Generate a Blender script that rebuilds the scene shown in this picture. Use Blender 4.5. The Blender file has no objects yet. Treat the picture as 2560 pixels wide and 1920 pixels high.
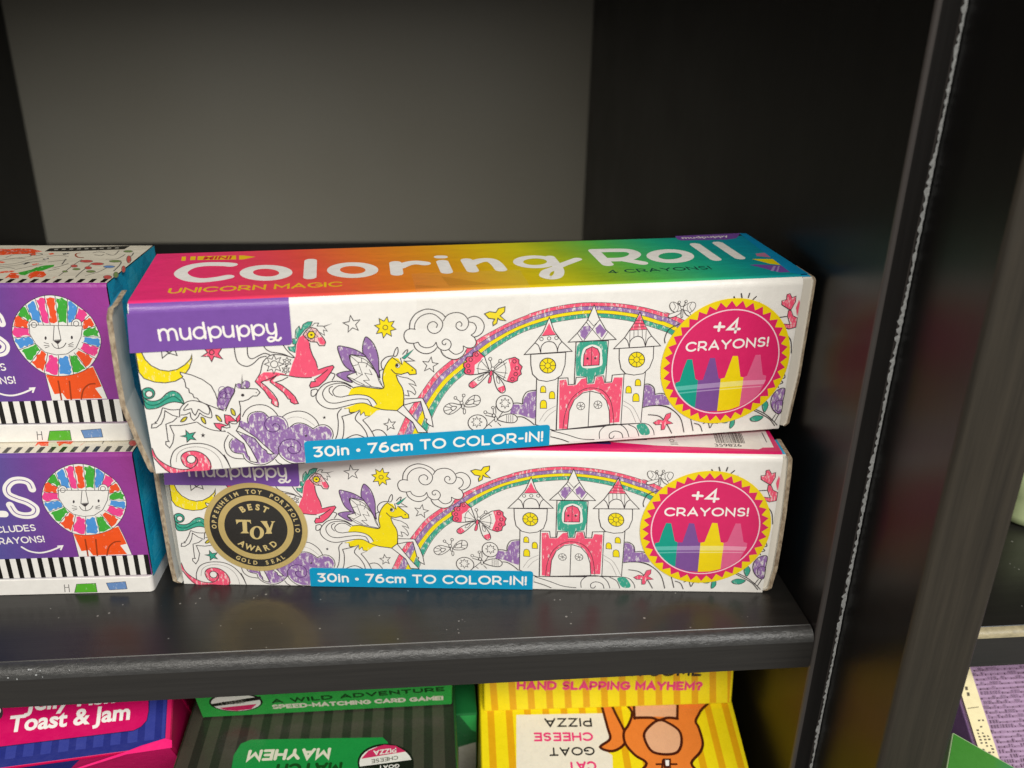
import bpy, math, random
from mathutils import Vector, Matrix
from mathutils.geometry import tessellate_polygon
random.seed(7)
MM = 0.001
scene = bpy.context.scene
col = scene.collection

# ------------------------------------------------------------------ printed artwork
# one line per printed shape: F fill, S open stroke, C closed stroke, T text; lengths in millimetres on the panel.
ART = """
#front
F|pink|0.22|0|0|67.76 5.49 68.58 7.37 69.39 9.26 70.19 11.15 71.06 13.01 72.04 14.82 73.09 16.58 74.24 18.29 75.41 19.97 76.55 21.68 77.7 23.38 78.93 25.03 80.28 26.58 81.79 27.97 83.38 29.27 84.99 30.55 86.63 31.78 88.3 32.98 89.86 34.32 91.42 35.65 93.13 36.78 94.93 37.78 96.75 38.73 98.58 39.66 100.43 40.56 102.3 41.4 104.22 42.13 106.17 42.8 107.09 43.26 108.62 43.71 110.61 44.24 112.61 44.7 114.63 45.06 116.66 45.35 118.71 45.59 120.75 45.76 122.8 45.84 124.86 45.81 126.91 45.71 128.96 45.57 131.01 45.38 133.04 45.13 135.07 44.81 137.09 44.43 139.1 44.01 141.1 43.52 143.07 42.94 145.03 42.32 146.96 41.63 148.87 40.91 147.16 41.93 148.36 41.52 150.22 40.66 152.06 39.76 153.9 38.83 155.73 37.91 155.34 36.77 153.56 37.7 151.78 38.62 149.99 39.53 148.26 40.32 146.96 40.79 147.96 40.12 146.09 40.82 144.2 41.5 142.29 42.11 140.36 42.67 138.41 43.15 136.45 43.56 134.47 43.92 132.49 44.23 130.5 44.48 128.5 44.66 126.5 44.78 124.49 44.85 122.49 44.86 120.48 44.76 118.48 44.58 116.49 44.35 114.5 44.06 112.53 43.7 110.58 43.23 108.64 42.69 107.13 42.25 106.73 42 104.82 41.36 102.94 40.66 101.11 39.84 99.31 38.95 97.53 38.03 95.77 37.07 94.03 36.06 92.36 34.95 90.82 33.66 89.3 32.36 87.69 31.16 86.11 29.92 84.56 28.65 83.01 27.37 81.52 26.03 80.17 24.54 78.96 22.95 77.81 21.31 76.7 19.63 75.59 17.96 74.51 16.27 73.52 14.53 72.6 12.75 71.79 10.91 71.04 9.05 70.27 7.2 69.49 5.35
F|purple|0.24|0|0|69.78 5.33 70.56 7.17 71.33 9.02 72.07 10.87 72.86 12.7 73.77 14.48 74.76 16.22 75.82 17.91 76.92 19.57 78.02 21.24 79.17 22.88 80.39 24.46 81.73 25.94 83.22 27.27 84.76 28.55 86.3 29.82 87.87 31.05 89.47 32.25 90.99 33.55 92.52 34.83 94.18 35.94 95.91 36.95 97.66 37.91 99.43 38.83 101.23 39.71 103.05 40.53 104.92 41.23 106.82 41.86 107.14 42.07 108.65 42.52 110.57 43.05 112.52 43.52 114.48 43.89 116.46 44.18 118.44 44.41 120.44 44.59 122.43 44.69 124.43 44.69 126.43 44.62 128.42 44.51 130.41 44.33 132.4 44.08 134.37 43.77 136.34 43.41 138.3 43 140.24 42.52 142.16 41.97 144.06 41.36 145.94 40.68 147.8 39.99 146.92 40.6 148.24 40.12 149.95 39.34 151.73 38.43 153.5 37.5 155.27 36.57 154.83 35.32 153.13 36.25 151.42 37.19 149.7 38.11 148.14 38.81 146.7 39.35 146.8 39.12 144.99 39.8 143.15 40.45 141.3 41.05 139.43 41.59 137.54 42.05 135.63 42.45 133.71 42.8 131.79 43.1 129.86 43.35 127.92 43.51 125.97 43.6 124.03 43.64 122.08 43.61 120.14 43.49 118.2 43.31 116.27 43.08 114.34 42.79 112.43 42.42 110.54 41.94 108.67 41.4 107.18 40.96 107.43 40.99 105.58 40.38 103.75 39.71 101.97 38.92 100.23 38.05 98.52 37.13 96.83 36.17 95.16 35.16 93.56 34.05 92.05 32.83 90.56 31.57 89.04 30.36 87.53 29.13 86.05 27.87 84.56 26.61 83.09 25.34 81.76 23.92 80.54 22.4 79.4 20.83 78.33 19.2 77.3 17.55 76.31 15.88 75.4 14.16 74.55 12.41 73.83 10.61 73.14 8.79 72.42 6.98 71.68 5.18
F|yellow|0.08|0|0|71.98 5.15 72.71 6.95 73.42 8.75 74.1 10.57 74.81 12.37 75.65 14.11 76.56 15.83 77.53 17.5 78.55 19.14 79.62 20.76 80.76 22.33 81.97 23.84 83.3 25.25 84.77 26.51 86.25 27.76 87.73 29.02 89.22 30.25 90.73 31.46 92.21 32.71 93.72 33.93 95.32 35.03 96.97 36.05 98.65 37.01 100.35 37.93 102.09 38.8 103.86 39.59 105.68 40.25 107.53 40.85 107.19 40.78 108.68 41.22 110.54 41.77 112.41 42.25 114.32 42.62 116.24 42.91 118.16 43.13 120.09 43.31 122.03 43.44 123.96 43.48 125.9 43.44 127.84 43.35 129.77 43.19 131.7 42.95 133.61 42.65 135.52 42.3 137.42 41.91 139.3 41.45 141.17 40.91 143.01 40.31 144.84 39.66 146.65 38.98 146.67 39.15 148.12 38.6 149.66 37.92 151.37 36.99 153.07 36.06 154.77 35.13 154.39 34.04 152.74 34.98 151.1 35.92 149.45 36.85 148.03 37.47 146.48 38.07 145.78 38.23 144.01 38.89 142.22 39.53 140.42 40.12 138.6 40.64 136.76 41.08 134.91 41.47 133.04 41.8 131.17 42.1 129.29 42.34 127.4 42.48 125.51 42.56 123.62 42.57 121.72 42.5 119.84 42.36 117.95 42.18 116.07 41.95 114.19 41.67 112.34 41.29 110.51 40.8 108.7 40.25 107.22 39.82 108.06 40.09 106.25 39.52 104.47 38.88 102.74 38.11 101.05 37.26 99.39 36.34 97.76 35.37 96.17 34.35 94.62 33.27 93.13 32.09 91.68 30.87 90.23 29.66 88.79 28.42 87.37 27.17 85.93 25.94 84.48 24.73 83.16 23.37 81.95 21.92 80.82 20.4 79.78 18.82 78.81 17.19 77.9 15.53 77.06 13.84 76.28 12.11 75.62 10.34 75 8.55 74.32 6.79 73.62 5.02
F|teal|0.22|0|0|73.92 5 74.61 6.76 75.28 8.52 75.9 10.3 76.54 12.07 77.31 13.79 78.15 15.48 79.04 17.13 80 18.76 81.03 20.34 82.16 21.85 83.37 23.29 84.69 24.64 86.14 25.84 87.57 27.07 88.99 28.32 90.41 29.55 91.85 30.76 93.3 31.98 94.78 33.15 96.32 34.23 97.91 35.25 99.52 36.22 101.17 37.14 102.85 37.99 104.58 38.75 106.35 39.39 108.15 39.96 107.23 39.65 108.7 40.08 110.51 40.63 112.33 41.12 114.17 41.5 116.04 41.78 117.91 42.01 119.79 42.19 121.67 42.33 123.55 42.4 125.44 42.4 127.32 42.33 129.21 42.19 131.08 41.95 132.94 41.65 134.8 41.32 136.64 40.94 138.48 40.5 140.29 39.98 142.08 39.39 143.86 38.75 145.63 38.1 146.45 37.87 148.01 37.26 149.41 36.65 151.05 35.72 152.69 34.79 154.32 33.85 153.87 32.54 152.3 33.48 150.73 34.43 149.15 35.36 147.9 35.89 146.22 36.56 144.58 37.19 142.86 37.83 141.14 38.44 139.4 39.02 137.64 39.53 135.85 39.95 134.06 40.31 132.25 40.64 130.44 40.93 128.63 41.16 126.8 41.28 124.97 41.33 123.13 41.31 121.3 41.2 119.48 41.04 117.66 40.85 115.84 40.63 114.03 40.35 112.24 39.96 110.47 39.46 108.73 38.91 107.27 38.48 108.79 39.04 107.04 38.51 105.31 37.9 103.63 37.16 102 36.32 100.41 35.41 98.87 34.43 97.35 33.41 95.86 32.34 94.41 31.22 93 30.05 91.63 28.83 90.27 27.6 88.92 26.36 87.54 25.15 86.11 24.01 84.8 22.73 83.6 21.35 82.48 19.9 81.48 18.37 80.59 16.76 79.77 15.12 79.01 13.46 78.31 11.76 77.73 10.03 77.17 8.28 76.55 6.56 75.9 4.84
S|line|0|0|0.16|67.63 5.5 68.46 7.38 69.27 9.28 70.07 11.17 70.95 13.03 71.93 14.84 72.99 16.6 74.14 18.31 75.32 20 76.46 21.71 77.61 23.41 78.83 25.07 80.19 26.62 81.7 28.01 83.29 29.32 84.9 30.6 86.55 31.83 88.23 33.03 89.79 34.37 91.35 35.7 93.07 36.83 94.87 37.83 96.69 38.78 98.53 39.72 100.38 40.61 102.26 41.46 104.18 42.19 106.13 42.86 107.09 43.34 108.62 43.79 110.61 44.31 112.61 44.77 114.64 45.13 116.68 45.42 118.72 45.66 120.77 45.83 122.83 45.92 124.88 45.88 126.94 45.78 128.99 45.64 131.04 45.45 133.08 45.19 135.12 44.87 137.14 44.5 139.15 44.07 141.15 43.58 143.13 43 145.09 42.38 147.03 41.69 148.94 40.97 147.17 42.02 148.36 41.6 150.23 40.74 152.08 39.84 153.92 38.91 155.76 37.99
S|line|0|0|0.16|69.66 5.34 70.44 7.18 71.21 9.03 71.95 10.89 72.75 12.72 73.66 14.5 74.65 16.24 75.72 17.93 76.82 19.6 77.93 21.27 79.08 22.91 80.3 24.5 81.64 25.98 83.13 27.31 84.67 28.59 86.22 29.86 87.8 31.09 89.39 32.3 90.92 33.6 92.46 34.88 94.12 35.99 95.85 37 97.6 37.96 99.38 38.89 101.18 39.77 103.01 40.58 104.88 41.29 106.78 41.92 107.14 42.15 108.64 42.59 110.57 43.13 112.52 43.6 114.49 43.96 116.47 44.25 118.46 44.48 120.46 44.66 122.45 44.76 124.46 44.76 126.46 44.69 128.46 44.57 130.45 44.4 132.44 44.15 134.42 43.83 136.39 43.47 138.35 43.06 140.29 42.59 142.21 42.03 144.12 41.42 146.01 40.74 147.87 40.04 146.94 40.68 148.25 40.21 149.97 39.43 151.75 38.51 153.52 37.58 155.3 36.66
S|line|0|0|0.16|71.85 5.16 72.58 6.96 73.3 8.77 73.98 10.59 74.7 12.39 75.54 14.14 76.45 15.85 77.43 17.52 78.46 19.17 79.53 20.79 80.67 22.36 81.88 23.88 83.21 25.29 84.68 26.55 86.17 27.81 87.64 29.07 89.14 30.3 90.66 31.51 92.14 32.76 93.65 33.99 95.25 35.09 96.91 36.1 98.59 37.06 100.3 37.99 102.04 38.85 103.82 39.64 105.64 40.31 107.49 40.91 107.18 40.86 108.67 41.3 110.54 41.84 112.42 42.32 114.33 42.7 116.25 42.98 118.18 43.21 120.11 43.39 122.05 43.51 123.99 43.55 125.93 43.51 127.87 43.42 129.81 43.26 131.74 43.02 133.66 42.71 135.57 42.36 137.47 41.97 139.36 41.51 141.22 40.97 143.07 40.37 144.9 39.72 146.71 39.04 146.68 39.24 148.13 38.69 149.68 38 151.39 37.08 153.09 36.14 154.8 35.21
S|line|0|0|0.16|73.79 5.01 74.48 6.77 75.16 8.53 75.78 10.32 76.43 12.09 77.2 13.81 78.04 15.5 78.94 17.16 79.9 18.78 80.94 20.36 82.07 21.88 83.28 23.33 84.6 24.68 86.05 25.88 87.49 27.11 88.9 28.36 90.33 29.6 91.78 30.81 93.23 32.02 94.71 33.2 96.25 34.28 97.85 35.3 99.47 36.27 101.12 37.19 102.8 38.04 104.53 38.81 106.31 39.44 108.11 40.01 107.23 39.72 108.7 40.15 110.51 40.7 112.33 41.19 114.18 41.57 116.05 41.86 117.93 42.08 119.81 42.26 121.69 42.4 123.58 42.47 125.47 42.47 127.36 42.4 129.24 42.25 131.12 42.01 132.98 41.72 134.84 41.38 136.69 41 138.53 40.56 140.35 40.04 142.14 39.45 143.92 38.81 145.69 38.16 146.46 37.96 148.02 37.35 149.43 36.74 151.07 35.81 152.71 34.87 154.35 33.93
S|line|0|0|0.16|76.07 4.83 76.71 6.54 77.34 8.26 77.89 10 78.46 11.74 79.15 13.43 79.91 15.09 80.72 16.73 81.6 18.33 82.6 19.86 83.72 21.31 84.92 22.68 86.23 23.96 87.66 25.1 89.04 26.3 90.38 27.54 91.73 28.77 93.1 29.99 94.5 31.16 95.95 32.27 97.43 33.34 98.95 34.36 100.49 35.34 102.07 36.26 103.7 37.09 105.37 37.83 107.1 38.43 108.85 38.96 107.28 38.38 108.73 38.81 110.47 39.36 112.23 39.87 114.01 40.26 115.82 40.54 117.63 40.76 119.45 40.94 121.27 41.1 123.1 41.21 124.93 41.24 126.75 41.2 128.58 41.07 130.39 40.84 132.19 40.55 133.99 40.23 135.79 39.86 137.56 39.45 139.32 38.94 141.05 38.36 142.78 37.75 144.49 37.12 146.2 36.45 147.89 35.78 149.13 35.25 150.7 34.32 152.26 33.37 153.83 32.43
F|yellow|0.16|0|0|-1.25 37.98 -1.27 35.97 -1.08 33.69 -0.51 31.61 1.19 29.71 3.69 28.52 6.31 28.09 9.05 28.43 11.23 29.59 13.13 32.06 14.09 34.31 14.33 36.21 13.81 34.79 12.15 33.15 9.96 31.87 7.68 31.49 5.52 32.01 3.51 33.41 2.23 35.26 1.66 37.31 1.59 38.32 -0.35 38.43
C|line|0|0|0.27|-1.25 37.98 -1.27 35.97 -1.08 33.69 -0.51 31.61 1.19 29.71 3.69 28.52 6.31 28.09 9.05 28.43 11.23 29.59 13.13 32.06 14.09 34.31 14.33 36.21 13.81 34.79 12.15 33.15 9.96 31.87 7.68 31.49 5.52 32.01 3.51 33.41 2.23 35.26 1.66 37.31 1.59 38.32 -0.35 38.43
S|line|0|0|0.27|6.59 38.04 6.71 37.28 6.66 35.38 8.28 36.68 10.32 37.83
S|line|0|0|0.27|7.43 37.74 8.41 36.8 10.5 35.92 10.1 37.84
S|line|0|0|0.27|8.09 37.7 8.57 36.41
F|pink|0.12|0|0|17.55 37.8 18.38 36.36 16.68 35.31 18.58 35.2 19.14 33.63 19.92 35.12 22.08 34.23 21.13 35.82 22.22 37.42 19.93 38.05
C|line|0|0|0.27|17.55 37.8 18.38 36.36 16.68 35.31 18.58 35.2 19.14 33.63 19.92 35.12 22.08 34.23 21.13 35.82 22.22 37.42 19.93 38.05
C|line|0|0|0.27|20.08 36.31 20.03 36.1 19.91 35.9 19.76 35.76 19.57 35.66 19.37 35.64 19.18 35.69 19.02 35.8 18.9 35.96 18.84 36.16 18.83 36.39 18.89 36.6 19 36.79 19.16 36.94 19.34 37.03 19.54 37.06 19.73 37.01 19.89 36.9 20.01 36.74 20.08 36.53
F|teal|0.14|1|0|-0.77 26.21 -0.9 23.86 -0.77 21.74 0.74 20.57 3.24 20.66 5.89 21.81 7.76 22.21 9.53 21.82 10.38 21.36 10.16 23.11 9.46 24.74 7.99 25.57 6.33 24.95 4.53 23.36 2.65 22.83 0.92 23.34 -0.12 24.6
C|line|0|1|0.27|-0.77 26.21 -0.9 23.86 -0.77 21.74 0.74 20.57 3.24 20.66 5.89 21.81 7.76 22.21 9.53 21.82 10.38 21.36 10.16 23.11 9.46 24.74 7.99 25.57 6.33 24.95 4.53 23.36 2.65 22.83 0.92 23.34 -0.12 24.6
F|teal|0.1|0|0|3.27 25.15 3.11 24.63 2.8 24.17 2.36 23.81 1.84 23.6 1.29 23.55 0.77 23.67 0.32 23.95 -0 24.36 -0.18 24.85 -0.18 25.39 -0.02 25.91 0.3 26.37 0.73 26.72 1.25 26.93 1.79 26.98 2.31 26.86 2.76 26.59 3.09 26.18 3.27 25.69
C|line|0|0|0.27|3.27 25.15 3.11 24.63 2.8 24.17 2.36 23.81 1.84 23.6 1.29 23.55 0.77 23.67 0.32 23.95 -0 24.36 -0.18 24.85 -0.18 25.39 -0.02 25.91 0.3 26.37 0.73 26.72 1.25 26.93 1.79 26.98 2.31 26.86 2.76 26.59 3.09 26.18 3.27 25.69
F|paper|0|0|0|2.73 24.98 2.65 24.69 2.48 24.44 2.24 24.25 1.96 24.13 1.66 24.11 1.38 24.17 1.14 24.32 0.97 24.54 0.87 24.81 0.87 25.11 0.96 25.39 1.13 25.64 1.36 25.83 1.64 25.95 1.94 25.98 2.22 25.91 2.46 25.76 2.63 25.54 2.73 25.27
C|line|0|0|0.27|2.73 24.98 2.65 24.69 2.48 24.44 2.24 24.25 1.96 24.13 1.66 24.11 1.38 24.17 1.14 24.32 0.97 24.54 0.87 24.81 0.87 25.11 0.96 25.39 1.13 25.64 1.36 25.83 1.64 25.95 1.94 25.98 2.22 25.91 2.46 25.76 2.63 25.54 2.73 25.27
S|tealdark|0|1|0.27|-0.54 23.31 1.16 21.87 3.39 21.72 6.09 23.25 7.99 23.91 9.22 22.9 10.17 21.51
S|line|0|0|0.27|4.59 20.57 3.88 18.74 2.68 16.68 2.05 16.32 2.47 16.02 1.19 15.84 0.9 14.65 2.16 14.69 3.69 15.79 4.63 17.61 5.15 19.73 6.77 18.27 8.5 17.47
S|line|0|1|0.27|4.61 20.7 6.76 19.88 9.04 19.85
S|line|0|0|0.27|8.02 17.37 6.73 16.24 4.8 15.57 4.75 13.53 4.68 10.52 4.92 10.08 4.05 10.15 3.92 9.19 4.8 8.01 5.83 9.59 6.5 12.03 6 14.26 5.77 15.09 8.61 14.88 10.97 15.25 12.99 15.64
S|line|0|1|0.27|8.72 17.45 8.99 19.45 9.88 20.99 11.39 22.09 13.24 22.23 15.43 21.41 17.39 20.47 19.33 19.25 20.65 18.56
S|line|0|1|0.27|13.1 15.63 14.54 14.16 16.72 12.89 19 12.3 20.85 12.02
S|line|0|1|0.27|9.04 18.1 10.42 18.14 11.65 18.72
S|line|0|1|0.27|11.65 18.72 11.67 17.1 12.35 16.1
S|line|0|1|0.27|12.35 16.1 13.53 17.23 14.14 18.41
S|line|0|1|0.27|14.14 18.41 15.17 17.38 17.06 16.7 17.2 18.86 16.7 20.52
S|line|0|1|0.27|11.53 21.41 10.34 20.16 10.14 19.5 12.14 19.9
S|line|0|1|0.27|12.14 19.9 12.33 18.67 12.9 17.69
S|line|0|1|0.27|12.9 17.69 13.95 19.63
S|line|0|1|0.27|13.95 19.63 15.07 18.48 16.38 17.84 16.86 18.89 16.47 20.53 15.43 21.41
F|olive|0|1|0|8.77 16.09 9.73 17.24 10.66 17.31 9.82 16.15
C|line|0|1|0.27|8.77 16.09 9.73 17.24 10.66 17.31 9.82 16.15
F|olive|0|1|0|14.32 17.04 15.19 16.57 15.33 14.92 14.5 15.66
C|line|0|1|0.27|14.32 17.04 15.19 16.57 15.33 14.92 14.5 15.66
F|olive|0|1|0|18.31 17.43 19.27 16.68 19.69 15.28 18.71 15.9
C|line|0|1|0.27|18.31 17.43 19.27 16.68 19.69 15.28 18.71 15.9
F|olive|0|1|0|22.58 19.16 23.43 18.42 23.5 16.91 22.63 17.52
C|line|0|1|0.27|22.58 19.16 23.43 18.42 23.5 16.91 22.63 17.52
F|paper|0|0|0|19.43 19.11 19.3 21.95 18.97 24.1 18.11 26.54 16.07 28.51 13.54 29.97 10.64 31.05 10.66 30.41 11.14 29.73 10.86 29.36 11.35 28.81 11.54 27.62 11.5 26.45 12.22 25.87 12.2 24.82 13.03 24.24 13.24 23.16 14.02 22.97 14.58 22 15.43 21.41 16.51 20.8
C|line|0|0|0.27|19.43 19.11 19.3 21.95 18.97 24.1 18.11 26.54 16.07 28.51 13.54 29.97 10.64 31.05 10.66 30.41 11.14 29.73 10.86 29.36 11.35 28.81 11.54 27.62 11.5 26.45 12.22 25.87 12.2 24.82 13.03 24.24 13.24 23.16 14.02 22.97 14.58 22 15.43 21.41 16.51 20.8
F|paper|0|0|0|25.35 16.32 26.32 18.07 27.85 19.33 29.78 19.82 31.95 19.49 33.58 18.28 34.56 16.93 35.4 15.59 37.71 16.52 40.15 17.08 42.52 16.64 44.35 15.3 45.53 13.73 46.23 12.09 45.9 9.76 35.27 6.81 23.93 5.84 19.83 8.99 21 10.94
F|purple|0.24|0|0|24.77 15.27 26.69 14.11 26.93 15.66 27.77 16.97 29.41 17.58 31.1 17.18 32.32 15.81 33.35 15.83 35.08 15.61 36.57 14.39 37.32 11.92 38.82 12.55 40.63 13.07 42.53 12.55 44.35 10.82 46.04 11.73 47.99 11.67 49.22 10.45 49.63 9.09 49.18 7.22 41.8 7.24 41.28 0.46 38.8 0.38 36.12 1.67 34.38 4.03 32.75 2.24 30.54 1.18 28.25 0.89 26.08 1.85 25 3.09 24.61 4.74 22.26 5.12 21.13 6.44 21.18 8.32 22.11 9.55 23.26 10.02 24.95 11.01 23.74 12.95
S|line|0|1|0.27|25.35 16.32 26.32 18.07 27.85 19.33 29.78 19.82 31.95 19.49 33.58 18.28 34.56 16.93 35.03 15.89
S|line|0|1|0.27|26.69 14.11 26.72 15.86 27.64 17.25 29.58 17.75 31.27 17.26 32.4 15.81
S|purpled|0|1|0.27|37.54 11.72 37.32 13.78 36.33 15.33 34.79 15.91 32.87 15.77 31.49 14.59 31.19 13.13 31.84 11.59 33.22 10.93 34.7 11.37 35.26 12.26 34.72 13.33 33.77 13.49 33.23 12.79
S|line|0|1|0.27|36.19 15.53 37.71 16.52 40.15 17.08 42.52 16.64 44.35 15.3 45.53 13.73 46.15 12.09
S|grey|0|1|0.15|37.4 14.7 38.88 15.24 40.8 15.1 42.81 14.12 44.93 12.09
S|line|0|1|0.27|38.15 12.23 39.51 13.15 41.13 13.22 42.85 12.44 44.52 11
S|line|0|1|0.27|44.37 11.1 46.07 12.1 48.02 12.05 49.56 10.61 49.93 8.69 49.52 7.39
S|purpled|0|1|0.27|34.28 5.75 35.32 7.38 36.84 8.2 38.62 8.15 40 7.19 40.61 5.62 40.09 4.13 38.72 3.38 37.44 3.77 36.81 4.97 37.28 5.7 38.27 5.81 38.62 5.21
S|line|0|1|0.27|34.28 5.75 34.34 3.65 35.48 1.82 37.65 0.28 41.24 -0.03
S|line|0|1|0.27|21 10.94 19.83 8.99 19.47 7.14 20 4.84 21.75 3.36 24.42 2.85
S|line|0|1|0.27|21.97 9.75 21.04 8.52 20.88 7.03 21.8 5.26 24.27 4.48
S|line|0|1|0.27|24.27 4.48 24.59 2.93 25.88 1.48 27.9 0.63 30.17 0.63 32.4 1.89 34.2 3.85
S|line|0|1|0.27|33.06 2.02 33.76 0.81 34.83 -0.06
F|line|0|0|0|47.82 15.12 47.93 14.7 48.31 14.65 47.99 14.4 48.07 13.96 47.76 14.24 47.42 14.01 47.56 14.43 47.27 14.73 47.66 14.71
F|line|0|0|0|42.31 9.6 42.4 9.19 42.77 9.15 42.46 8.91 42.53 8.49 42.24 8.76 41.92 8.54 42.06 8.94 41.78 9.23 42.15 9.21
S|line|0|1|0.27|19.04 4.73 19.77 2.77 20.31 0.42 20.38 -0.35
F|paper|0|0|0|20.08 12.49 23.22 12.11 25.25 8.88 26.63 5.95 28.12 1.53 27.26 1.46 25.99 2 25.98 3.15 25.47 4.05 24.9 7.78 22.75 9.92 20.94 11.74
C|line|0|0|0.27|20.08 12.49 23.22 12.11 25.25 8.88 26.63 5.95 28.12 1.53 27.26 1.46 25.99 2 25.98 3.15 25.47 4.05 24.9 7.78 22.75 9.92 20.94 11.74
F|paper|0|0|0|23.22 12.11 24.09 13.57 25.81 11.92 28.42 9.48 30.77 6.46 32.83 3.86 31.97 3.79 31.04 4.16 30.88 5.03 29.76 5.98 28.04 9.22 25.46 10.83
C|line|0|0|0.27|23.22 12.11 24.09 13.57 25.81 11.92 28.42 9.48 30.77 6.46 32.83 3.86 31.97 3.79 31.04 4.16 30.88 5.03 29.76 5.98 28.04 9.22 25.46 10.83
F|paper|0|0|0|19.58 13.22 21.51 15.83 24.54 14.5 24.04 13.16 22.97 11.99 20.6 11.9
F|pink|0.15|0|0|20.63 17.39 22.11 17.01 23.55 15.13 21.67 15.13 21.2 14.07 20.57 14.8
C|line|0|0|0.27|20.63 17.39 22.11 17.01 23.55 15.13 21.67 15.13 21.2 14.07 20.57 14.8
F|pink|0.15|0|0|17.54 14.89 19.05 14.78 20.95 13.95 19.39 13.65 19.13 12.43 17.98 13.62
C|line|0|0|0.27|17.54 14.89 19.05 14.78 20.95 13.95 19.39 13.65 19.13 12.43 17.98 13.62
F|pink|0.15|0|0|23.63 15.95 24.86 17.5 24.77 15.59 23.72 14.57
C|line|0|0|0.27|23.63 15.95 24.86 17.5 24.77 15.59 23.72 14.57
S|line|0|0|0.27|19.39 13.65 20.74 13.14 21.7 13.34 21.54 15 22.52 14.38 23.69 14.29
S|line|0|1|0.27|23.22 12.11 24.25 13.97 24.94 17.22
F|purple|0.22|1|0|19.03 20.62 19.53 23 20.17 24.55 22.15 25.75 23.73 25.38 24.18 24.29 22.63 21.72 20.95 19.14 19.58 19.37
C|line|0|1|0.15|19.03 20.62 19.53 23 20.17 24.55 22.15 25.75 23.73 25.38 24.18 24.29 22.63 21.72 20.95 19.14 19.58 19.37
C|purpled|0|0|0.16|21.91 24.84 21.75 24.34 21.43 23.95 21 23.76 20.55 23.79 20.17 24.04 19.94 24.46 19.9 24.97 20.06 25.46 20.38 25.85 20.81 26.04 21.26 26.02 21.63 25.77 21.87 25.34
C|purpled|0|0|0.16|23.32 24.87 23.18 24.42 22.89 24.07 22.5 23.89 22.09 23.92 21.74 24.15 21.53 24.53 21.49 25 21.63 25.45 21.93 25.8 22.32 25.97 22.72 25.95 23.07 25.72 23.28 25.34
C|purpled|0|0|0.16|21.89 23.37 21.74 22.92 21.45 22.57 21.06 22.39 20.65 22.41 20.3 22.64 20.09 23.03 20.05 23.5 20.2 23.95 20.49 24.3 20.88 24.48 21.29 24.45 21.63 24.22 21.85 23.84
C|purpled|0|0|0.16|21.51 21.66 21.36 21.18 21.05 20.81 20.63 20.62 20.2 20.65 19.84 20.89 19.62 21.3 19.58 21.79 19.73 22.27 20.04 22.64 20.45 22.83 20.88 22.8 21.24 22.56 21.47 22.15
C|purpled|0|0|0.16|23.1 23.02 22.98 22.64 22.72 22.34 22.39 22.18 22.04 22.21 21.75 22.4 21.57 22.73 21.53 23.13 21.66 23.52 21.91 23.81 22.24 23.97 22.59 23.94 22.88 23.75 23.06 23.42
S|line|0|0|0.27|20.99 18.46 22.34 21.2 24.07 24.29 24.13 24.82 24.66 26.51 25.36 25.54 26.01 25.1 28.32 24.94 30.16 24.69 30.87 23.57 29.95 22.56 28.78 22.64 27.51 21.65 26.07 21.21 25.02 21.28 25.17 19.38 24.94 17.22
F|purple|0.2|1|0|26.02 25.23 26.39 26.53 27.18 27.41 28.29 26.94 28.27 25.61 27.41 25.14 27.03 25.96 26.48 25.2
C|line|0|1|0.15|26.02 25.23 26.39 26.53 27.18 27.41 28.29 26.94 28.27 25.61 27.41 25.14 27.03 25.96 26.48 25.2
F|purple|0.2|1|0|24.76 26.37 25.49 26.72 26.02 26.29 25.68 25.25 24.9 25.57
C|line|0|1|0.12|24.76 26.37 25.49 26.72 26.02 26.29 25.68 25.25 24.9 25.57
F|grey|0|0|0|25.84 25.24 26.65 29.41 26.57 27.31 26.07 25.23
C|line|0|0|0.12|25.84 25.24 26.65 29.41 26.57 27.31 26.07 25.23
F|line|0|0|0|26.61 23.05 26.49 22.79 26.24 22.64 25.96 22.66 25.75 22.84 25.68 23.12 25.8 23.38 26.05 23.52 26.33 23.51 26.55 23.33
F|grey|0|0|0|30.1 23.62 30.02 23.48 29.85 23.43 29.69 23.5 29.63 23.65 29.72 23.8 29.89 23.85 30.05 23.78
F|teal|0.08|0|0|9.79 13.28 10.57 12.12 12.24 12.46 11.27 11.24 12.06 10.07 10.7 10.45 9.66 9.57 9.74 11.08 8.18 11.56 9.71 11.78
C|line|0|0|0.27|9.79 13.28 10.57 12.12 12.24 12.46 11.27 11.24 12.06 10.07 10.7 10.45 9.66 9.57 9.74 11.08 8.18 11.56 9.71 11.78
F|line|0|0|0|14.25 12.17 14.35 11.6 14.84 11.55 14.4 11.22 14.48 10.65 14.11 11.02 13.66 10.71 13.88 11.27 13.52 11.65 14.02 11.63
S|line|0|1|0.27|4.35 2.14 4.5 4.11 5.68 6.82 7.75 8.33 10.63 8.93 13.87 8.67 16.54 7.33 18.42 5.2 19.59 2.83 20.4 -0.7
S|grey|0|1|0.18|5.93 3.42 6.61 5.9 8.56 7.42 11.43 7.89 14.17 7.25 16.34 5.66 17.73 3.27 18.23 0.36
F|pink|0.22|1|0|-0.38 8.15 1.05 5.24 2.85 3.12 4.99 1.65 7.47 0.87 9.6 0.91 8.3 1.79 7.52 3 7.35 4.43 8.13 5.92 9.86 6.62 12.17 6.28 14.1 4.71 15.12 2.35 14.7 -0.2 8.94 -0.61 3.76 -0.44 1.81 2.36 0.13 5.32
S|line|0|1|0.27|-0.46 8.44 0.86 5.54 2.42 3.44 4.54 1.84 6.77 0.93 9.12 0.87 10.91 1.86 11.67 3.21 11.46 4.37 10.38 5.16
S|line|0|1|0.27|0.13 5.32 1.81 2.36 3.76 -0.44
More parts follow.
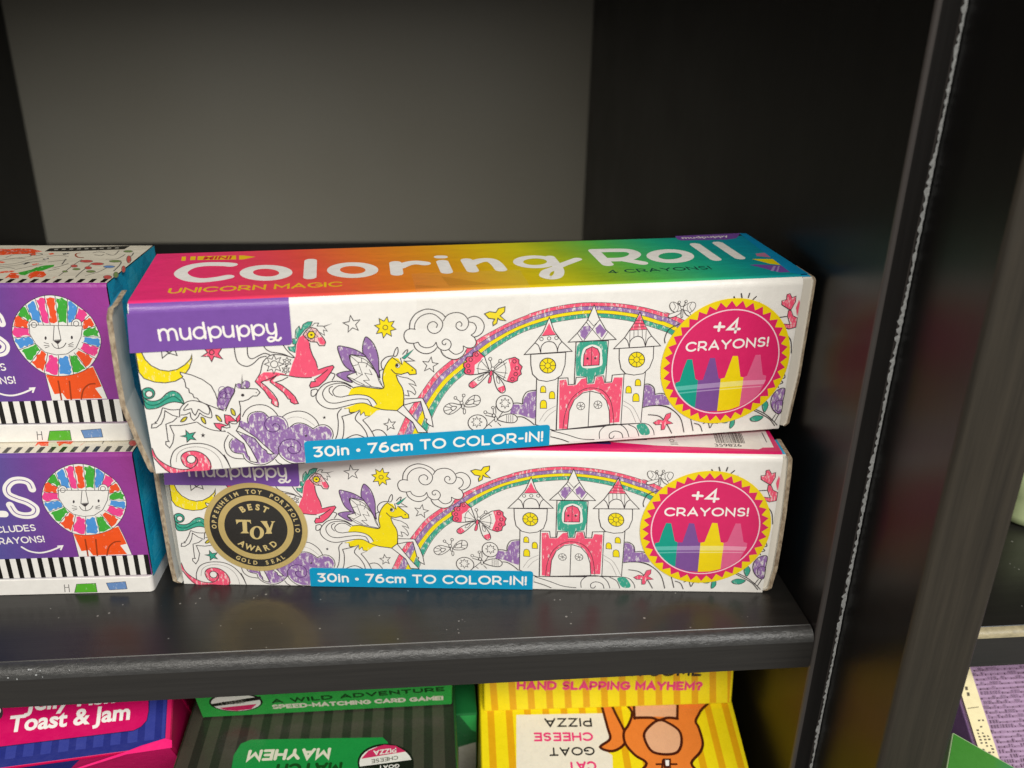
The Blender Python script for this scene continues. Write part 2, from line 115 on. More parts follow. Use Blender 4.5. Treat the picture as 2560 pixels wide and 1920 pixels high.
S|line|0|1|0.27|9.61 0.97 7.99 2.11 7.35 4.43 8.13 5.92 9.86 6.62 12.17 6.28 14.1 4.71 15.12 2.35 14.81 -0.21
F|paper|0|0|0|11.25 3.87 11.14 3.48 10.93 3.13 10.62 2.87 10.26 2.72 9.88 2.68 9.51 2.78 9.2 2.99 8.96 3.3 8.84 3.68 8.83 4.08 8.94 4.47 9.16 4.82 9.46 5.08 9.82 5.23 10.21 5.26 10.57 5.17 10.89 4.96 11.12 4.65 11.24 4.28
C|line|0|0|0.27|11.25 3.87 11.14 3.48 10.93 3.13 10.62 2.87 10.26 2.72 9.88 2.68 9.51 2.78 9.2 2.99 8.96 3.3 8.84 3.68 8.83 4.08 8.94 4.47 9.16 4.82 9.46 5.08 9.82 5.23 10.21 5.26 10.57 5.17 10.89 4.96 11.12 4.65 11.24 4.28
S|line|0|1|0.27|25.52 38.08 25.45 37.4 25.5 35.1 25.9 33.19 27 32.08 28.5 31.73 30.12 32.59 31.8 34.05 33.68 34.45
S|line|0|1|0.27|28.84 38.06 28.85 37.38 28.72 35.43 29.06 34.21 29.94 33.9 31.39 34.59 32.99 35.27 34.04 35.04 34.62 34.66
S|line|0|1|0.27|32.95 38.09 33.19 37.4 33.85 36.33 35.01 35.58 36.52 35.24 38.32 34.71 39.95 33.83 41.32 33.49
S|line|0|1|0.27|38.01 38.16 38.33 37.46 39.33 35.68 41.03 33.68
S|line|0|1|0.27|33.97 34.27 35.4 34.79 37.09 34.69 38.9 34.24 40.7 33.53
S|line|0|1|0.27|33.63 33.94 32.6 32.79 31.97 31.09 31.42 29.38 29.87 27.01
S|line|0|1|0.27|50.55 28.37 51.63 27.77 50.72 26.03
S|line|0|1|0.27|44.79 23.36 46.08 23.64 46.51 22.89 45.45 21.51 44.67 21.74 44.79 23.36
F|pink|0.1|0|0|41.37 34.01 41.95 37.43 42.73 39.44 43.87 40.23 44.7 38.99 45.4 37.93 45.43 36.2 45.9 34.1 46.69 32.13 47.03 30.18 47.29 29.45 49.24 30.22 51.17 30.63 51.53 30.08 50.56 28.54 48.98 26.32 46.94 24.48 44.68 24.09 44.42 24.83 44.99 26.04 46.09 25.97 46.49 27.02 48.16 28.34 45.89 27.59 44.61 27.32 41.78 27.49 39.01 28.2 39.81 30.26 40.42 31.98
F|pink|0.2|0|0|39.01 28.2 37.18 28.67 35.56 28.06 34.52 26.89 36.15 25.9 38.36 24.15 40.06 21.87 40.98 19.45 39.86 19.35 38.94 19.77 38.71 20.88 37.44 22.59 35.89 24.67 33.87 26.58 33.75 26.94 31.41 26.91 32.79 25.05 34.29 22.62 35.38 20.75 35.45 18.93 34.45 19.18 33.59 20.15 33.75 21.04 33.25 21.61 32.07 24.03 30.69 25.9 29.95 27.01 31.12 28.69 32.45 29.66 35.69 29.46 37.52 29
S|line|0|0|0.27|45.39 37.75 45.43 36.2 45.9 34.1 46.69 32.13 47.03 30.18
S|line|0|0|0.27|46.98 29.47 49.24 30.22 51.17 30.63 51.53 30.08 50.56 28.54 48.98 26.32 46.94 24.48 44.68 24.09 44.42 24.83 44.99 26.04 46.09 25.97 45.99 26.69 47.31 27.5 49.83 29.48
S|line|0|0|0.27|45.24 27.28 43.34 27.31 41.01 27.63 39.01 28.2 36.71 28.7
S|line|0|0|0.27|29.87 27.01 30.69 25.9 32.07 24.03 33.25 21.61 33.85 21.21 33.59 20.15 34.45 19.18 35.36 18.75 35.53 19.83 35.27 21.3 34.34 23.16 32.81 25.23 31.4 26.74 33.01 27.34 34.62 27.94 36.09 28.73
S|line|0|0|0.27|38.83 27.86 37.02 26.91 35.27 26.49 36.9 25.49 38.78 23.58 40.21 21.68 40.98 19.45 39.86 19.35 38.81 20.15 38.87 20.87 38.26 21.09 37.31 22.96 35.73 24.68 33.87 26.58 34.09 27.27 35.58 28.24
F|teal|0.2|0|0|46.61 43.89 45.39 43.95 44.11 43.26 43.36 41.61 43 42.81 41.99 41.68 41.67 39.66 42.09 39.13 41.01 39.19 40.89 37.66 41.64 37.44 40.97 36.8 39.51 36.88 39.81 35.83 41.29 35.05 41.72 37.44 42.58 39.44 44.45 41.72 46.06 42.66
C|line|0|0|0.18|46.61 43.89 45.39 43.95 44.11 43.26 43.36 41.61 43 42.81 41.99 41.68 41.67 39.66 42.09 39.13 41.01 39.19 40.89 37.66 41.64 37.44 40.97 36.8 39.51 36.88 39.81 35.83 41.29 35.05 41.72 37.44 42.58 39.44 44.45 41.72 46.06 42.66
F|pinkl|0.25|0|0|43.87 40.23 44.73 41.37 46.04 42.32 47.54 41.73 48.37 40.33 49.35 38.74 49.75 37.69 49.36 36.68 47.96 36.75 47.41 37.82 45.72 38.08 44.7 38.99
C|line|0|0|0.27|43.87 40.23 44.73 41.37 46.04 42.32 47.54 41.73 48.37 40.33 49.35 38.74 49.75 37.69 49.36 36.68 47.96 36.75 47.41 37.82 45.72 38.08 44.7 38.99
F|pink|0.15|0|0|47.67 39.17 48.76 39.29 49.67 37.69 49.22 36.86 47.86 37.45
F|yellow|0|0|0|47.04 39.98 46.97 39.65 46.8 39.37 46.56 39.14 46.26 39.01 45.94 38.98 45.63 39.04 45.36 39.21 45.15 39.45 45.03 39.75 45 40.08 45.08 40.4 45.25 40.69 45.49 40.91 45.78 41.04 46.1 41.08 46.41 41.01 46.68 40.85 46.89 40.6 47.01 40.3
C|line|0|0|0.27|47.04 39.98 46.97 39.65 46.8 39.37 46.56 39.14 46.26 39.01 45.94 38.98 45.63 39.04 45.36 39.21 45.15 39.45 45.03 39.75 45 40.08 45.08 40.4 45.25 40.69 45.49 40.91 45.78 41.04 46.1 41.08 46.41 41.01 46.68 40.85 46.89 40.6 47.01 40.3
F|line|0|0|0|46.43 40.06 46.34 39.88 46.15 39.78 45.92 39.79 45.74 39.91 45.69 40.1 45.77 40.27 45.96 40.37 46.19 40.36 46.37 40.24
C|line|0|0|0.14|46.17 42.06 46.57 41.07 47.56 41.22 47.09 40.24 47.8 39.48 46.81 39.24 46.69 38.14 45.93 38.84 45.08 38.23 45.12 39.33 44.18 39.67 44.99 40.35 44.67 41.37 45.63 41.12
S|line|0|0|0.18|46.37 42.64 47.2 43.44 48.27 43.39 47.75 42.57 49.45 42.48 50.43 40.91 49.37 41.3 49.57 39.76 48.39 40.67
F|grey|0|0|0|49.13 42.42 51.66 43.05 49.75 42.3
C|line|0|0|0.12|49.13 42.42 51.66 43.05 49.75 42.3
C|line|0|0|0.2|35.63 34.77 36.03 33.34 37.35 33.84 36.7 32.45 37.91 31.78 36.6 31.26 36.99 29.79 35.77 30.45 35.11 29.06 34.71 30.52 33.39 30.01 34.04 31.41 32.84 32.08 34.15 32.6 33.77 34.05 34.97 33.4
C|line|0|0|0.2|36.43 31.87 36.36 31.55 36.19 31.27 35.95 31.05 35.66 30.92 35.35 30.88 35.05 30.95 34.79 31.12 34.59 31.36 34.48 31.66 34.46 31.98 34.54 32.3 34.71 32.58 34.95 32.8 35.23 32.93 35.54 32.96 35.84 32.89 36.1 32.73 36.3 32.49 36.41 32.19
C|line|0|0|0.18|39.02 33.8 39.31 33.07 40.03 33.05 39.6 32.38 39.92 31.66 39.19 31.72 38.78 31.03 38.5 31.76 37.77 31.79 38.21 32.46 37.89 33.17 38.61 33.11
C|line|0|0|0.18|39.36 32.35 39.33 32.21 39.25 32.07 39.14 31.97 39 31.91 38.86 31.9 38.72 31.93 38.59 32.01 38.5 32.12 38.44 32.26 38.44 32.41 38.47 32.56 38.55 32.69 38.66 32.79 38.79 32.85 38.94 32.87 39.08 32.83 39.2 32.76 39.3 32.64 39.35 32.51
C|line|0|0|0.18|38.49 31.25 38.75 30.58 39.41 30.57 39.01 29.96 39.3 29.31 38.64 29.37 38.28 28.74 38.02 29.41 37.36 29.43 37.76 30.04 37.47 30.69 38.13 30.62
C|line|0|0|0.18|38.77 29.98 38.74 29.84 38.67 29.72 38.57 29.63 38.45 29.58 38.32 29.56 38.19 29.59 38.08 29.66 37.99 29.77 37.94 29.89 37.93 30.03 37.97 30.16 38.04 30.28 38.14 30.37 38.26 30.42 38.39 30.44 38.52 30.41 38.63 30.34 38.71 30.24 38.76 30.11
S|line|0|1|0.27|52.83 17.06 51.59 15.41 51.61 12.58 51.22 9.3 50.52 7.36
S|line|0|1|0.27|52.68 14.47 53.13 12.46 52.94 9.17 52.44 7.21
S|line|0|1|0.27|53.59 17 54.92 16.91 55.04 15.6 56.56 15.6
S|line|0|1|0.27|52.68 14.47 55.2 15.15 56.57 15.71
S|line|0|1|0.27|57.73 15.84 56.45 13.53 58.07 11.21 59.31 8.9 59.71 7.08
S|line|0|1|0.27|58.54 12.94 59.98 10.85 61.05 8.77 61.66 7.15
S|line|0|1|0.27|61.06 8.99 62.45 9.44 63.99 8.99 65.3 7.32
S|line|0|1|0.27|53.4 7.13 55.39 8.09 56.94 8.19 58.83 7.15
F|yellow|0.05|0|0|54.8 21.43 55.83 23.06 57.38 23.7 59.64 23.44 62.46 22.73 64.55 22.59 64.96 23.31 64.78 25.87 65.17 28.36 66.19 30.39 67.77 32.06 69.46 31.65 70.44 29.72 70.95 30.94 73.19 28.93 74.31 27.81 74.37 26.53 72.54 26.44 71.99 27.21 70.06 26.7 68.53 26.69 69.22 24.52 70.3 22.32 70.61 19.93 70.49 16.02 70.47 15.15 66.97 15.51 64.28 15.92 62.72 15.7 61.32 14.49 60.72 14.1 59.37 14.2 59.05 15.53 58.04 14.51 57.94 16.26 56.76 15.69 55.04 15.6 54.92 16.91 53.59 17 56.7 18.08
S|line|0|0|0.18|54.92 16.91 55.04 15.6 56.76 15.69 57.94 16.26 58.04 14.51 59.05 15.53 59.37 14.2 60.72 14.1 58.54 12.94
F|paper|0|0|0|45.93 20.96 46.73 18.99 48.51 17.58 50.75 17.1 53.63 17.65 56.71 18.3 59.38 18.32 61.62 16.98 62.81 17.65 61.92 19.23 60.26 20.52 57.62 21.13 54.77 21 55.83 23.06 54.79 24.61 52.59 25.48 50.35 25.52 48.25 24.71 46.64 23.03
S|line|0|1|0.27|56.6 23.22 54.8 24.82 52.6 25.59 50.36 25.63 48.25 24.82 46.64 23.03 45.93 20.96 46.73 18.99 48.51 17.58 50.75 17.1 53.63 17.65 56.71 18.3 59.38 18.32 61.62 16.98
S|line|0|1|0.27|55.87 23.69 54.05 24.86 51.81 25.01 49.34 24.33 47.91 22.53 48.15 20.6 49.38 19.23 51.43 18.88 54.11 19.34 57.17 19.77 59.45 19.61 60.57 19.11 61.44 17.1
S|line|0|1|0.27|55.83 23.06 54.02 24.23 52.13 24.15 50.73 22.76 51.2 21.24 52.86 20.7 54.77 21 57.62 21.13 60.26 20.52 61.92 19.23 62.81 17.65
S|line|0|1|0.27|50.83 24.23 49.86 23.66 49.77 22.4 50.64 21.28
S|line|0|1|0.27|56.61 23.43 58.7 23.61 61.52 23 64.94 22.67 64.78 25.87 65.37 28.77 66.59 30.99 67.96 32.26
S|line|0|1|0.27|68.62 26.68 69.22 24.52 70.3 22.32 70.61 19.93 70.42 16.9 70.47 15.15 66.97 15.51 64.28 15.92 61.62 16.98
S|line|0|1|0.27|67.98 32.57 66.08 32.26 64.7 30.89 64.63 29.23 64.99 28.58 64.02 28.02 64.12 25.91
S|line|0|0|0.27|67.95 31.95 70.44 29.72 70.03 31.83
S|line|0|0|0.27|70.95 30.94 73.19 28.93 74.31 27.81 74.37 26.53 72.54 26.44 71.99 27.21 70.06 26.7 68.35 27.12 67.26 28.45
F|paper|0|1|0|68.16 32.56 68.6 34.18 69.29 35.07 69.43 33.72 68.92 32.51
C|line|0|1|0.27|68.16 32.56 68.6 34.18 69.29 35.07 69.43 33.72 68.92 32.51
S|line|0|1|0.27|70.63 32.83 71.62 34.01 72.19 34.08 71.78 32.97
S|line|0|0|0.27|71.33 30.71 74 30.66 72.12 31.91
F|teal|0|0|0|70.41 31.8 71.16 31.35 72.23 32.32 73.9 34.3 71.38 32.58
C|line|0|0|0.15|70.41 31.8 71.16 31.35 72.23 32.32 73.9 34.3 71.38 32.58
F|paper|0|0|0|69.84 29.44 69.8 29.22 69.7 29.03 69.56 28.88 69.37 28.79 69.17 28.77 68.97 28.82 68.8 28.93 68.66 29.09 68.57 29.3 68.55 29.52 68.59 29.74 68.69 29.93 68.84 30.08 69.02 30.17 69.22 30.19 69.42 30.14 69.59 30.03 69.73 29.87 69.82 29.66
C|line|0|0|0.15|69.84 29.44 69.8 29.22 69.7 29.03 69.56 28.88 69.37 28.79 69.17 28.77 68.97 28.82 68.8 28.93 68.66 29.09 68.57 29.3 68.55 29.52 68.59 29.74 68.69 29.93 68.84 30.08 69.02 30.17 69.22 30.19 69.42 30.14 69.59 30.03 69.73 29.87 69.82 29.66
F|line|0|0|0|69.43 29.53 69.34 29.24 69.12 29.07 68.86 29.09 68.66 29.28 68.59 29.58 68.68 29.87 68.89 30.04 69.15 30.02 69.36 29.83
F|line|0|0|0|73.48 27.81 73.41 27.64 73.25 27.58 73.08 27.66 73.02 27.84 73.09 28.02 73.26 28.08 73.42 28
S|line|0|0|0.2|68.72 26.67 69.84 25.97 71.94 25.41 73.64 24.24 74.28 22.81 73.23 23.41 72.18 23.69 73.58 22.1 74.13 20.77 73.82 20.04 72.78 21.08 71.72 21.47 72.16 19.72 70.81 20.13
F|paper|0|0|0|70.58 18.85 75.64 18.83 76.03 18.69 77.34 15.76 78.47 12.36 78.91 9.19 77.63 9.96 76.85 10.92 77.17 11.79 76.58 12.16 75.42 17.76 73.27 17.58 70.52 16.9
C|line|0|0|0.27|70.58 18.85 75.64 18.83 76.03 18.69 77.34 15.76 78.47 12.36 78.91 9.19 77.63 9.96 76.85 10.92 77.17 11.79 76.58 12.16 75.42 17.76 73.27 17.58 70.52 16.9
F|paper|0|0|0|68.52 15.29 70.33 16.91 72.01 14.38 74.47 10.87 77.18 7.41 74.4 7.62 72.9 11.21 70.61 13.38
C|line|0|0|0.27|68.52 15.29 70.33 16.91 72.01 14.38 74.47 10.87 77.18 7.41 74.4 7.62 72.9 11.21 70.61 13.38
F|paper|0|0|0|56.23 33.55 59.15 32.46 60.95 31.12 63.22 27.23 64.94 22.88 61.54 23.43 57.79 24.41 54.92 26.91 57.62 28.2 56.13 31.81
F|purple|0.16|1|0|60.85 38.68 62.36 37.18 63.37 34.88 63.9 31.98 63.86 28.86 63.94 26.13 63.4 27.01 62.21 29.8 60.81 32.16 59.77 33.66 59.68 35.7 60.16 37.7
C|line|0|1|0.27|60.85 38.68 62.36 37.18 63.37 34.88 63.9 31.98 63.86 28.86 63.94 26.13 63.4 27.01 62.21 29.8 60.81 32.16 59.77 33.66 59.68 35.7 60.16 37.7
F|purple|0.16|1|0|52.88 36.18 54.71 36.08 57.25 35.23 59.41 33.88 60.47 32.79 58.81 33.1 56.23 33.55 55.97 32.23 56.93 29.28 57.24 28.22 55.97 28.82 54.38 30.47 53.42 33
C|line|0|1|0.27|52.88 36.18 54.71 36.08 57.25 35.23 59.41 33.88 60.47 32.79 58.81 33.1 56.23 33.55 55.97 32.23 56.93 29.28 57.24 28.22 55.97 28.82 54.38 30.47 53.42 33
F|purple|0.16|1|0|52.07 27.61 53.7 28.44 55.95 28.62 57.62 28.2 55.9 27.68 54.92 26.91 56.32 25.14 54.48 25.68
C|line|0|1|0.27|52.07 27.61 53.7 28.44 55.95 28.62 57.62 28.2 55.9 27.68 54.92 26.91 56.32 25.14 54.48 25.68
S|line|0|1|0.2|56.23 33.55 59.15 32.46 60.95 31.12 62.18 29.17 63.22 27.23 64.08 25.06 64.75 22.9
S|line|0|1|0.2|56.23 33.55 56.13 31.81 56.94 29.49 57.75 27.15
S|line|0|1|0.2|55.11 26.9 57.79 24.41 61.54 23.43 64.55 22.7
S|line|0|1|0.2|58.15 31.18 60.37 30.74 62.35 28.75
S|line|0|1|0.2|59.36 25.47 61.54 23.53
S|line|0|1|0.2|63.22 27.23 63.87 24.65 64.94 22.88
S|line|0|0|0.18|56.21 33.24 58.15 31.18 59.26 27.26 57.98 27.97
S|line|0|0|0.18|61.22 28.81 61.89 27.1 59.85 27.75 61.06 25.47 59.36 25.47
S|line|0|0|0.18|54.92 26.91 56.93 25.94 59.07 27.28
S|line|0|0|0.18|59.15 32.46 59.26 31.01
S|line|0|0|0.18|60.95 31.12 60.31 29.49
S|line|0|0|0.18|56.6 30.13 58.11 30.46
S|line|0|0|0.18|56.56 25.97 59.67 24.08
C|line|0|0|0.22|78.74 31.61 79.06 29.86 80.66 29.44 79.24 28.63 79.43 26.84 78.22 28.1 76.74 27.42 77.43 29.01 76.33 30.37 77.94 30.09
C|line|0|0|0.22|66.08 12.84 66.68 11.59 67.93 11.65 67.08 10.63 67.55 9.3 66.41 9.93 65.45 9.04 65.61 10.45 64.55 11.23 65.77 11.47
C|line|0|0|0.22|56.86 45.26 57.63 43.64 59.34 43.8 58.13 42.47 58.78 40.76 57.25 41.58 55.95 40.36 56.22 42.2 54.77 43.16 56.45 43.47
F|yellow|0|0|0|66.8 44.35 67.14 42.75 68.65 42.96 67.84 41.57 69.06 40.56 67.57 40.2 67.77 38.55 66.47 39.44 65.53 38.13 65.2 39.76 63.68 39.55 64.5 40.95 63.3 41.96 64.78 42.31 64.59 43.93 65.88 43.06
C|line|0|0|0.22|66.8 44.35 67.14 42.75 68.65 42.96 67.84 41.57 69.06 40.56 67.57 40.2 67.77 38.55 66.47 39.44 65.53 38.13 65.2 39.76 63.68 39.55 64.5 40.95 63.3 41.96 64.78 42.31 64.59 43.93 65.88 43.06
C|line|0|0|0.2|66.84 41.18 66.8 40.97 66.7 40.78 66.54 40.64 66.35 40.56 66.14 40.53 65.94 40.58 65.75 40.68 65.61 40.84 65.52 41.03 65.5 41.24 65.54 41.45 65.64 41.63 65.8 41.77 65.99 41.86 66.2 41.88 66.4 41.84 66.58 41.74 66.73 41.58 66.81 41.39
F|paper|0|0|0|72.94 40.31 73.23 42.62 74.65 44.73 77.17 45.94 79.45 45.83 81.71 44.76 82.96 43.36 84 44.41 86.07 44.68 88.15 43.97 89.31 42.69 90.93 43.34 92.8 42.64 93.87 40.61 93.53 38.64 92.12 37.33 90.95 37.02 91.54 35.48 91.19 34.23 90.01 33.79 88.83 33.73 88.6 32.1 86.94 30.79 84.82 30.53 82.94 31.53 81.56 33.51 80.65 34.57 79.23 33.14 77.13 32.75 75.29 33.36 74.17 34.93 73.85 35.94 72.15 36.53 71.28 38.06 71.55 39.53 72.26 40.23
S|line|0|1|0.27|72.83 40.32 73.12 42.62 74.65 44.85 77.18 46.01 79.45 45.83 81.71 44.76 82.96 43.36
S|line|0|1|0.27|74.2 40.25 74.47 42.07 75.76 43.83 77.83 44.7 79.88 44.36 81.69 42.69 82.13 41.2 81.41 39.51 80.02 38.72 78.64 39.16 77.86 40.43 78.23 41.76 79.61 42.3 80.63 41.4 80.27 40.43
S|line|0|1|0.27|82.25 42.3 83.54 44.07 85.84 44.69 87.92 44.1 89.31 42.32 89.31 40.59 88.37 39.4 86.97 39.35 85.93 40.27 86.06 41.49 86.99 41.89 87.56 41.05 87.21 40.45
S|line|0|1|0.27|89.31 42.81 90.93 43.34 92.8 42.52 93.87 40.61 93.53 38.64 92.36 37.45 90.95 37.02
S|line|0|1|0.27|89.54 41.69 90.94 41.25 91.64 39.98 91.18 38.51 90.13 37.69
S|line|0|1|0.27|90.13 37.69 91.19 36.76 91.61 35.22 90.72 33.88 89.07 33.85 87.89 34.54
S|line|0|1|0.27|87.89 34.54 87.89 33.15 86.71 32.2 85.3 32.16 83.67 33.64
S|line|0|1|0.27|80.21 36.09 80.65 34.57 82.03 33.48 83.67 33.64 84.43 34.86 84.16 36.13 83 36.89 81.95 36.25 82.05 35.37 82.75 35.15 82.99 35.69
S|line|0|1|0.27|74.54 40.23 72.95 40.44 71.67 39.77 71.24 38.31 71.92 36.54 73.74 36.07 75.13 36.37
S|line|0|1|0.27|75.13 36.37 75.79 35.21 77.4 34.5 79.26 34.89 80.21 36.09
S|line|0|1|0.27|73.85 35.94 74.39 34.41 75.98 33.07 77.82 32.71 79.46 33.37 80.41 34.45
S|line|0|1|0.27|81.45 33.52 82.25 31.95 83.88 30.84 85.76 30.48 87.65 31.39 88.83 33.35
F|yellow|0|0|0|93.96 43.94 95.35 44.48 97.18 44.15 97.91 45.34 99.78 45.75 99.69 44.28 98.42 43.11 100.09 41.54 98.43 41.87 97.77 42.45 97.51 40.92 96.46 40.23 96.33 41.23 96.9 42.19 95.14 42.53
C|line|0|0|0.27|93.96 43.94 95.35 44.48 97.18 44.15 97.91 45.34 99.78 45.75 99.69 44.28 98.42 43.11 100.09 41.54 98.43 41.87 97.77 42.45 97.51 40.92 96.46 40.23 96.33 41.23 96.9 42.19 95.14 42.53
F|paper|0|0|0|95.54 26.28 94.06 30.76 92.15 32.79 90.73 32.23 90.61 31.09 89.07 31.05 88.59 30.31 88.95 29.52 88 29.06 88 28.03 88.47 27.49 88.11 26.47 88.59 25.66 90.02 25.32 92.42 25.43 94.58 25.81
F|pink|0.12|0|0|94.06 30.76 92.15 32.79 90.73 32.23 90.61 31.09 89.07 31.05 88.59 30.31 88.95 29.52 88 29.06 88 28.03 88.47 27.49 88.11 26.47 88.59 25.66 90.98 25.39 91.22 26.8 91.21 28.36 92.88 29.54 93.35 30.55
C|line|0|0|0.27|95.54 26.28 94.06 30.76 92.15 32.79 90.73 32.23 90.61 31.09 89.07 31.05 88.59 30.31 88.95 29.52 88 29.06 88 28.03 88.47 27.49 88.11 26.47 88.59 25.66 90.02 25.32 92.42 25.43 94.58 25.81
F|paper|0|0|0|96.5 26.22 98.17 27.94 100.55 29.61 102.95 30.12 104.18 29.27 104.21 28.1 105.22 26.99 104.76 25.71 105.03 24.64 104.07 23.91 103.86 22.6 102.4 22.03 100.19 22.84 97.73 24.83
F|pink|0.12|0|0|101.03 29.58 102.95 30.12 104.18 29.27 104.21 28.1 105.22 26.99 104.76 25.71 105.03 24.64 104.07 23.91 103.86 22.6 102.4 22.03 100.68 22.67 101.14 24.1 101.83 26.15 101.55 27.74
C|line|0|0|0.27|96.5 26.22 98.17 27.94 100.55 29.61 102.95 30.12 104.18 29.27 104.21 28.1 105.22 26.99 104.76 25.71 105.03 24.64 104.07 23.91 103.86 22.6 102.4 22.03 100.19 22.84 97.73 24.83
C|line|0|0|0.2|92.25 31.58 92.18 31.3 91.99 31.11 91.73 31.05 91.46 31.14 91.27 31.36 91.2 31.64 91.27 31.92 91.46 32.11 91.72 32.17 91.98 32.08 92.17 31.87
C|line|0|0|0.2|90.54 30.07 90.47 29.79 90.28 29.59 90.02 29.53 89.76 29.62 89.57 29.84 89.5 30.13 89.56 30.41 89.76 30.6 90.02 30.66 90.28 30.57 90.47 30.35
C|line|0|0|0.2|89.83 28.26 89.76 27.98 89.57 27.78 89.3 27.72 89.04 27.81 88.85 28.03 88.78 28.32 88.85 28.6 89.04 28.8 89.31 28.86 89.57 28.76 89.76 28.55
C|line|0|0|0.2|90.02 26.49 89.95 26.2 89.76 26.01 89.5 25.95 89.23 26.04 89.04 26.26 88.97 26.55 89.04 26.83 89.23 27.03 89.5 27.09 89.76 27 89.95 26.78
C|line|0|0|0.2|103.4 28.8 103.33 28.51 103.14 28.32 102.88 28.25 102.61 28.35 102.41 28.57 102.33 28.86 102.39 29.14 102.58 29.34 102.85 29.4 103.12 29.31 103.32 29.09
C|line|0|0|0.2|104.18 26.59 104.11 26.3 103.92 26.1 103.66 26.04 103.39 26.14 103.18 26.36 103.11 26.65 103.17 26.93 103.36 27.13 103.63 27.19 103.9 27.1 104.1 26.88
C|line|0|0|0.2|103.86 24.72 103.79 24.43 103.6 24.23 103.33 24.17 103.06 24.26 102.86 24.49 102.78 24.78 102.85 25.07 103.04 25.27 103.31 25.33 103.58 25.23 103.78 25.01
C|line|0|0|0.2|102.92 23.14 102.85 22.85 102.66 22.65 102.39 22.59 102.12 22.69 101.92 22.91 101.84 23.21 101.91 23.49 102.1 23.69 102.37 23.76 102.64 23.66 102.84 23.44
S|line|0|1|0.18|95.66 26.27 93.11 29.53
S|line|0|1|0.18|95.66 26.27 91.69 27.29
S|line|0|1|0.18|95.54 26.15 92.18 25.57
S|line|0|1|0.18|96.75 26.07 100.57 28.57
S|line|0|1|0.18|96.75 25.94 100.88 25.16
S|line|0|1|0.18|96.75 25.81 100.42 23.61
S|line|0|1|0.18|93.59 30.02 92.4 28.54 92.17 26.74 92.42 25.43
S|line|0|1|0.18|99.6 28.89 100.36 26.77 100.16 24.68 99.69 23.4
F|paper|0|1|0|95.54 25.76 93.86 25.21 91.7 24.16 89.78 22.71 89.66 21.67 90.75 21.07 92.44 22.28 94.35 24.26
F|pink|0.15|0|0|90.99 23.42 92.07 22.17 90.75 21.12 89.66 21.67 89.9 22.84
C|line|0|1|0.27|95.54 25.76 93.86 25.21 91.7 24.16 89.78 22.71 89.66 21.67 90.75 21.07 92.44 22.28 94.35 24.26
F|paper|0|1|0|96.75 25.68 97.15 22.5 98.04 20.06 99.28 18.91 100.25 19.38 100.1 20.99 98.72 23.46
F|pink|0.15|0|0|98.03 20.59 99.97 21.39 100.36 19.9 99.28 18.91 98.54 19.49
C|line|0|1|0.27|96.75 25.68 97.15 22.5 98.04 20.06 99.28 18.91 100.25 19.38 100.1 20.99 98.72 23.46
F|paper|0|1|0|93.86 25.08 92.43 24.12 92.19 23.35 93.15 23.68
C|line|0|1|0.18|93.86 25.08 92.43 24.12 92.19 23.35 93.15 23.68
F|paper|0|1|0|97.62 24.32 98.48 23.21 98.62 22.14 97.88 22.46
C|line|0|1|0.18|97.62 24.32 98.48 23.21 98.62 22.14 97.88 22.46
F|pink|0|0|0|95.78 26.26 96.38 26.23 96.4 24.92 95.92 24.42 95.55 24.97
C|line|0|0|0.18|95.78 26.26 96.38 26.23 96.4 24.92 95.92 24.42 95.55 24.97
F|pink|0|1|0|95.56 24.32 96.16 24.28 95.94 22.58 95.21 22.5
C|line|0|1|0.18|95.56 24.32 96.16 24.28 95.94 22.58 95.21 22.5
S|line|0|1|0.18|96.25 27.27 95.74 29.63
S|line|0|1|0.18|96.73 27.25 98.39 28.96
F|paper|0|0|0|97.03 26.84 97 26.66 96.93 26.51 96.81 26.39 96.67 26.31 96.5 26.3 96.34 26.33 96.19 26.42 96.07 26.56 95.99 26.72 95.97 26.9 95.99 27.08 96.06 27.23 96.18 27.35 96.33 27.42 96.49 27.44 96.65 27.4 96.8 27.31 96.92 27.18 97 27.02
C|line|0|0|0.2|97.03 26.84 97 26.66 96.93 26.51 96.81 26.39 96.67 26.31 96.5 26.3 96.34 26.33 96.19 26.42 96.07 26.56 95.99 26.72 95.97 26.9 95.99 27.08 96.06 27.23 96.18 27.35 96.33 27.42 96.49 27.44 96.65 27.4 96.8 27.31 96.92 27.18 97 27.02
F|paper|0|0|0|96.19 29.99 96.14 29.75 95.97 29.58 95.74 29.53 95.52 29.61 95.35 29.8 95.28 30.05 95.34 30.29 95.51 30.46 95.73 30.51 95.96 30.43 96.13 30.24
C|line|0|0|0.2|96.19 29.99 96.14 29.75 95.97 29.58 95.74 29.53 95.52 29.61 95.35 29.8 95.28 30.05 95.34 30.29 95.51 30.46 95.73 30.51 95.96 30.43 96.13 30.24
F|paper|0|0|0|99.14 29.23 99.08 28.99 98.91 28.82 98.69 28.76 98.46 28.84 98.29 29.03 98.22 29.28 98.28 29.52 98.44 29.69 98.67 29.75 98.9 29.67 99.07 29.48
C|line|0|0|0.2|99.14 29.23 99.08 28.99 98.91 28.82 98.69 28.76 98.46 28.84 98.29 29.03 98.22 29.28 98.28 29.52 98.44 29.69 98.67 29.75 98.9 29.67 99.07 29.48
C|line|0|1|0.2|87.36 15.43 85.91 16.21 83.99 16.61 82.29 15.52 82.27 13.91 83.47 13.02 85.17 13.43
C|line|0|1|0.2|85.91 15.27 84.7 15.49 84.21 14.85 84.93 14.13
C|line|0|1|0.2|88.33 15.37 89.3 17.44 91 18.66 92.46 18.3 92.95 16.93 92.23 15.5 90.28 14.96
C|line|0|1|0.2|88.82 15.87 89.79 17.14 91 17.33 90.76 16
S|line|0|0|0.16|82.27 14.18 84.09 14.59
S|line|0|0|0.16|82.53 15.64 84.21 15.12
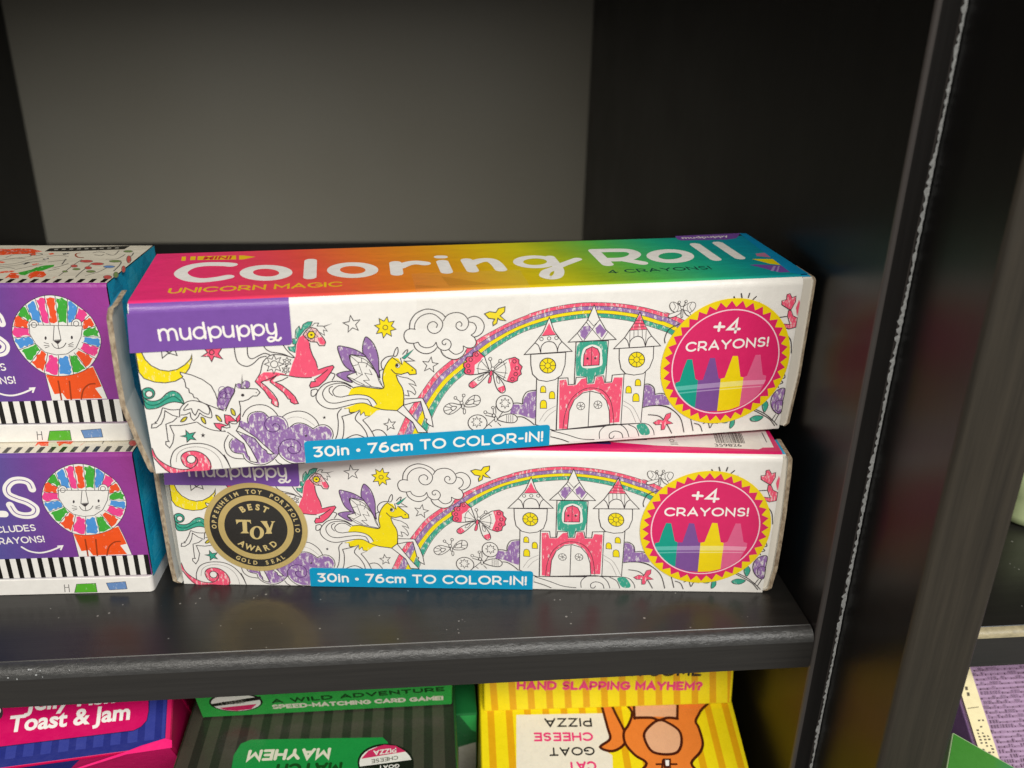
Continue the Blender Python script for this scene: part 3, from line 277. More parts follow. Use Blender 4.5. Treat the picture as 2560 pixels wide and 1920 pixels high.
S|line|0|0|0.16|83.5 16.51 84.7 15.49
S|line|0|0|0.16|83.47 13.02 84.69 14.14
S|line|0|0|0.16|91 17.19 91.24 18.65
S|line|0|0|0.16|91 16.66 92.95 16.93
S|line|0|0|0.16|90.76 16 92.23 15.5
S|line|0|0|0.16|89.55 16.89 89.3 17.44
S|line|0|1|0.18|87.12 16.79 85.92 17.81
S|line|0|1|0.18|87.56 16.82 87.9 18.47
F|paper|0|0|0|87.82 16.48 87.76 16.23 87.59 16.05 87.36 16 87.13 16.08 86.97 16.28 86.91 16.54 86.97 16.79 87.14 16.96 87.37 17.02 87.6 16.93 87.76 16.73
C|line|0|0|0.2|87.82 16.48 87.76 16.23 87.59 16.05 87.36 16 87.13 16.08 86.97 16.28 86.91 16.54 86.97 16.79 87.14 16.96 87.37 17.02 87.6 16.93 87.76 16.73
F|paper|0|0|0|85.97 18.21 85.92 17.98 85.77 17.83 85.56 17.78 85.36 17.86 85.21 18.03 85.15 18.26 85.21 18.48 85.36 18.64 85.57 18.69 85.77 18.61 85.92 18.44
C|line|0|0|0.2|85.97 18.21 85.92 17.98 85.77 17.83 85.56 17.78 85.36 17.86 85.21 18.03 85.15 18.26 85.21 18.48 85.36 18.64 85.57 18.69 85.77 18.61 85.92 18.44
F|paper|0|0|0|88.41 18.84 88.35 18.62 88.2 18.46 88 18.41 87.79 18.49 87.64 18.66 87.59 18.89 87.65 19.12 87.8 19.27 88 19.32 88.21 19.24 88.36 19.07
C|line|0|0|0.2|88.41 18.84 88.35 18.62 88.2 18.46 88 18.41 87.79 18.49 87.64 18.66 87.59 18.89 87.65 19.12 87.8 19.27 88 19.32 88.21 19.24 88.36 19.07
F|paper|0|0|0|88.09 15.25 88.04 14.85 87.92 14.56 87.75 14.46 87.58 14.58 87.45 14.89 87.41 15.3 87.46 15.7 87.58 15.98 87.75 16.08 87.92 15.96 88.04 15.66
C|line|0|0|0.2|88.09 15.25 88.04 14.85 87.92 14.56 87.75 14.46 87.58 14.58 87.45 14.89 87.41 15.3 87.46 15.7 87.58 15.98 87.75 16.08 87.92 15.96 88.04 15.66
F|paper|0|0|0|88.55 13.6 88.5 13.17 88.38 12.86 88.2 12.75 88.03 12.88 87.91 13.21 87.87 13.65 87.91 14.07 88.04 14.38 88.21 14.49 88.38 14.36 88.5 14.03
C|line|0|0|0.2|88.55 13.6 88.5 13.17 88.38 12.86 88.2 12.75 88.03 12.88 87.91 13.21 87.87 13.65 87.91 14.07 88.04 14.38 88.21 14.49 88.38 14.36 88.5 14.03
F|paper|0|0|0|102.78 15.11 102.67 14.26 102.32 13.51 101.76 12.94 101.05 12.59 100.25 12.51 99.45 12.71 98.73 13.15 98.15 13.81 97.77 14.61 97.64 15.47 97.75 16.31 98.1 17.05 98.66 17.62 99.37 17.96 100.15 18.04 100.95 17.86 101.67 17.42 102.25 16.77 102.63 15.98
C|line|0|0|0.27|102.78 15.11 102.67 14.26 102.32 13.51 101.76 12.94 101.05 12.59 100.25 12.51 99.45 12.71 98.73 13.15 98.15 13.81 97.77 14.61 97.64 15.47 97.75 16.31 98.1 17.05 98.66 17.62 99.37 17.96 100.15 18.04 100.95 17.86 101.67 17.42 102.25 16.77 102.63 15.98
C|line|0|0|0.2|100.29 17.2 100.65 16.35 101.42 16.62 101.14 15.79 101.9 15.36 101.15 15.04 101.46 14.16 100.68 14.55 100.35 13.73 100 14.59 99.22 14.32 99.51 15.16 98.74 15.58 99.49 15.9 99.19 16.77 99.97 16.4
F|paper|0|0|0|94.99 9.3 94.86 8.48 94.46 7.75 93.83 7.2 93.03 6.88 92.14 6.81 91.25 7.01 90.46 7.46 89.82 8.11 89.42 8.89 89.28 9.73 89.42 10.55 89.82 11.27 90.45 11.81 91.24 12.13 92.12 12.2 93 12 93.8 11.57 94.43 10.93 94.85 10.15
C|line|0|0|0.27|94.99 9.3 94.86 8.48 94.46 7.75 93.83 7.2 93.03 6.88 92.14 6.81 91.25 7.01 90.46 7.46 89.82 8.11 89.42 8.89 89.28 9.73 89.42 10.55 89.82 11.27 90.45 11.81 91.24 12.13 92.12 12.2 93 12 93.8 11.57 94.43 10.93 94.85 10.15
C|line|0|0|0.2|91.87 11.62 92.22 10.7 93.02 11 92.7 10.13 93.51 9.69 92.7 9.37 93.04 8.44 92.23 8.87 91.89 7.99 91.55 8.92 90.74 8.61 91.06 9.49 90.26 9.93 91.06 10.25 90.73 11.17 91.54 10.75
F|paper|0|1|0|98.18 10.31 100.39 11.65 102.88 11.61 104.16 10.14 103.19 8.83 100.43 9.17
C|line|0|1|0.27|98.18 10.31 100.39 11.65 102.88 11.61 104.16 10.14 103.19 8.83 100.43 9.17
S|line|0|1|0.16|100.89 11.54 100.93 9.14
S|line|0|1|0.16|101.51 11.49 101.56 9.09
S|line|0|1|0.16|102.13 11.44 102.18 9.04
S|line|0|1|0.16|102.76 11.4 102.81 9
S|line|0|1|0.2|97.66 12.26 97.5 14.72
S|line|0|1|0.2|97.43 10.91 94.45 11.95
S|line|0|1|0.2|97.19 10.38 94.73 8.08
S|line|0|1|0.2|98.18 10.31 99.87 12.92
F|paper|0|0|0|97.49 11.59 97.43 11.32 97.25 11.13 97 11.08 96.76 11.17 96.57 11.38 96.5 11.66 96.57 11.93 96.74 12.12 96.99 12.17 97.24 12.08 97.42 11.87
C|line|0|0|0.27|97.49 11.59 97.43 11.32 97.25 11.13 97 11.08 96.76 11.17 96.57 11.38 96.5 11.66 96.57 11.93 96.74 12.12 96.99 12.17 97.24 12.08 97.42 11.87
F|paper|0|0|0|98.03 10.32 97.98 9.88 97.84 9.57 97.64 9.46 97.44 9.6 97.29 9.93 97.24 10.37 97.28 10.81 97.42 11.12 97.62 11.22 97.82 11.09 97.97 10.76
C|line|0|0|0.2|98.03 10.32 97.98 9.88 97.84 9.57 97.64 9.46 97.44 9.6 97.29 9.93 97.24 10.37 97.28 10.81 97.42 11.12 97.62 11.22 97.82 11.09 97.97 10.76
S|line|0|1|0.18|96.67 12.06 94.82 12.74
S|line|0|1|0.18|96.92 12.04 96.77 13.82
F|paper|0|0|0|94.89 12.87 94.83 12.63 94.67 12.46 94.45 12.41 94.23 12.49 94.06 12.68 94 12.93 94.06 13.17 94.22 13.34 94.44 13.39 94.66 13.31 94.83 13.12
C|line|0|0|0.2|94.89 12.87 94.83 12.63 94.67 12.46 94.45 12.41 94.23 12.49 94.06 12.68 94 12.93 94.06 13.17 94.22 13.34 94.44 13.39 94.66 13.31 94.83 13.12
F|paper|0|0|0|97.11 14.26 97.06 14.05 96.92 13.9 96.72 13.85 96.53 13.93 96.38 14.1 96.32 14.32 96.37 14.53 96.52 14.68 96.71 14.72 96.91 14.65 97.06 14.48
C|line|0|0|0.2|97.11 14.26 97.06 14.05 96.92 13.9 96.72 13.85 96.53 13.93 96.38 14.1 96.32 14.32 96.37 14.53 96.52 14.68 96.71 14.72 96.91 14.65 97.06 14.48
S|line|0|1|0.2|98.19 9.2 99.21 8.02
S|line|0|1|0.18|95.47 8.85 96.47 7.95
F|purple|0.22|0|0|102.8 14.89 105.79 14.55 105.99 16.57 107.18 18.38 109.57 18.89 109.88 9.44 108.94 9.79 106.9 10.49 104.88 11.47 101.87 11.96
S|line|0|1|0.27|102.8 15.3 104.28 15.28 105.66 14.83
S|line|0|1|0.27|105.66 14.83 105.73 16.86 106.92 18.8 109.56 19.16
S|line|0|1|0.27|104.15 10.69 105.9 10.43 107.95 9.03 109.51 7.52
S|line|0|1|0.27|143.12 10.99 146.9 11.51 150.81 10.93 153.35 9.32
F|purple|0.22|0|0|143.33 18.59 144.79 18.5 146.23 17.17 146.88 14.96 149.21 15.11 151.12 13.73 151.96 11.32 147.19 11.65 143.39 11.29
S|line|0|1|0.27|143.3 18.9 144.77 18.8 146.35 17.47 146.86 15.11
S|line|0|1|0.27|146.85 15.27 149.18 15.42 151.98 13.99
F|paper|0|0|0|109.66 22.71 109.83 7.63 116.25 4.94 116.12 22.75
C|line|0|0|0.27|109.66 22.71 109.83 7.63 116.25 4.94 116.12 22.75
F|paper|0|0|0|107.62 30.75 107.78 27.4 108.37 24.43 110.23 22.38 112.74 21.77 115.23 22.21 117.11 23.58 118.02 26.79 118.07 30.82
C|line|0|0|0.27|107.62 30.75 107.78 27.4 108.37 24.43 110.23 22.38 112.74 21.77 115.23 22.21 117.11 23.58 118.02 26.79 118.07 30.82
F|paper|0|0|0|121.03 33.9 121.19 20.33 130.82 20.31 130.79 33.81
C|line|0|0|0.27|121.03 33.9 121.19 20.33 130.82 20.31 130.79 33.81
F|teal|0.16|0|0|121.32 32.59 122.14 33.76 126.01 33.86 130.33 33.63 130.66 31.63 130.75 26.32 130.07 23.08 127.26 22.65 126.83 20.57 125.41 20.51 125.01 22.55 121.61 23.06 121.26 28.07
F|paper|0|1|0|123.37 25.73 123.08 30.89 124.7 32.54 126.63 32.73 128.66 31.45 129.16 29.08 129.03 25.83
F|pink|0.14|0|0|123.62 26.15 123.62 29.69 124.21 31.41 125.97 32.18 127.69 31.36 128.44 29.71 128.45 26.16
C|line|0|0|0.27|123.62 26.15 123.62 29.69 124.21 31.41 125.97 32.18 127.69 31.36 128.44 29.71 128.45 26.16
S|line|0|1|0.18|125.89 32.19 126.06 26.16
F|line|0|0|0|124.77 29.04 124.94 28.65 125.33 28.6 125.05 28.35 125.16 27.95 124.82 28.18 124.5 27.99 124.57 28.38 124.26 28.66 124.64 28.67
F|line|0|0|0|127.06 29.05 127.23 28.67 127.62 28.61 127.34 28.36 127.46 27.96 127.11 28.19 126.79 28 126.86 28.39 126.55 28.67 126.93 28.68
F|paper|0|0|0|136.36 22.69 136.65 5.77 143.15 5.6 143.1 22.87
C|line|0|0|0.27|136.36 22.69 136.65 5.77 143.15 5.6 143.1 22.87
F|paper|0|0|0|134.35 31.13 134.56 27.58 135.36 24.55 136.92 22.8 139.56 22.18 142.41 22.46 144.26 24.31 145.14 27.26 144.95 31.19
C|line|0|0|0.27|134.35 31.13 134.56 27.58 135.36 24.55 136.92 22.8 139.56 22.18 142.41 22.46 144.26 24.31 145.14 27.26 144.95 31.19
F|paper|0|0|0|112.71 41.99 114.29 37.69 116.61 34.43 119.94 31.07 105.72 30.86 108.73 34.28 111.05 37.58
C|line|0|0|0.27|112.71 41.99 114.29 37.69 116.61 34.43 119.94 31.07 105.72 30.86 108.73 34.28 111.05 37.58
F|pink|0.12|0|0|112.7 40.31 113.74 38 114.89 36.52 110.69 36.46 111.83 38.38
S|line|0|0|0.2|110.5 36.36 115.21 36.51
C|line|0|0|0.2|111.16 35.38 111.1 35.11 110.92 34.92 110.66 34.87 110.4 34.95 110.21 35.16 110.13 35.44 110.19 35.7 110.37 35.89 110.62 35.95 110.88 35.86 111.08 35.66
C|line|0|0|0.2|113.41 35.46 113.35 35.19 113.17 35 112.91 34.94 112.65 35.03 112.45 35.24 112.37 35.52 112.43 35.78 112.61 35.97 112.87 36.03 113.13 35.95 113.33 35.74
C|line|0|0|0.2|115.58 35.49 115.53 35.22 115.35 35.03 115.09 34.97 114.83 35.06 114.63 35.27 114.55 35.54 114.6 35.81 114.79 36 115.04 36.06 115.3 35.97 115.5 35.76
S|line|0|1|0.27|110.61 31.07 110.67 33.03 111.72 34.26 113.07 34.48 114.45 33.97 115.33 32.48 115.53 31.14
S|line|0|1|0.27|108.87 34.22 109.85 33.36 110.52 31.25
S|line|0|1|0.27|116.76 34.28 115.86 33.03 115.53 31.17
F|paper|0|0|0|125.77 45.15 127.33 41.29 129.65 37.47 133.09 34.12 118.69 34.03 121.42 36.9 123.96 40.32
C|line|0|0|0.27|125.77 45.15 127.33 41.29 129.65 37.47 133.09 34.12 118.69 34.03 121.42 36.9 123.96 40.32
F|purple|0.2|0|0|121.95 37.15 122.96 38.67 124.87 38.86 125.24 37.41 124.48 36.31 123.47 34.64 122.16 35.86
F|purple|0.2|0|0|126.58 37.92 127.87 39.27 129.08 37.79 129.97 36.88 128.71 34.93 126.95 36.46
S|line|0|0|0.2|123.77 39.9 128.63 34.13
S|line|0|0|0.2|127.53 40.37 123.23 34.07
S|line|0|0|0.2|121.21 36.71 122.95 34.09
S|line|0|0|0.2|130.41 36.51 128.91 34.05
S|line|0|0|0.18|124.15 40.82 125.98 38.66 127.84 40.55
F|paper|0|0|0|139.75 42.25 141.61 38.01 143.88 34.71 147.05 31.31 132.6 31.17 135.72 34.56 138.18 38.76
C|line|0|0|0.27|139.75 42.25 141.61 38.01 143.88 34.71 147.05 31.31 132.6 31.17 135.72 34.56 138.18 38.76
F|pink|0.2|0|0|139.8 41.68 140.61 39.79 142.36 36.82 137.14 36.8 138.44 39.03
S|line|0|0|0.18|138.66 39.74 140.9 39.72
S|line|0|0|0.18|138.18 38.76 141.41 38.66
S|line|0|0|0.18|137.65 37.73 141.92 37.65
S|line|0|0|0.18|137.09 36.75 142.51 36.76
S|line|0|0|0.18|137.14 36.8 137.44 31.7
S|line|0|0|0.18|138.35 36.74 138.54 34.41
S|line|0|0|0.18|139.61 36.73 139.78 34.78
S|line|0|0|0.18|140.88 36.72 141.15 34.27
S|line|0|0|0.18|142.14 36.78 142.32 31.57
S|line|0|1|0.27|137.38 31.32 137.5 33.3 138.54 34.41 139.92 34.72 141.41 33.82 142.34 31.42
S|line|0|1|0.27|135.73 34.41 136.66 33.35 137.32 31.41
S|line|0|1|0.27|143.9 34.56 142.85 33.6 142.34 31.42
F|yellow|0.08|0|0|115.22 26.78 115.14 26.04 114.82 25.38 114.31 24.88 113.65 24.57 112.91 24.5 112.16 24.66 111.48 25.05 110.93 25.62 110.56 26.31 110.42 27.07 110.51 27.8 110.83 28.45 111.34 28.95 111.99 29.25 112.72 29.33 113.47 29.17 114.15 28.79 114.7 28.22 115.07 27.53
C|line|0|0|0.27|115.22 26.78 115.14 26.04 114.82 25.38 114.31 24.88 113.65 24.57 112.91 24.5 112.16 24.66 111.48 25.05 110.93 25.62 110.56 26.31 110.42 27.07 110.51 27.8 110.83 28.45 111.34 28.95 111.99 29.25 112.72 29.33 113.47 29.17 114.15 28.79 114.7 28.22 115.07 27.53
S|line|0|0|0.18|113.7 26.87 115.22 26.78
S|line|0|0|0.18|113.47 26.26 114.59 25.11
S|line|0|0|0.18|112.85 26.04 112.91 24.5
S|line|0|0|0.18|112.22 26.33 111.18 25.31
S|line|0|0|0.18|111.94 26.97 110.42 27.07
S|line|0|0|0.18|112.17 27.58 111.06 28.72
S|line|0|0|0.18|112.78 27.8 112.72 29.33
S|line|0|0|0.18|113.42 27.51 114.45 28.52
C|line|0|0|0.18|113.7 26.87 113.63 26.49 113.4 26.2 113.05 26.05 112.66 26.07 112.29 26.26 112.04 26.59 111.94 26.97 112.01 27.35 112.24 27.64 112.59 27.79 112.98 27.77 113.34 27.58 113.6 27.26
F|yellow|0.08|0|0|142.49 27.09 142.44 26.33 142.14 25.67 141.63 25.15 140.96 24.84 140.2 24.77 139.42 24.94 138.69 25.33 138.09 25.91 137.68 26.61 137.5 27.38 137.56 28.13 137.86 28.79 138.36 29.3 139.03 29.6 139.79 29.68 140.56 29.52 141.29 29.13 141.89 28.56 142.3 27.85
C|line|0|0|0.27|142.49 27.09 142.44 26.33 142.14 25.67 141.63 25.15 140.96 24.84 140.2 24.77 139.42 24.94 138.69 25.33 138.09 25.91 137.68 26.61 137.5 27.38 137.56 28.13 137.86 28.79 138.36 29.3 139.03 29.6 139.79 29.68 140.56 29.52 141.29 29.13 141.89 28.56 142.3 27.85
S|line|0|0|0.18|140.91 27.18 142.49 27.09
S|line|0|0|0.18|140.7 26.56 141.91 25.39
S|line|0|0|0.18|140.07 26.33 140.2 24.77
S|line|0|0|0.18|139.4 26.64 138.37 25.6
S|line|0|0|0.18|139.07 27.29 137.5 27.38
S|line|0|0|0.18|139.29 27.91 138.09 29.07
S|line|0|0|0.18|139.92 28.13 139.79 29.68
S|line|0|0|0.18|140.59 27.83 141.61 28.86
C|line|0|0|0.18|140.91 27.18 140.85 26.8 140.62 26.5 140.27 26.34 139.86 26.37 139.48 26.56 139.2 26.89 139.07 27.29 139.13 27.67 139.36 27.97 139.71 28.12 140.12 28.1 140.5 27.9 140.79 27.58
F|yellow|0.1|0|0|110.95 18.29 110.91 19.59 111.13 20.23 111.68 20.41 112.26 20.15 112.52 19.49 112.57 18.18
C|line|0|0|0.2|110.95 18.29 110.91 19.59 111.13 20.23 111.68 20.41 112.26 20.15 112.52 19.49 112.57 18.18
F|yellow|0.1|0|0|113.72 16.07 113.66 17.53 113.88 18.24 114.46 18.45 115.06 18.16 115.35 17.42 115.41 15.95
C|line|0|0|0.2|113.72 16.07 113.66 17.53 113.88 18.24 114.46 18.45 115.06 18.16 115.35 17.42 115.41 15.95
F|yellow|0.1|0|0|111.05 13.05 111 14.7 111.26 15.51 111.94 15.74 112.64 15.41 112.96 14.57 113.03 12.91
C|line|0|0|0.2|111.05 13.05 111 14.7 111.26 15.51 111.94 15.74 112.64 15.41 112.96 14.57 113.03 12.91
F|yellow|0.1|0|0|140.26 18.61 140.15 19.93 140.35 20.58 140.94 20.76 141.57 20.5 141.89 19.82 142.01 18.49
C|line|0|0|0.2|140.26 18.61 140.15 19.93 140.35 20.58 140.94 20.76 141.57 20.5 141.89 19.82 142.01 18.49
F|yellow|0.1|0|0|137.49 16.36 137.38 17.77 137.58 18.46 138.17 18.65 138.8 18.38 139.12 17.66 139.24 16.24
C|line|0|0|0.2|137.49 16.36 137.38 17.77 137.58 18.46 138.17 18.65 138.8 18.38 139.12 17.66 139.24 16.24
F|yellow|0.1|0|0|139.94 13.34 139.8 14.99 140.03 15.8 140.71 16.02 141.43 15.7 141.79 14.86 141.94 13.21
C|line|0|0|0.2|139.94 13.34 139.8 14.99 140.03 15.8 140.71 16.02 141.43 15.7 141.79 14.86 141.94 13.21
F|paper|0|0|0|116.18 22.6 119.12 22.56 119.37 20.3 121.47 20.31 121.64 22.55 124.73 22.51 125.14 20.38 127.12 20.4 127.41 22.64 130.1 22.53 130.54 20.33 132.68 20.35 132.8 22.61 136.41 22.74 136.74 5.76 116.38 5.25
C|line|0|0|0.27|116.18 22.6 119.12 22.56 119.37 20.3 121.47 20.31 121.64 22.55 124.73 22.51 125.14 20.38 127.12 20.4 127.41 22.64 130.1 22.53 130.54 20.33 132.68 20.35 132.8 22.61 136.41 22.74 136.74 5.76 116.38 5.25
F|pink|0.15|0|0|116.58 21.89 118.58 22.06 119.18 20.01 121.77 20.05 123.35 22 124.7 22.15 125.1 20.08 127.42 20.08 127.79 22.32 129.69 22.35 130.5 20.03 132.89 20.12 133.43 21.81 136.1 21.64 136.15 6.54 133.08 6.45 132.53 12.21 130.54 16.06 127.55 18.09 124.16 17.71 121.45 15.45 120.2 12.15 119.76 5.46 117.14 5.66
F|paper|0|0|0|119.82 5.4 120.09 11.54 121.46 15.14 123.9 17.27 126.43 17.71 129.35 16.75 131.53 14.14 132.64 10.64 133.12 5.97
C|line|0|0|0.27|119.82 5.4 120.09 11.54 121.46 15.14 123.9 17.27 126.43 17.71 129.35 16.75 131.53 14.14 132.64 10.64 133.12 5.97
S|line|0|1|0.27|126.15 17.73 126.31 5.44
S|line|0|1|0.2|118.38 5.41 118.84 10.7 120.59 15.51 123.84 18.34 126.94 18.74 130.15 17.62 132.67 14.37 133.83 10.24 134.42 6.1
C|line|0|0|0.2|124.84 12.84 124.77 12.35 124.52 11.95 124.13 11.69 123.65 11.63 123.16 11.76 122.74 12.07 122.44 12.52 122.32 13.02 122.39 13.51 122.64 13.92 123.03 14.17 123.5 14.23 123.99 14.1 124.42 13.79 124.71 13.35
S|line|0|0|0.16|122.46 13.36 124.69 12.51
S|line|0|0|0.16|123.26 14.1 123.9 11.76
S|line|0|0|0.16|124.37 13.67 122.78 12.19
C|line|0|0|0.2|130.2 12.9 130.14 12.41 129.89 12 129.5 11.75 129.02 11.68 128.52 11.81 128.09 12.13 127.79 12.57 127.66 13.08 127.73 13.57 127.98 13.98 128.37 14.23 128.85 14.3 129.34 14.16 129.77 13.85 130.07 13.41
S|line|0|0|0.16|127.81 13.42 130.06 12.56
S|line|0|0|0.16|128.6 14.16 129.26 11.82
S|line|0|0|0.16|129.73 13.74 128.14 12.25
S|grey|0|1|0.15|110.98 8.63 112.85 11.75 115.88 13.54
S|grey|0|1|0.15|112.4 8.53 114.02 10.74 115.94 12.15
S|grey|0|1|0.15|136.91 13.77 139.84 11.7 141.53 9.06 142.96 6.1
S|grey|0|1|0.15|137.03 12.21 139.36 10.48 141.49 6.05
F|paper|0|0|0|114.81 5.21 131.56 5.3 143 5.61 147.83 4.77 148.2 0.86 128.62 0.95 121.06 0.75 114.61 3.17
S|line|0|1|0.27|114.81 5.21 131.55 5.36
S|line|0|1|0.27|136.81 5.6 143 5.61
S|line|0|1|0.27|114.81 5.21 119.77 3.4 124.21 1.62 128.62 1.04
S|line|0|1|0.27|114.61 3.17 118.11 1.94 120.48 0.79
S|line|0|1|0.27|130.22 1.14 130.07 3.56 131.55 5.36 134.14 5.96 136.82 5.44 138.74 3.54 139.68 1.05
S|line|0|1|0.27|137.76 0.87 137.03 2.7 134.91 3.51 133.35 2.67 133.45 1.21 134.49 1.13 134.88 1.9
S|line|0|1|0.27|139.18 5.42 141.66 3.95 142.94 1.11
S|line|0|1|0.27|143.3 5.59 145.73 4.93 147.41 2.87 147.87 1.15
F|teal|0.12|1|0|141.86 5.06 143.9 5.45 145.17 4.59 146.3 2.63 146.05 1.42 143.96 1.42 142.64 2.91
S|line|0|1|0.27|144.97 11.42 148.9 11.32 152.65 9.83 155.99 6.42 157.72 1.28
S|line|0|1|0.27|145.24 8.44 148.92 7.64 151.49 4.98 153.7 1.23
S|line|0|1|0.27|159.35 6.17 160.71 1.59
S|line|0|1|0.27|160.74 4.28 162.69 3.42 163.8 1.1
S|line|0|1|0.27|163.64 3.89 165.28 4.3 166.2 2.25 167.03 3.81 168.74 3.69
S|line|0|1|0.27|179.76 7.73 183.13 5.87 186.2 3.84 188.34 1.31
S|line|0|1|0.27|180.23 8.05 184.15 5.98 187.31 3.39 189.19 1.42
S|line|0|1|0.27|183.76 38.56 186.36 38.76
S|line|0|1|0.27|187.34 32.78 189.05 30.52 189.91 26.43
S|line|0|1|0.27|148.47 32.06 148.15 33.71 149.28 36.55 152.28 38
S|line|0|1|0.27|188.4 20.17 189.06 18.22 187.4 17.98 188.66 16.5 187.05 15.91 187.57 14.82
S|line|0|1|0.27|186.96 3.42 188.02 5.52
S|line|0|1|0.27|188.08 2.97 189.07 5.44
F|pink|0.2|0|0|147.15 5.48 148.71 6.42 150.39 6.12 151.17 8.18 152.61 8.61 152.61 7.02 151.72 6.02 153.67 4.81 151.53 4.62 151.04 2.87 150.05 2.77 149.86 4.74 148.22 4.69
C|line|0|0|0.18|147.15 5.48 148.71 6.42 150.39 6.12 151.17 8.18 152.61 8.61 152.61 7.02 151.72 6.02 153.67 4.81 151.53 4.62 151.04 2.87 150.05 2.77 149.86 4.74 148.22 4.69
F|teal|0.12|1|0|172.88 1.93 172.93 4.09 174.07 4.55 174.29 2.91 173.43 1.7
C|line|0|1|0.2|172.88 1.93 172.93 4.09 174.07 4.55 174.29 2.91 173.43 1.7
F|teal|0.12|1|0|179.37 4.52 181.12 5.48 183.79 4.92 182.44 3.57 180.38 3.54
C|line|0|1|0.2|179.37 4.52 181.12 5.48 183.79 4.92 182.44 3.57 180.38 3.54
F|teal|0.12|1|0|182.86 8.76 183.6 10.67 184.89 8.98 184.06 6.52
C|line|0|1|0.2|182.86 8.76 183.6 10.67 184.89 8.98 184.06 6.52
F|teal|0.12|1|0|169.89 3.96 171 4.6 172.22 4.33 171.46 3.66
C|line|0|1|0.2|169.89 3.96 171 4.6 172.22 4.33 171.46 3.66
F|purple|0.25|1|0|189.7 14.33 187.33 14.13 185.65 11.77 185.99 8.54 187.93 6.06 189.69 5.94 189.71 10.07
C|line|0|1|0.27|189.7 14.33 187.33 14.13 185.65 11.77 185.99 8.54 187.93 6.06 189.69 5.94 189.71 10.07
C|line|0|0|0.2|190.7 8.21 190.73 7.54 190.58 6.95 190.27 6.49 189.83 6.22 189.31 6.15 188.75 6.29 188.21 6.64 187.74 7.15 187.4 7.78 187.21 8.46 187.19 9.12 187.34 9.71 187.65 10.16 188.08 10.43 188.6 10.5 189.16 10.36 189.7 10.02 190.16 9.51 190.51 8.89
F|pink|0.25|0|0|186.64 41.02 184.09 42.59 183.88 43.88 185.31 44.14 185.2 45.74 186.14 46.02 187.01 44.7 188.25 45.13 188.38 43.36 187.33 40.83
C|line|0|0|0.2|186.64 41.02 184.09 42.59 183.88 43.88 185.31 44.14 185.2 45.74 186.14 46.02 187.01 44.7 188.25 45.13 188.38 43.36 187.33 40.83
F|pink|0.25|0|0|186.53 40.7 187.44 40.56 188.33 38.83 190.11 38.09 190.35 35.11 187.71 34.59 185.93 35.34 185.76 36.33 187.79 36.07 186.5 38.92
C|line|0|0|0.2|186.53 40.7 187.44 40.56 188.33 38.83 190.11 38.09 190.35 35.11 187.71 34.59 185.93 35.34 185.76 36.33 187.79 36.07 186.5 38.92
F|pink|0.2|0|0|189.43 43.96 189.93 42.97 190.14 39.07 189.66 38.76 188.88 41.4
S|line|0|0|0.35|168.38 45.83 168.8 45.12
S|line|0|0|0.35|170.56 46.69 170.99 45.4
S|line|0|0|0.35|173.21 46.67 172.98 45.38
S|line|0|0|0.35|175.46 45.59 174.54 44.61
S|line|0|0|0.35|176.3 43.58 176.71 43.63
F|paper|0|1|0|152.37 43.08 150.32 44.75 148.91 44.81 148.73 43.57 149.64 42.26 151.59 41.54
C|line|0|1|0.2|152.37 43.08 150.32 44.75 148.91 44.81 148.73 43.57 149.64 42.26 151.59 41.54
F|paper|0|1|0|152.84 43.06 154.41 44.41 155.95 44.65 156.69 43.67 155.94 41.97 154.12 41.42
C|line|0|1|0.2|152.84 43.06 154.41 44.41 155.95 44.65 156.69 43.67 155.94 41.97 154.12 41.42
F|paper|0|1|0|152.15 42.15 150.02 41.62 148.67 41.05 148.75 40.25 150.15 40.34 151.94 41.21
C|line|0|1|0.2|152.15 42.15 150.02 41.62 148.67 41.05 148.75 40.25 150.15 40.34 151.94 41.21
F|paper|0|1|0|153.24 42.25 154.71 41.71 155.49 40.4 154.19 40.78
C|line|0|1|0.2|153.24 42.25 154.71 41.71 155.49 40.4 154.19 40.78
F|paper|0|1|0|152.43 42.45 152.81 42.43 152.99 40.2 152.55 40.23
C|line|0|1|0.2|152.43 42.45 152.81 42.43 152.99 40.2 152.55 40.23
S|line|0|1|0.16|149.69 44.78 150.45 43.49 149.94 42.41
S|line|0|1|0.16|150.99 44.25 151.42 43.13 150.93 41.89
S|line|0|1|0.16|155.34 44.52 154.85 43.29 155.63 41.98
S|line|0|1|0.16|154.27 44.26 154.1 43 154.71 41.71
S|line|0|1|0.18|152.19 43.25 151.52 44.54
S|line|0|1|0.18|152.82 43.22 153.5 44.7
F|paper|0|0|0|151.86 44.83 151.82 44.62 151.64 44.49 151.41 44.5 151.21 44.64 151.11 44.87 151.16 45.09 151.33 45.22 151.57 45.21 151.77 45.06
C|line|0|0|0.18|151.86 44.83 151.82 44.62 151.64 44.49 151.41 44.5 151.21 44.64 151.11 44.87 151.16 45.09 151.33 45.22 151.57 45.21 151.77 45.06
F|paper|0|0|0|153.94 44.99 153.89 44.77 153.72 44.64 153.49 44.66 153.28 44.8 153.19 45.03 153.23 45.25 153.41 45.37 153.64 45.36 153.84 45.22
C|line|0|0|0.18|153.94 44.99 153.89 44.77 153.72 44.64 153.49 44.66 153.28 44.8 153.19 45.03 153.23 45.25 153.41 45.37 153.64 45.36 153.84 45.22
F|paper|0|0|0|152.99 43.06 152.94 42.78 152.72 42.62 152.43 42.63 152.17 42.82 152.05 43.1 152.11 43.37 152.33 43.54 152.62 43.52 152.87 43.34
C|line|0|0|0.18|152.99 43.06 152.94 42.78 152.72 42.62 152.43 42.63 152.17 42.82 152.05 43.1 152.11 43.37 152.33 43.54 152.62 43.52 152.87 43.34
#badge
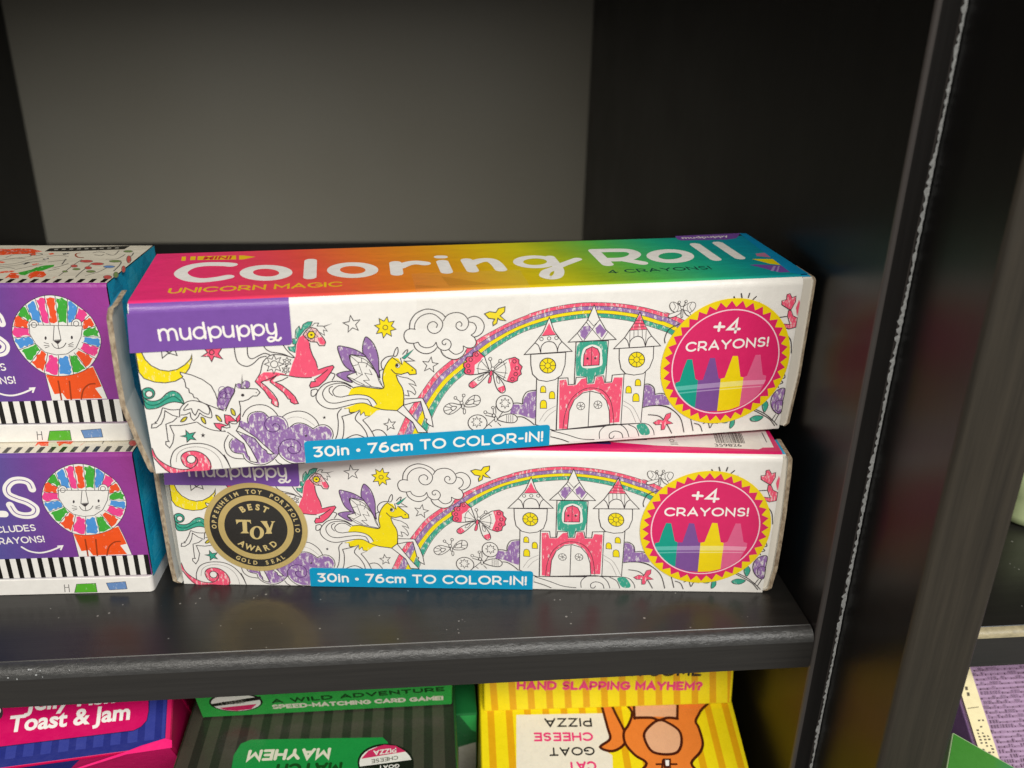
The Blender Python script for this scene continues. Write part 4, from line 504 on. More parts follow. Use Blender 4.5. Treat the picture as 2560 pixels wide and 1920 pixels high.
F|byel|0|0|0|189.39 24.58 189.29 26.61 188.99 28.63 188.49 30.61 187.81 32.53 186.93 34.38 185.89 36.13 184.67 37.77 183.3 39.28 181.79 40.65 180.15 41.86 178.4 42.91 176.55 43.79 174.63 44.47 172.65 44.97 170.63 45.27 168.6 45.37 166.56 45.27 164.54 44.97 162.56 44.47 160.64 43.79 158.8 42.91 157.05 41.86 155.41 40.65 153.89 39.28 152.52 37.77 151.31 36.13 150.26 34.38 149.39 32.53 148.7 30.61 148.2 28.63 147.9 26.61 147.8 24.58 147.9 22.54 148.2 20.52 148.7 18.54 149.39 16.62 150.26 14.78 151.31 13.03 152.52 11.39 153.89 9.87 155.41 8.5 157.05 7.29 158.8 6.24 160.64 5.37 162.56 4.68 164.54 4.18 166.56 3.88 168.6 3.78 170.63 3.88 172.65 4.18 174.63 4.68 176.55 5.37 178.4 6.24 180.15 7.29 181.79 8.5 183.3 9.87 184.67 11.39 185.89 13.03 186.93 14.78 187.81 16.62 188.49 18.54 188.99 20.52 189.29 22.54
F|bpink|0|0|0|188.65 25.28 186.51 26.78 188.22 28.75 185.86 29.85 187.2 32.09 184.68 32.77 185.61 35.21 183.01 35.44 183.51 38 180.91 37.78 180.95 40.39 178.43 39.71 178.02 42.29 175.65 41.19 174.8 43.66 172.66 42.16 171.39 44.45 169.54 42.6 167.9 44.63 166.4 42.49 164.43 44.2 163.32 41.84 161.08 43.18 160.4 40.66 157.96 41.59 157.74 38.99 155.17 39.49 155.4 36.89 152.79 36.93 153.46 34.41 150.88 34 151.98 31.63 149.51 30.78 151.01 28.64 148.73 27.37 150.57 25.52 148.54 23.88 150.68 22.38 148.97 20.41 151.34 19.3 149.99 17.06 152.52 16.38 151.58 13.94 154.18 13.72 153.69 11.15 156.29 11.38 156.24 8.77 158.77 9.44 159.18 6.86 161.55 7.96 162.4 5.49 164.54 6.99 165.8 4.71 167.65 6.55 169.3 4.52 170.8 6.66 172.77 4.95 173.87 7.32 176.11 5.97 176.79 8.5 179.23 7.56 179.46 10.16 182.02 9.67 181.8 12.27 184.41 12.22 183.73 14.75 186.31 15.16 185.21 17.53 187.68 18.38 186.18 20.52 188.47 21.78 186.62 23.63
F|bteal|0|0|0|155.94 26.37 157.56 26.34 159.29 19.76 160.24 19.19 160.23 17.3 160.33 9.82 157.45 11.25 154.5 14.23 152.99 16.75 153.03 18.79 154.29 19.23 155.01 23.07
F|bpurple|0|0|0|163.23 26.44 164.87 26.35 166.89 19.45 167.58 19.23 167.84 8.12 164.12 8.31 160.35 9.71 160.24 19.19 161.81 19.26
F|byel|0|0|0|170.56 26.69 172.22 26.6 174.03 19.52 175.06 19.28 175.11 9.31 171.86 8.29 167.84 8.04 167.58 19.23 168.87 19.5
F|brose|0|0|0|178 26.6 179.6 26.61 181.37 19.75 182.61 19.32 182.57 17.42 180.98 13.32 178.63 10.83 175.12 9.23 175.06 19.28 176.17 19.73
F|bteal2|0|0|0|153.11 17.49 160.24 17.82 160.24 16.34 153.32 16.04
F|bteal2|0|0|0|153.88 15.38 160.19 15.65 160.21 15.23 154.16 14.88
F|bpurple2|0|0|0|160.24 17.82 167.64 18.03 167.65 16.4 160.26 16.2
F|bpurple2|0|0|0|160.19 15.65 167.62 15.85 167.64 15.43 160.21 15.23
F|byel2|0|0|0|167.64 18.03 175.09 18.14 175.17 16.4 167.67 16.26
F|byel2|0|0|0|167.64 15.71 175.13 15.91 175.15 15.53 167.65 15.33
F|brose2|0|0|0|175.09 18.14 182.66 17.93 182.2 16.5 175.15 16.5
F|brose2|0|0|0|175.13 15.91 181.61 15.91 181.39 15.58 175.15 15.53
C|ringw|0|0|0.38|185.79 24.58 185.71 26.26 185.46 27.93 185.05 29.57 184.48 31.16 183.76 32.68 182.89 34.13 181.89 35.49 180.76 36.74 179.51 37.87 178.15 38.87 176.7 39.74 175.18 40.46 173.59 41.03 171.95 41.44 170.28 41.69 168.6 41.77 166.91 41.69 165.24 41.44 163.61 41.03 162.02 40.46 160.49 39.74 159.04 38.87 157.69 37.87 156.44 36.74 155.3 35.49 154.3 34.13 153.43 32.68 152.71 31.16 152.14 29.57 151.73 27.93 151.48 26.26 151.4 24.58 151.48 22.89 151.73 21.22 152.14 19.59 152.71 18 153.43 16.47 154.3 15.02 155.3 13.67 156.44 12.42 157.69 11.28 159.04 10.28 160.49 9.41 162.02 8.69 163.61 8.12 165.24 7.71 166.91 7.46 168.6 7.38 170.28 7.46 171.95 7.71 173.59 8.12 175.18 8.69 176.7 9.41 178.15 10.28 179.51 11.28 180.76 12.42 181.89 13.67 182.89 15.02 183.76 16.47 184.48 18 185.05 19.59 185.46 21.22 185.71 22.89
K|white|0.165|162.97 34.29 171.85 33.96 162.61 39.26|+4
K|white|0.18|155.03 28.84 181.75 29.25 154.58 32.06|CRAYONS!
#patch
F|patch|0|0|0|-0.28 48.46 40.87 48.02 40.8 39.22 40.81 38.33 40.48 37.79 40.06 37.54 -1.24 37.38
S|white|0|1|0.62|6.86 43.59 6.92 40.64
S|white|0|1|0.62|6.81 42.56 7.51 43.49 8.3 43.67 8.89 43.1 9.06 42.22 9.03 40.6
S|white|0|1|0.62|8.93 42.66 9.62 43.49 10.41 43.67 11 43.1 11.16 42.11 11.24 40.59
S|white|0|1|0.62|12.33 43.68 12.3 42.05 12.64 40.95 13.57 40.68 14.37 41.29 14.7 42.36
S|white|0|1|0.62|14.67 43.67 14.63 40.62
C|white|0|0|0.62|18.53 42.16 18.43 41.76 18.24 41.39 17.97 41.08 17.63 40.85 17.26 40.71 16.87 40.68 16.5 40.75 16.16 40.93 15.89 41.19 15.7 41.53 15.6 41.91 15.6 42.32 15.7 42.72 15.89 43.08 16.17 43.39 16.5 43.62 16.87 43.76 17.26 43.79 17.63 43.72 17.96 43.55 18.23 43.29 18.43 42.95 18.53 42.57
S|white|0|1|0.62|18.33 45.1 18.42 40.64
S|white|0|1|0.62|19.5 43.64 19.77 39.69
C|white|0|0|0.62|22.53 42.18 22.43 41.78 22.25 41.42 21.98 41.12 21.66 40.89 21.29 40.76 20.91 40.73 20.55 40.8 20.22 40.97 19.95 41.23 19.76 41.55 19.66 41.93 19.66 42.32 19.75 42.71 19.94 43.07 20.2 43.37 20.53 43.6 20.89 43.73 21.27 43.76 21.63 43.69 21.96 43.53 22.23 43.27 22.42 42.94 22.52 42.57
S|white|0|1|0.62|23.27 43.66 23.29 42.14 23.65 41.02 24.6 40.75 25.46 41.37 25.73 42.45
S|white|0|1|0.62|25.69 43.8 25.7 40.69
S|white|0|1|0.62|26.85 43.7 27.09 39.63
C|white|0|0|0.62|29.84 42.13 29.76 41.74 29.59 41.39 29.35 41.09 29.06 40.87 28.73 40.74 28.39 40.71 28.06 40.77 27.76 40.94 27.52 41.19 27.34 41.51 27.25 41.87 27.25 42.26 27.33 42.64 27.5 42.99 27.74 43.29 28.03 43.51 28.36 43.64 28.7 43.67 29.03 43.61 29.32 43.44 29.57 43.19 29.74 42.88 29.83 42.51
S|white|0|1|0.62|30.63 43.73 30.83 39.71
C|white|0|0|0.62|33.69 42.19 33.61 41.81 33.43 41.46 33.18 41.16 32.87 40.94 32.53 40.8 32.16 40.77 31.81 40.84 31.49 41.01 31.23 41.26 31.04 41.58 30.94 41.95 30.93 42.33 31.01 42.72 31.19 43.07 31.44 43.36 31.74 43.58 32.09 43.71 32.45 43.75 32.81 43.68 33.12 43.51 33.39 43.26 33.58 42.95 33.68 42.58
S|white|0|1|0.62|34.51 43.86 34.57 42.43 34.96 41.31 35.94 41.04 36.76 41.77
S|white|0|1|0.62|36.71 43.86 36.85 41.65 36.65 40.11 35.95 39.04 34.94 38.87 34.49 39.45
S|white|0|1|0.62|34.48 39.38 35 39.98 36.03 39.81 36.76 39.11 37.36 39.07 37.92 39.71
#banner
F|cyan|0|0|0|41.51 0.12 114.28 0.12 114.28 6.46 114.03 7.06 113.38 7.36 42.41 7.36 41.76 7.06 41.51 6.46
K|white|0.185|43.85 1.79 112.34 1.79 43.85 5.33|30in • 76cm TO COLOR-IN!
#top
S|white|0|1|3.7|23.15 31.13 20.56 32.05 15.26 32.46 11.49 30.28 9.82 24.98 12.07 19.98 16.01 17.37 20.37 18.05 23.28 19.66
C|white|0|0|3.7|39.24 21.57 39.16 20.35 38.8 19.24 38.19 18.29 37.36 17.53 36.36 17.02 35.22 16.76 34.01 16.77 32.78 17.05 31.6 17.59 30.51 18.36 29.58 19.32 28.84 20.44 28.34 21.65 28.09 22.9 28.13 24.13 28.45 25.27 29.03 26.27 29.85 27.07 30.87 27.63 32.04 27.92 33.3 27.91 34.57 27.62 35.8 27.05 36.91 26.24 37.85 25.23 38.57 24.07 39.05 22.83
S|white|0|0|3.7|46.03 32.61 46.13 16.63
F|yel2|0|0|0|7.77 41.07 8.95 41.15 9.41 36.86 8.25 36.79
F|yel2|0|0|0|10.32 40.99 11.8 41.04 12.16 37.17 10.7 37.13
F|yel2|0|0|0|12.41 40.97 23.59 40.55 24.03 36.43 12.76 37.1
F|yel2|0|0|0|24.51 40.45 25.89 40.29 29.52 38.47 26.23 36.28 24.9 36.12
T|red2|0.03|14.36 37.34 22.42 37.04 13.95 40.58|MINI
K|yel2|0.16|8.89 6.9 55.22 7.26 8.2 11.27|UNICORN MAGIC
C|white|0|0|3.7|63.84 21.18 63.65 19.95 63.2 18.82 62.5 17.85 61.6 17.08 60.55 16.56 59.38 16.29 58.17 16.3 56.96 16.58 55.81 17.13 54.79 17.9 53.93 18.87 53.28 20 52.88 21.23 52.74 22.5 52.89 23.74 53.3 24.91 53.97 25.92 54.87 26.74 55.95 27.31 57.15 27.6 58.41 27.6 59.66 27.31 60.85 26.73 61.9 25.91 62.76 24.89 63.39 23.72 63.76 22.46
S|white|0|0|3.7|71.06 27.27 70.84 16.91
S|white|0|1|3.7|72.01 23.24 74.68 26.22 77.23 27.07 79.76 25.83
S|white|0|0|3.7|85.17 26.88 85.36 16.94
S|white|0|0|3|84.63 32 85.95 31.85
S|white|0|0|3.7|92.68 27.61 93.09 17.22
S|white|0|1|3.7|93.38 23.62 96.7 26.82 99.88 26.78 101.15 22.92 101.58 17.22
C|white|0|0|3.1|118.43 23.02 118.06 21.95 117.44 20.97 116.62 20.13 115.64 19.47 114.55 19.02 113.39 18.8 112.23 18.81 111.12 19.06 110.11 19.54 109.26 20.22 108.6 21.07 108.17 22.06 107.99 23.12 108.06 24.22 108.41 25.3 108.99 26.3 109.8 27.17 110.78 27.87 111.9 28.35 113.09 28.6 114.29 28.59 115.44 28.33 116.47 27.83 117.34 27.11 117.99 26.23 118.4 25.21 118.55 24.12
S|white|0|1|3|118.88 27.84 118.97 19.79 118.5 13.7 116.76 8.98 114.64 7.79 113.12 9.9 114.38 13.49
S|white|0|1|3|114.12 13.02 115.03 14.31 117.96 16.8 121.28 20.04 126.84 24.74
S|white|0|0|3.7|134.45 33.14 134.79 18.64
S|white|0|1|3.7|135.4 33.03 140.88 32.81 145.38 31.9 146.66 28.43 144.33 24.8 140.68 23.05 135.34 23.17
S|white|0|0|3.7|141.28 22.48 145.8 18.59
C|white|0|0|3.7|162.73 23.98 162.13 22.81 161.29 21.73 160.24 20.82 159.03 20.09 157.74 19.6 156.42 19.35 155.12 19.37 153.93 19.64 152.88 20.16 152.04 20.9 151.43 21.83 151.11 22.91 151.07 24.08 151.33 25.28 151.88 26.47 152.7 27.56 153.74 28.52 154.95 29.29 156.28 29.83 157.65 30.1 158.99 30.09 160.23 29.81 161.31 29.26 162.16 28.47 162.75 27.5 163.05 26.38 163.04 25.19
S|white|0|0|3.7|169.81 36.05 170.24 19.89
S|white|0|0|3.7|178.07 36.84 178.47 20.48
K|dk|0.16|132.7 9.55 165.2 10.01 133.69 12.91|4 CRAYONS!
F|patch|0|0|0|166.74 46.88 190.93 48.08 186.92 42.14 182.85 40.66 166.89 41.54 166.14 42.93
T|white|0.01|168.13 43.16 185.13 43.98 169.09 45.72|mudpuppy
F|rose3|0|0|0|185.52 24 190.01 24.82 189.26 18.98 184.75 21.45
F|yellow|0|0|0|181.81 18.55 189.06 17.72 188.9 10.84 185.25 13.11
F|patch|0|0|0|178.36 12.69 180.49 13.05 188.9 10.84 188.02 4.35 184.26 4.56 180.16 10.64
F|lilac|0|0|0|185.37 10.88 186.12 10.8 182.97 5.89 182.27 6.44
F|lilac|0|0|0|186.79 10.72 187.31 10.66 184.04 5.05 183.56 5.35
F|bluee|0|0|0|190.38 47.83 192.81 47.57 192.52 2.18 188.95 2.37 187.54 4.17
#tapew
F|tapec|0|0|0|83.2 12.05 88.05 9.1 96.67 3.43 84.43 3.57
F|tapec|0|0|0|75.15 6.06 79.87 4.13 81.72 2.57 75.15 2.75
#price
#seal
F|gold|0|0|0|19.58 25.23 24.33 25.17 24.3 23.6 23.89 24.39 23.06 24.6 22.82 20.99 23.36 20.22 20.53 20.17 21.47 20.97 21.58 24.49 20.46 24.33 19.71 23.46
F|gold|0|0|0|27.35 24.8 29.55 24.84 29.39 24.41 30.05 22.27 30.97 24.29 30.65 24.8 32.12 24.83 31.46 24.3 30.44 21.13 30.66 20.21 28.33 20.08 28.94 20.81 29.05 21.97 27.79 24.23
F|gold|0|0|0|28.1 20.51 28 19.95 27.78 19.43 27.47 18.95 27.07 18.55 26.61 18.24 26.11 18.05 25.6 17.97 25.1 18.03 24.64 18.2 24.24 18.49 23.92 18.88 23.69 19.35 23.58 19.87 23.57 20.43 23.69 20.98 23.9 21.51 24.22 21.98 24.62 22.38 25.07 22.68 25.57 22.87 26.07 22.94 26.57 22.89 27.03 22.72 27.43 22.43 27.75 22.05 27.98 21.58 28.1 21.06
F|blk|0|0|0|26.87 20.49 26.79 19.96 26.64 19.47 26.44 19.05 26.19 18.72 25.92 18.51 25.65 18.44 25.38 18.5 25.15 18.7 24.97 19.02 24.85 19.44 24.79 19.93 24.81 20.45 24.89 20.97 25.04 21.46 25.25 21.88 25.49 22.21 25.76 22.41 26.03 22.49 26.29 22.42 26.52 22.23 26.7 21.91 26.83 21.49 26.89 21.01
#lion
F|paper|0|0|0|-21.93 22.22 -21.61 13.68 -5.22 14.06 -6.44 20.1 -7.67 24.8 -13.37 23.38
F|orange|0.06|0|0|-21.8 22.02 -20.45 15.72 -18.12 16.05 -17.15 14.05 -6.66 14.26 -8.28 17.59 -6.25 18.13 -7.78 24.49 -13.49 22.61
S|line|0|1|0.16|-21.59 13.76 -21.93 22.22
S|line|0|1|0.16|-5.21 14.14 -6.44 20.1 -7.67 24.8
S|brown|0|0|0.5|-18.6 20 -18.74 13.89
S|brown|0|0|0.5|-15.38 19.92 -15.88 13.81
S|brown|0|1|0.45|-12.91 14.02 -11.78 17.08 -9.88 18.81 -8.06 19.04
F|paper|0|1|0|-17.71 46.7 -14.76 46.72 -11.5 45.69 -8.86 43.64 -6.03 40.65 -4.78 37.47 -4.05 33.89 -4.69 30.68 -6.52 27.09 -9.58 23.88 -13.73 22.15 -18.17 21.63 -22.18 22.62 -25.62 25.78 -28.03 30.03 -28.92 33.82 -28.42 37.36 -26.5 41.02 -23.45 44.07 -20.5 45.84
F|lred|0.05|0|0|-17.45 45.83 -16.84 45.91 -16.26 46.19 -15.66 46.04 -14.98 45.84 -15.18 45.03 -15.09 44.24 -15.44 43.41 -15.54 42.6 -15.21 41.84 -15.53 41 -15.41 40.21 -15.49 39.4 -15.5 38.86 -16.55 38.21 -17.75 38.55 -17.79 39.35 -17.25 40.27 -17.29 41.06 -17.23 41.88 -17.16 42.69 -17.29 43.46 -17.51 44.21 -17.3 45.05
F|lgreen|0.05|0|0|-14.51 45.89 -13.84 45.64 -12.89 46.12 -12.41 45.52 -11.64 44.94 -11.74 44.14 -11.93 43.34 -12.17 42.54 -12.33 41.73 -12.56 40.93 -12.61 40.11 -12.92 39.31 -13.02 38.21 -13.94 38.75 -15.35 38.48 -14.87 39.35 -14.98 40.14 -14.84 40.96 -15.07 41.73 -14.98 42.54 -14.53 43.4 -14.36 44.21 -14.75 44.96
F|lblue|0.05|0|0|-11.35 44.95 -10.59 45 -10.12 44.37 -9.63 43.86 -9.18 43.18 -9.47 42.21 -9.73 41.24 -10.33 40.36 -10.58 39.21 -11.48 38.69 -12.41 38.39 -12.34 39.21 -12.46 40.02 -12.08 40.83 -12.17 41.64 -11.64 42.44 -11.47 43.24 -11.57 44.05
F|lpink|0.05|0|0|-8.79 43.01 -8.15 42.43 -7.22 42.19 -6.93 41.36 -6.64 40.8 -7.36 40.22 -7.84 39.17 -8.78 38.58 -9.55 38.63 -10.24 39.21 -10.15 40.24 -9.55 41.12 -9.09 42.03
F|lred|0.05|0|0|-6.46 39.94 -5.81 39.61 -5.66 38.96 -5.41 38.3 -5.25 37.71 -6.03 37.1 -6.89 37.43 -7.64 36.45 -8.7 36.6 -8.54 37.51 -8.34 38.29 -7.81 39.23 -6.87 39.4
F|lgreen|0.05|0|0|-4.95 37.23 -5 36.23 -4.24 35.7 -4.77 34.92 -4.59 34.14 -5.38 34.28 -6.17 34.45 -7.01 34.3 -7.85 34.17 -8.87 34.43 -8.84 35.25 -8.4 35.95 -7.6 36.42 -6.81 36.88 -5.95 36.58
F|lblue|0.05|0|0|-4.83 33.6 -4.39 33.04 -4.62 32.4 -4.51 31.53 -5.26 30.74 -5.8 31.34 -6.48 31.5 -7.18 31.63 -7.87 31.78 -8.46 32.22 -9.23 32.42 -8.8 33.12 -8.65 33.94 -7.85 33.84 -7.05 33.75 -6.29 33.43 -5.46 33.52
F|lpink|0.05|0|0|-5.03 30.53 -5.68 29.79 -5.67 28.89 -6.34 28.41 -6.64 27.99 -7.45 28.13 -8.08 28.55 -8.87 28.69 -9.4 29.28 -9.92 29.88 -10.45 30.33 -9.82 31.02 -9.32 32.02 -8.56 32.04 -7.96 31.66 -7.46 30.96 -6.6 31.28 -5.99 30.88
F|lred|0.05|0|0|-7.36 27.32 -7.88 26.57 -8.22 25.84 -8.89 25.11 -9.85 24.46 -10.37 25.05 -10.5 25.97 -10.9 26.66 -11.21 27.42 -11.62 28.09 -11.95 28.84 -11.42 29.37 -10.96 29.75 -10.33 29.34 -9.68 28.96 -8.98 28.65 -8.31 28.29 -7.98 27.37
F|lgreen|0.05|0|0|-10 23.9 -10.89 23.71 -11.66 23.16 -12.57 22.71 -13.76 22.82 -13.75 23.68 -13.65 24.55 -13.8 25.35 -13.95 26.16 -13.81 27.03 -13.75 28.2 -13.02 27.97 -12.67 28.3 -11.75 28.06 -11.76 27.03 -11.31 26.39 -11.12 25.52 -10.6 24.94
F|lblue|0.05|0|0|-14.15 22.9 -14.96 22.01 -15.88 22.18 -16.75 22.38 -17.73 22.33 -17.76 23.23 -17.63 24.12 -17.11 25 -17.36 25.89 -17.26 26.78 -16.8 27.56 -16.02 27.38 -15.11 28.17 -14.31 27.76 -14.48 26.88 -14.3 26.08 -14.34 25.23 -14.01 24.47 -14.41 23.52
F|lpink|0.05|0|0|-18.45 22.07 -19.33 21.94 -20.16 22.31 -20.81 22.9 -21.7 23.21 -21.36 24.06 -21.36 25.02 -20.77 25.8 -20.18 26.58 -19.94 27.46 -19.87 28.25 -18.93 28.51 -18.37 27.68 -17.7 27.71 -17.39 26.82 -17.85 25.94 -17.58 25.05 -17.8 24.16 -18.08 23.28
F|lred|0.05|0|0|-22.37 23.18 -22.96 24.08 -24 24.25 -24.42 25.2 -25.2 26.31 -24.18 26.56 -23.55 27.29 -23.28 28.46 -22.26 28.7 -21.61 29.92 -20.99 29.35 -20.45 28.68 -20.95 27.88 -21.19 27 -20.96 25.99 -21.58 25.22 -21.9 24.35
F|lgreen|0.05|0|0|-25.29 26.67 -26.23 27.09 -26.54 28.15 -26.76 29.16 -27.29 29.64 -26.64 30.32 -25.91 30.49 -25.19 30.66 -24.5 31.04 -23.78 31.27 -22.78 31.95 -22.5 31.05 -22.01 29.87 -22.98 29.57 -23.41 28.6 -24.17 28.04 -24.63 27.1
F|lblue|0.05|0|0|-27.61 30.52 -27.83 31.37 -28.11 32.03 -28.68 32.71 -28.26 33.78 -27.57 33.33 -26.79 33.74 -26.03 33.96 -25.3 33.84 -24.53 34.15 -23.96 33.85 -23.43 33.19 -23.34 32.25 -23.99 31.57 -24.77 31.77 -25.42 31.14 -26.2 31.39 -26.85 30.69
F|lpink|0.05|0|0|-28.16 34.24 -28.71 34.8 -28.84 35.74 -28.37 36.36 -27.89 37.23 -27.19 36.93 -26.38 37 -25.62 36.89 -24.83 36.94 -23.94 36.56 -24.25 35.41 -23.9 34.29 -24.61 34.58 -25.34 34.64 -26.09 34.53 -26.89 34.01 -27.64 33.91
F|lred|0.05|0|0|-28.06 37.61 -27.66 38.4 -27.42 39.21 -27.08 40.11 -26.21 40.65 -25.55 40.29 -25.14 39.52 -24.31 39.42 -23.55 38.72 -24.21 37.86 -24.05 37.06 -24.91 36.78 -25.53 37.39 -26.41 37.05 -27.15 37.23
F|lgreen|0.05|0|0|-26.13 41.07 -25.54 41.72 -25.13 42.69 -24.42 43.26 -23.7 43.35 -23.45 42.59 -23.29 41.8 -23.09 41.03 -22.58 40.39 -22.75 39.27 -23.2 39.56 -23.79 38.8 -24.05 39.8 -24.65 40.26 -25.62 40.16
F|lblue|0.05|0|0|-23.03 43.56 -22.58 44.16 -22.04 44.42 -21.39 45.12 -20.88 44.95 -20.72 44.17 -20.58 43.39 -20.7 42.51 -20.12 41.87 -19.88 41.12 -20.18 40.16 -20.23 39.29 -19.9 38.66 -20.92 38.5 -21.66 38.93 -22.45 39.54 -22.36 40.46 -22.4 41.31 -22.99 41.9 -22.85 42.84
F|lpink|0.05|0|0|-20.3 45.38 -19.61 45.32 -19.09 46.05 -18.48 46.12 -17.78 45.81 -17.61 45.05 -18 44.17 -18.09 43.36 -18.21 42.54 -17.97 41.79 -17.69 41.04 -17.91 40.19 -17.91 39.39 -17.97 38.32 -18.74 38.24 -19.47 38.59 -19.8 39.32 -19.64 40.23 -19.83 41.01 -19.72 41.89 -20.03 42.62 -19.74 43.56 -19.95 44.33
S|line|0|0|0.18|-17.71 46.7 -17.69 37.71
S|line|0|0|0.18|-14.76 46.72 -15.33 37.67
S|line|0|0|0.18|-11.5 45.69 -12.82 37.62
S|line|0|0|0.18|-8.86 43.64 -10.57 38.88
S|line|0|0|0.18|-6.03 40.65 -8.74 38.47
S|line|0|0|0.18|-4.78 37.47 -8.84 36.24
S|line|0|0|0.18|-4.05 33.89 -9.1 34.18
S|line|0|0|0.18|-4.69 30.68 -9.71 32.3
S|line|0|0|0.18|-6.52 27.09 -11.12 30.44
S|line|0|0|0.18|-9.58 23.88 -12.45 29.13
S|line|0|0|0.18|-13.73 22.15 -14 28.4
S|line|0|0|0.18|-18.17 21.63 -17.06 28.28
S|line|0|0|0.18|-22.18 22.62 -19.95 29.1
S|line|0|0|0.18|-25.62 25.78 -21.65 30.28
S|line|0|0|0.18|-28.03 30.03 -22.74 32.19
S|line|0|0|0.18|-28.92 33.82 -23.32 34.27
S|line|0|0|0.18|-28.42 37.36 -23.68 36.71
S|line|0|0|0.18|-26.5 41.02 -23.47 38.75
S|line|0|0|0.18|-23.45 44.07 -22.47 39.1
S|line|0|0|0.18|-20.5 45.84 -19.57 37.75
C|line|0|1|0.18|-17.71 46.7 -14.76 46.72 -11.5 45.69 -8.86 43.64 -6.03 40.65 -4.78 37.47 -4.05 33.89 -4.69 30.68 -6.52 27.09 -9.58 23.88 -13.73 22.15 -18.17 21.63 -22.18 22.62 -25.62 25.78 -28.03 30.03 -28.92 33.82 -28.42 37.36 -26.5 41.02 -23.45 44.07 -20.5 45.84
F|paper|0|0|0|-20.93 37.66 -21.15 37.03 -21.55 36.49 -22.07 36.14 -22.64 36.02 -23.15 36.16 -23.55 36.53 -23.75 37.08 -23.75 37.72 -23.53 38.35 -23.13 38.88 -22.61 39.23 -22.05 39.35 -21.53 39.21 -21.14 38.85 -20.93 38.3
F|paper|0|0|0|-8.79 37.92 -9.01 37.26 -9.41 36.71 -9.94 36.35 -10.51 36.23 -11.05 36.37 -11.46 36.75 -11.68 37.31 -11.69 37.97 -11.47 38.62 -11.07 39.17 -10.54 39.53 -9.97 39.65 -9.44 39.51 -9.03 39.13 -8.8 38.57
C|line|0|0|0.18|-20.93 37.66 -21.15 37.03 -21.55 36.49 -22.07 36.14 -22.64 36.02 -23.15 36.16 -23.55 36.53 -23.75 37.08 -23.75 37.72 -23.53 38.35 -23.13 38.88 -22.61 39.23 -22.05 39.35 -21.53 39.21 -21.14 38.85 -20.93 38.3
C|line|0|0|0.18|-8.79 37.92 -9.01 37.26 -9.41 36.71 -9.94 36.35 -10.51 36.23 -11.05 36.37 -11.46 36.75 -11.68 37.31 -11.69 37.97 -11.47 38.62 -11.07 39.17 -10.54 39.53 -9.97 39.65 -9.44 39.51 -9.03 39.13 -8.8 38.57
F|paper|0|0|0|-23.57 37.82 -23.97 35.04 -22.81 31.82 -20.71 29.31 -17.67 28.4 -14.43 28.72 -11.57 30.64 -9.6 34 -8.65 37.43
C|line|0|0|0.18|-23.57 37.82 -23.97 35.04 -22.81 31.82 -20.71 29.31 -17.67 28.4 -14.43 28.72 -11.57 30.64 -9.6 34 -8.65 37.43
C|line|0|0|0.18|-21.51 37.78 -21.68 37.38 -22.01 37.09 -22.4 36.98 -22.76 37.1 -22.98 37.4 -23.01 37.81 -22.84 38.22 -22.51 38.51 -22.12 38.61 -21.76 38.5 -21.54 38.19
C|line|0|0|0.18|-9.55 38.12 -9.72 37.71 -10.04 37.42 -10.44 37.31 -10.8 37.43 -11.03 37.73 -11.06 38.14 -10.9 38.55 -10.57 38.84 -10.18 38.95 -9.82 38.83 -9.59 38.53
S|line|0|0|0.2|-16.62 37.51 -17.69 33.03 -15.45 33.18 -15.52 37.49
F|line|0|0|0|-17.69 32.85 -15.24 33.06 -16.61 31.73
S|line|0|0|0.2|-16.61 31.73 -16.61 30.55
S|line|0|1|0.22|-18.32 32.1 -17.74 30.84 -16.63 30.44 -15.17 30.98 -14.18 32.21
F|line|0|0|0|-19.41 33.71 -19.53 33.38 -19.72 33.18 -19.91 33.18 -20.04 33.39 -20.04 33.72 -19.92 34.05 -19.73 34.25 -19.54 34.25 -19.41 34.04
F|line|0|0|0|-11.94 33.86 -12.05 33.53 -12.25 33.33 -12.44 33.33 -12.57 33.54 -12.57 33.87 -12.46 34.2 -12.27 34.4 -12.07 34.4 -11.95 34.19
S|line|0|0|0.18|-20.5 32.34 -19.14 31.93
S|line|0|0|0.18|-20.66 31.4 -19.06 31.48
S|line|0|0|0.18|-20.48 30.63 -19.13 31.1
S|line|0|0|0.18|-13.64 31.63 -12.09 32.35
S|line|0|0|0.18|-13.51 31.44 -12.11 31.6
S|line|0|0|0.18|-13.72 31.14 -12.32 30.92
#liontext
S|white|0|1|2.3|-31.21 38.34 -31.72 40.56 -33.71 41.52 -36.41 41.2 -38.55 39.03 -38.56 36.63 -36.36 35.1 -33.49 33.73 -31.53 31.62 -32.39 29.56 -35.02 29.04 -37.67 30.05 -38.83 32.9
S|lpatch|0|1|0.3|-31.17 38.52 -31.72 40.56 -33.71 41.52 -36.41 41.2 -38.55 39.03 -38.56 36.63 -36.36 35.1 -33.49 33.73 -31.53 31.62 -32.39 29.56 -35.02 29.04 -37.67 30.05 -38.73 32.64
S|white|0|0|2.3|-45.81 42.1 -47.88 30.08 -41.03 29.74
K|white|0.16|-47.66 22.82 -32.74 23.52 -47.16 25.23|INCLUDES
K|white|0.16|-47.09 18.66 -30.86 19.32 -46.58 21.13|CRAYONS!
S|white|0|1|0.55|-38.32 17.74 -36.22 16.11 -33.12 15.44 -29.76 16.15 -26.09 17.75
S|white|0|0|0.5|-27.28 17.74 -25.91 17.82 -26.64 16.46
#tray
S|line|0|0|0.2|-27.6 3.64 -27.87 0.77
S|line|0|0|0.2|-26.27 3.68 -26.49 0.73
S|line|0|0|0.2|-27.56 2.53 -26.3 2.58
F|lgreen2|0.1|0|0|-23.79 3.73 -17.82 3.89 -17.88 0.48 -24.94 0.48
C|line|0|0|0.15|-23.79 3.73 -17.82 3.89 -17.88 0.48 -24.94 0.48
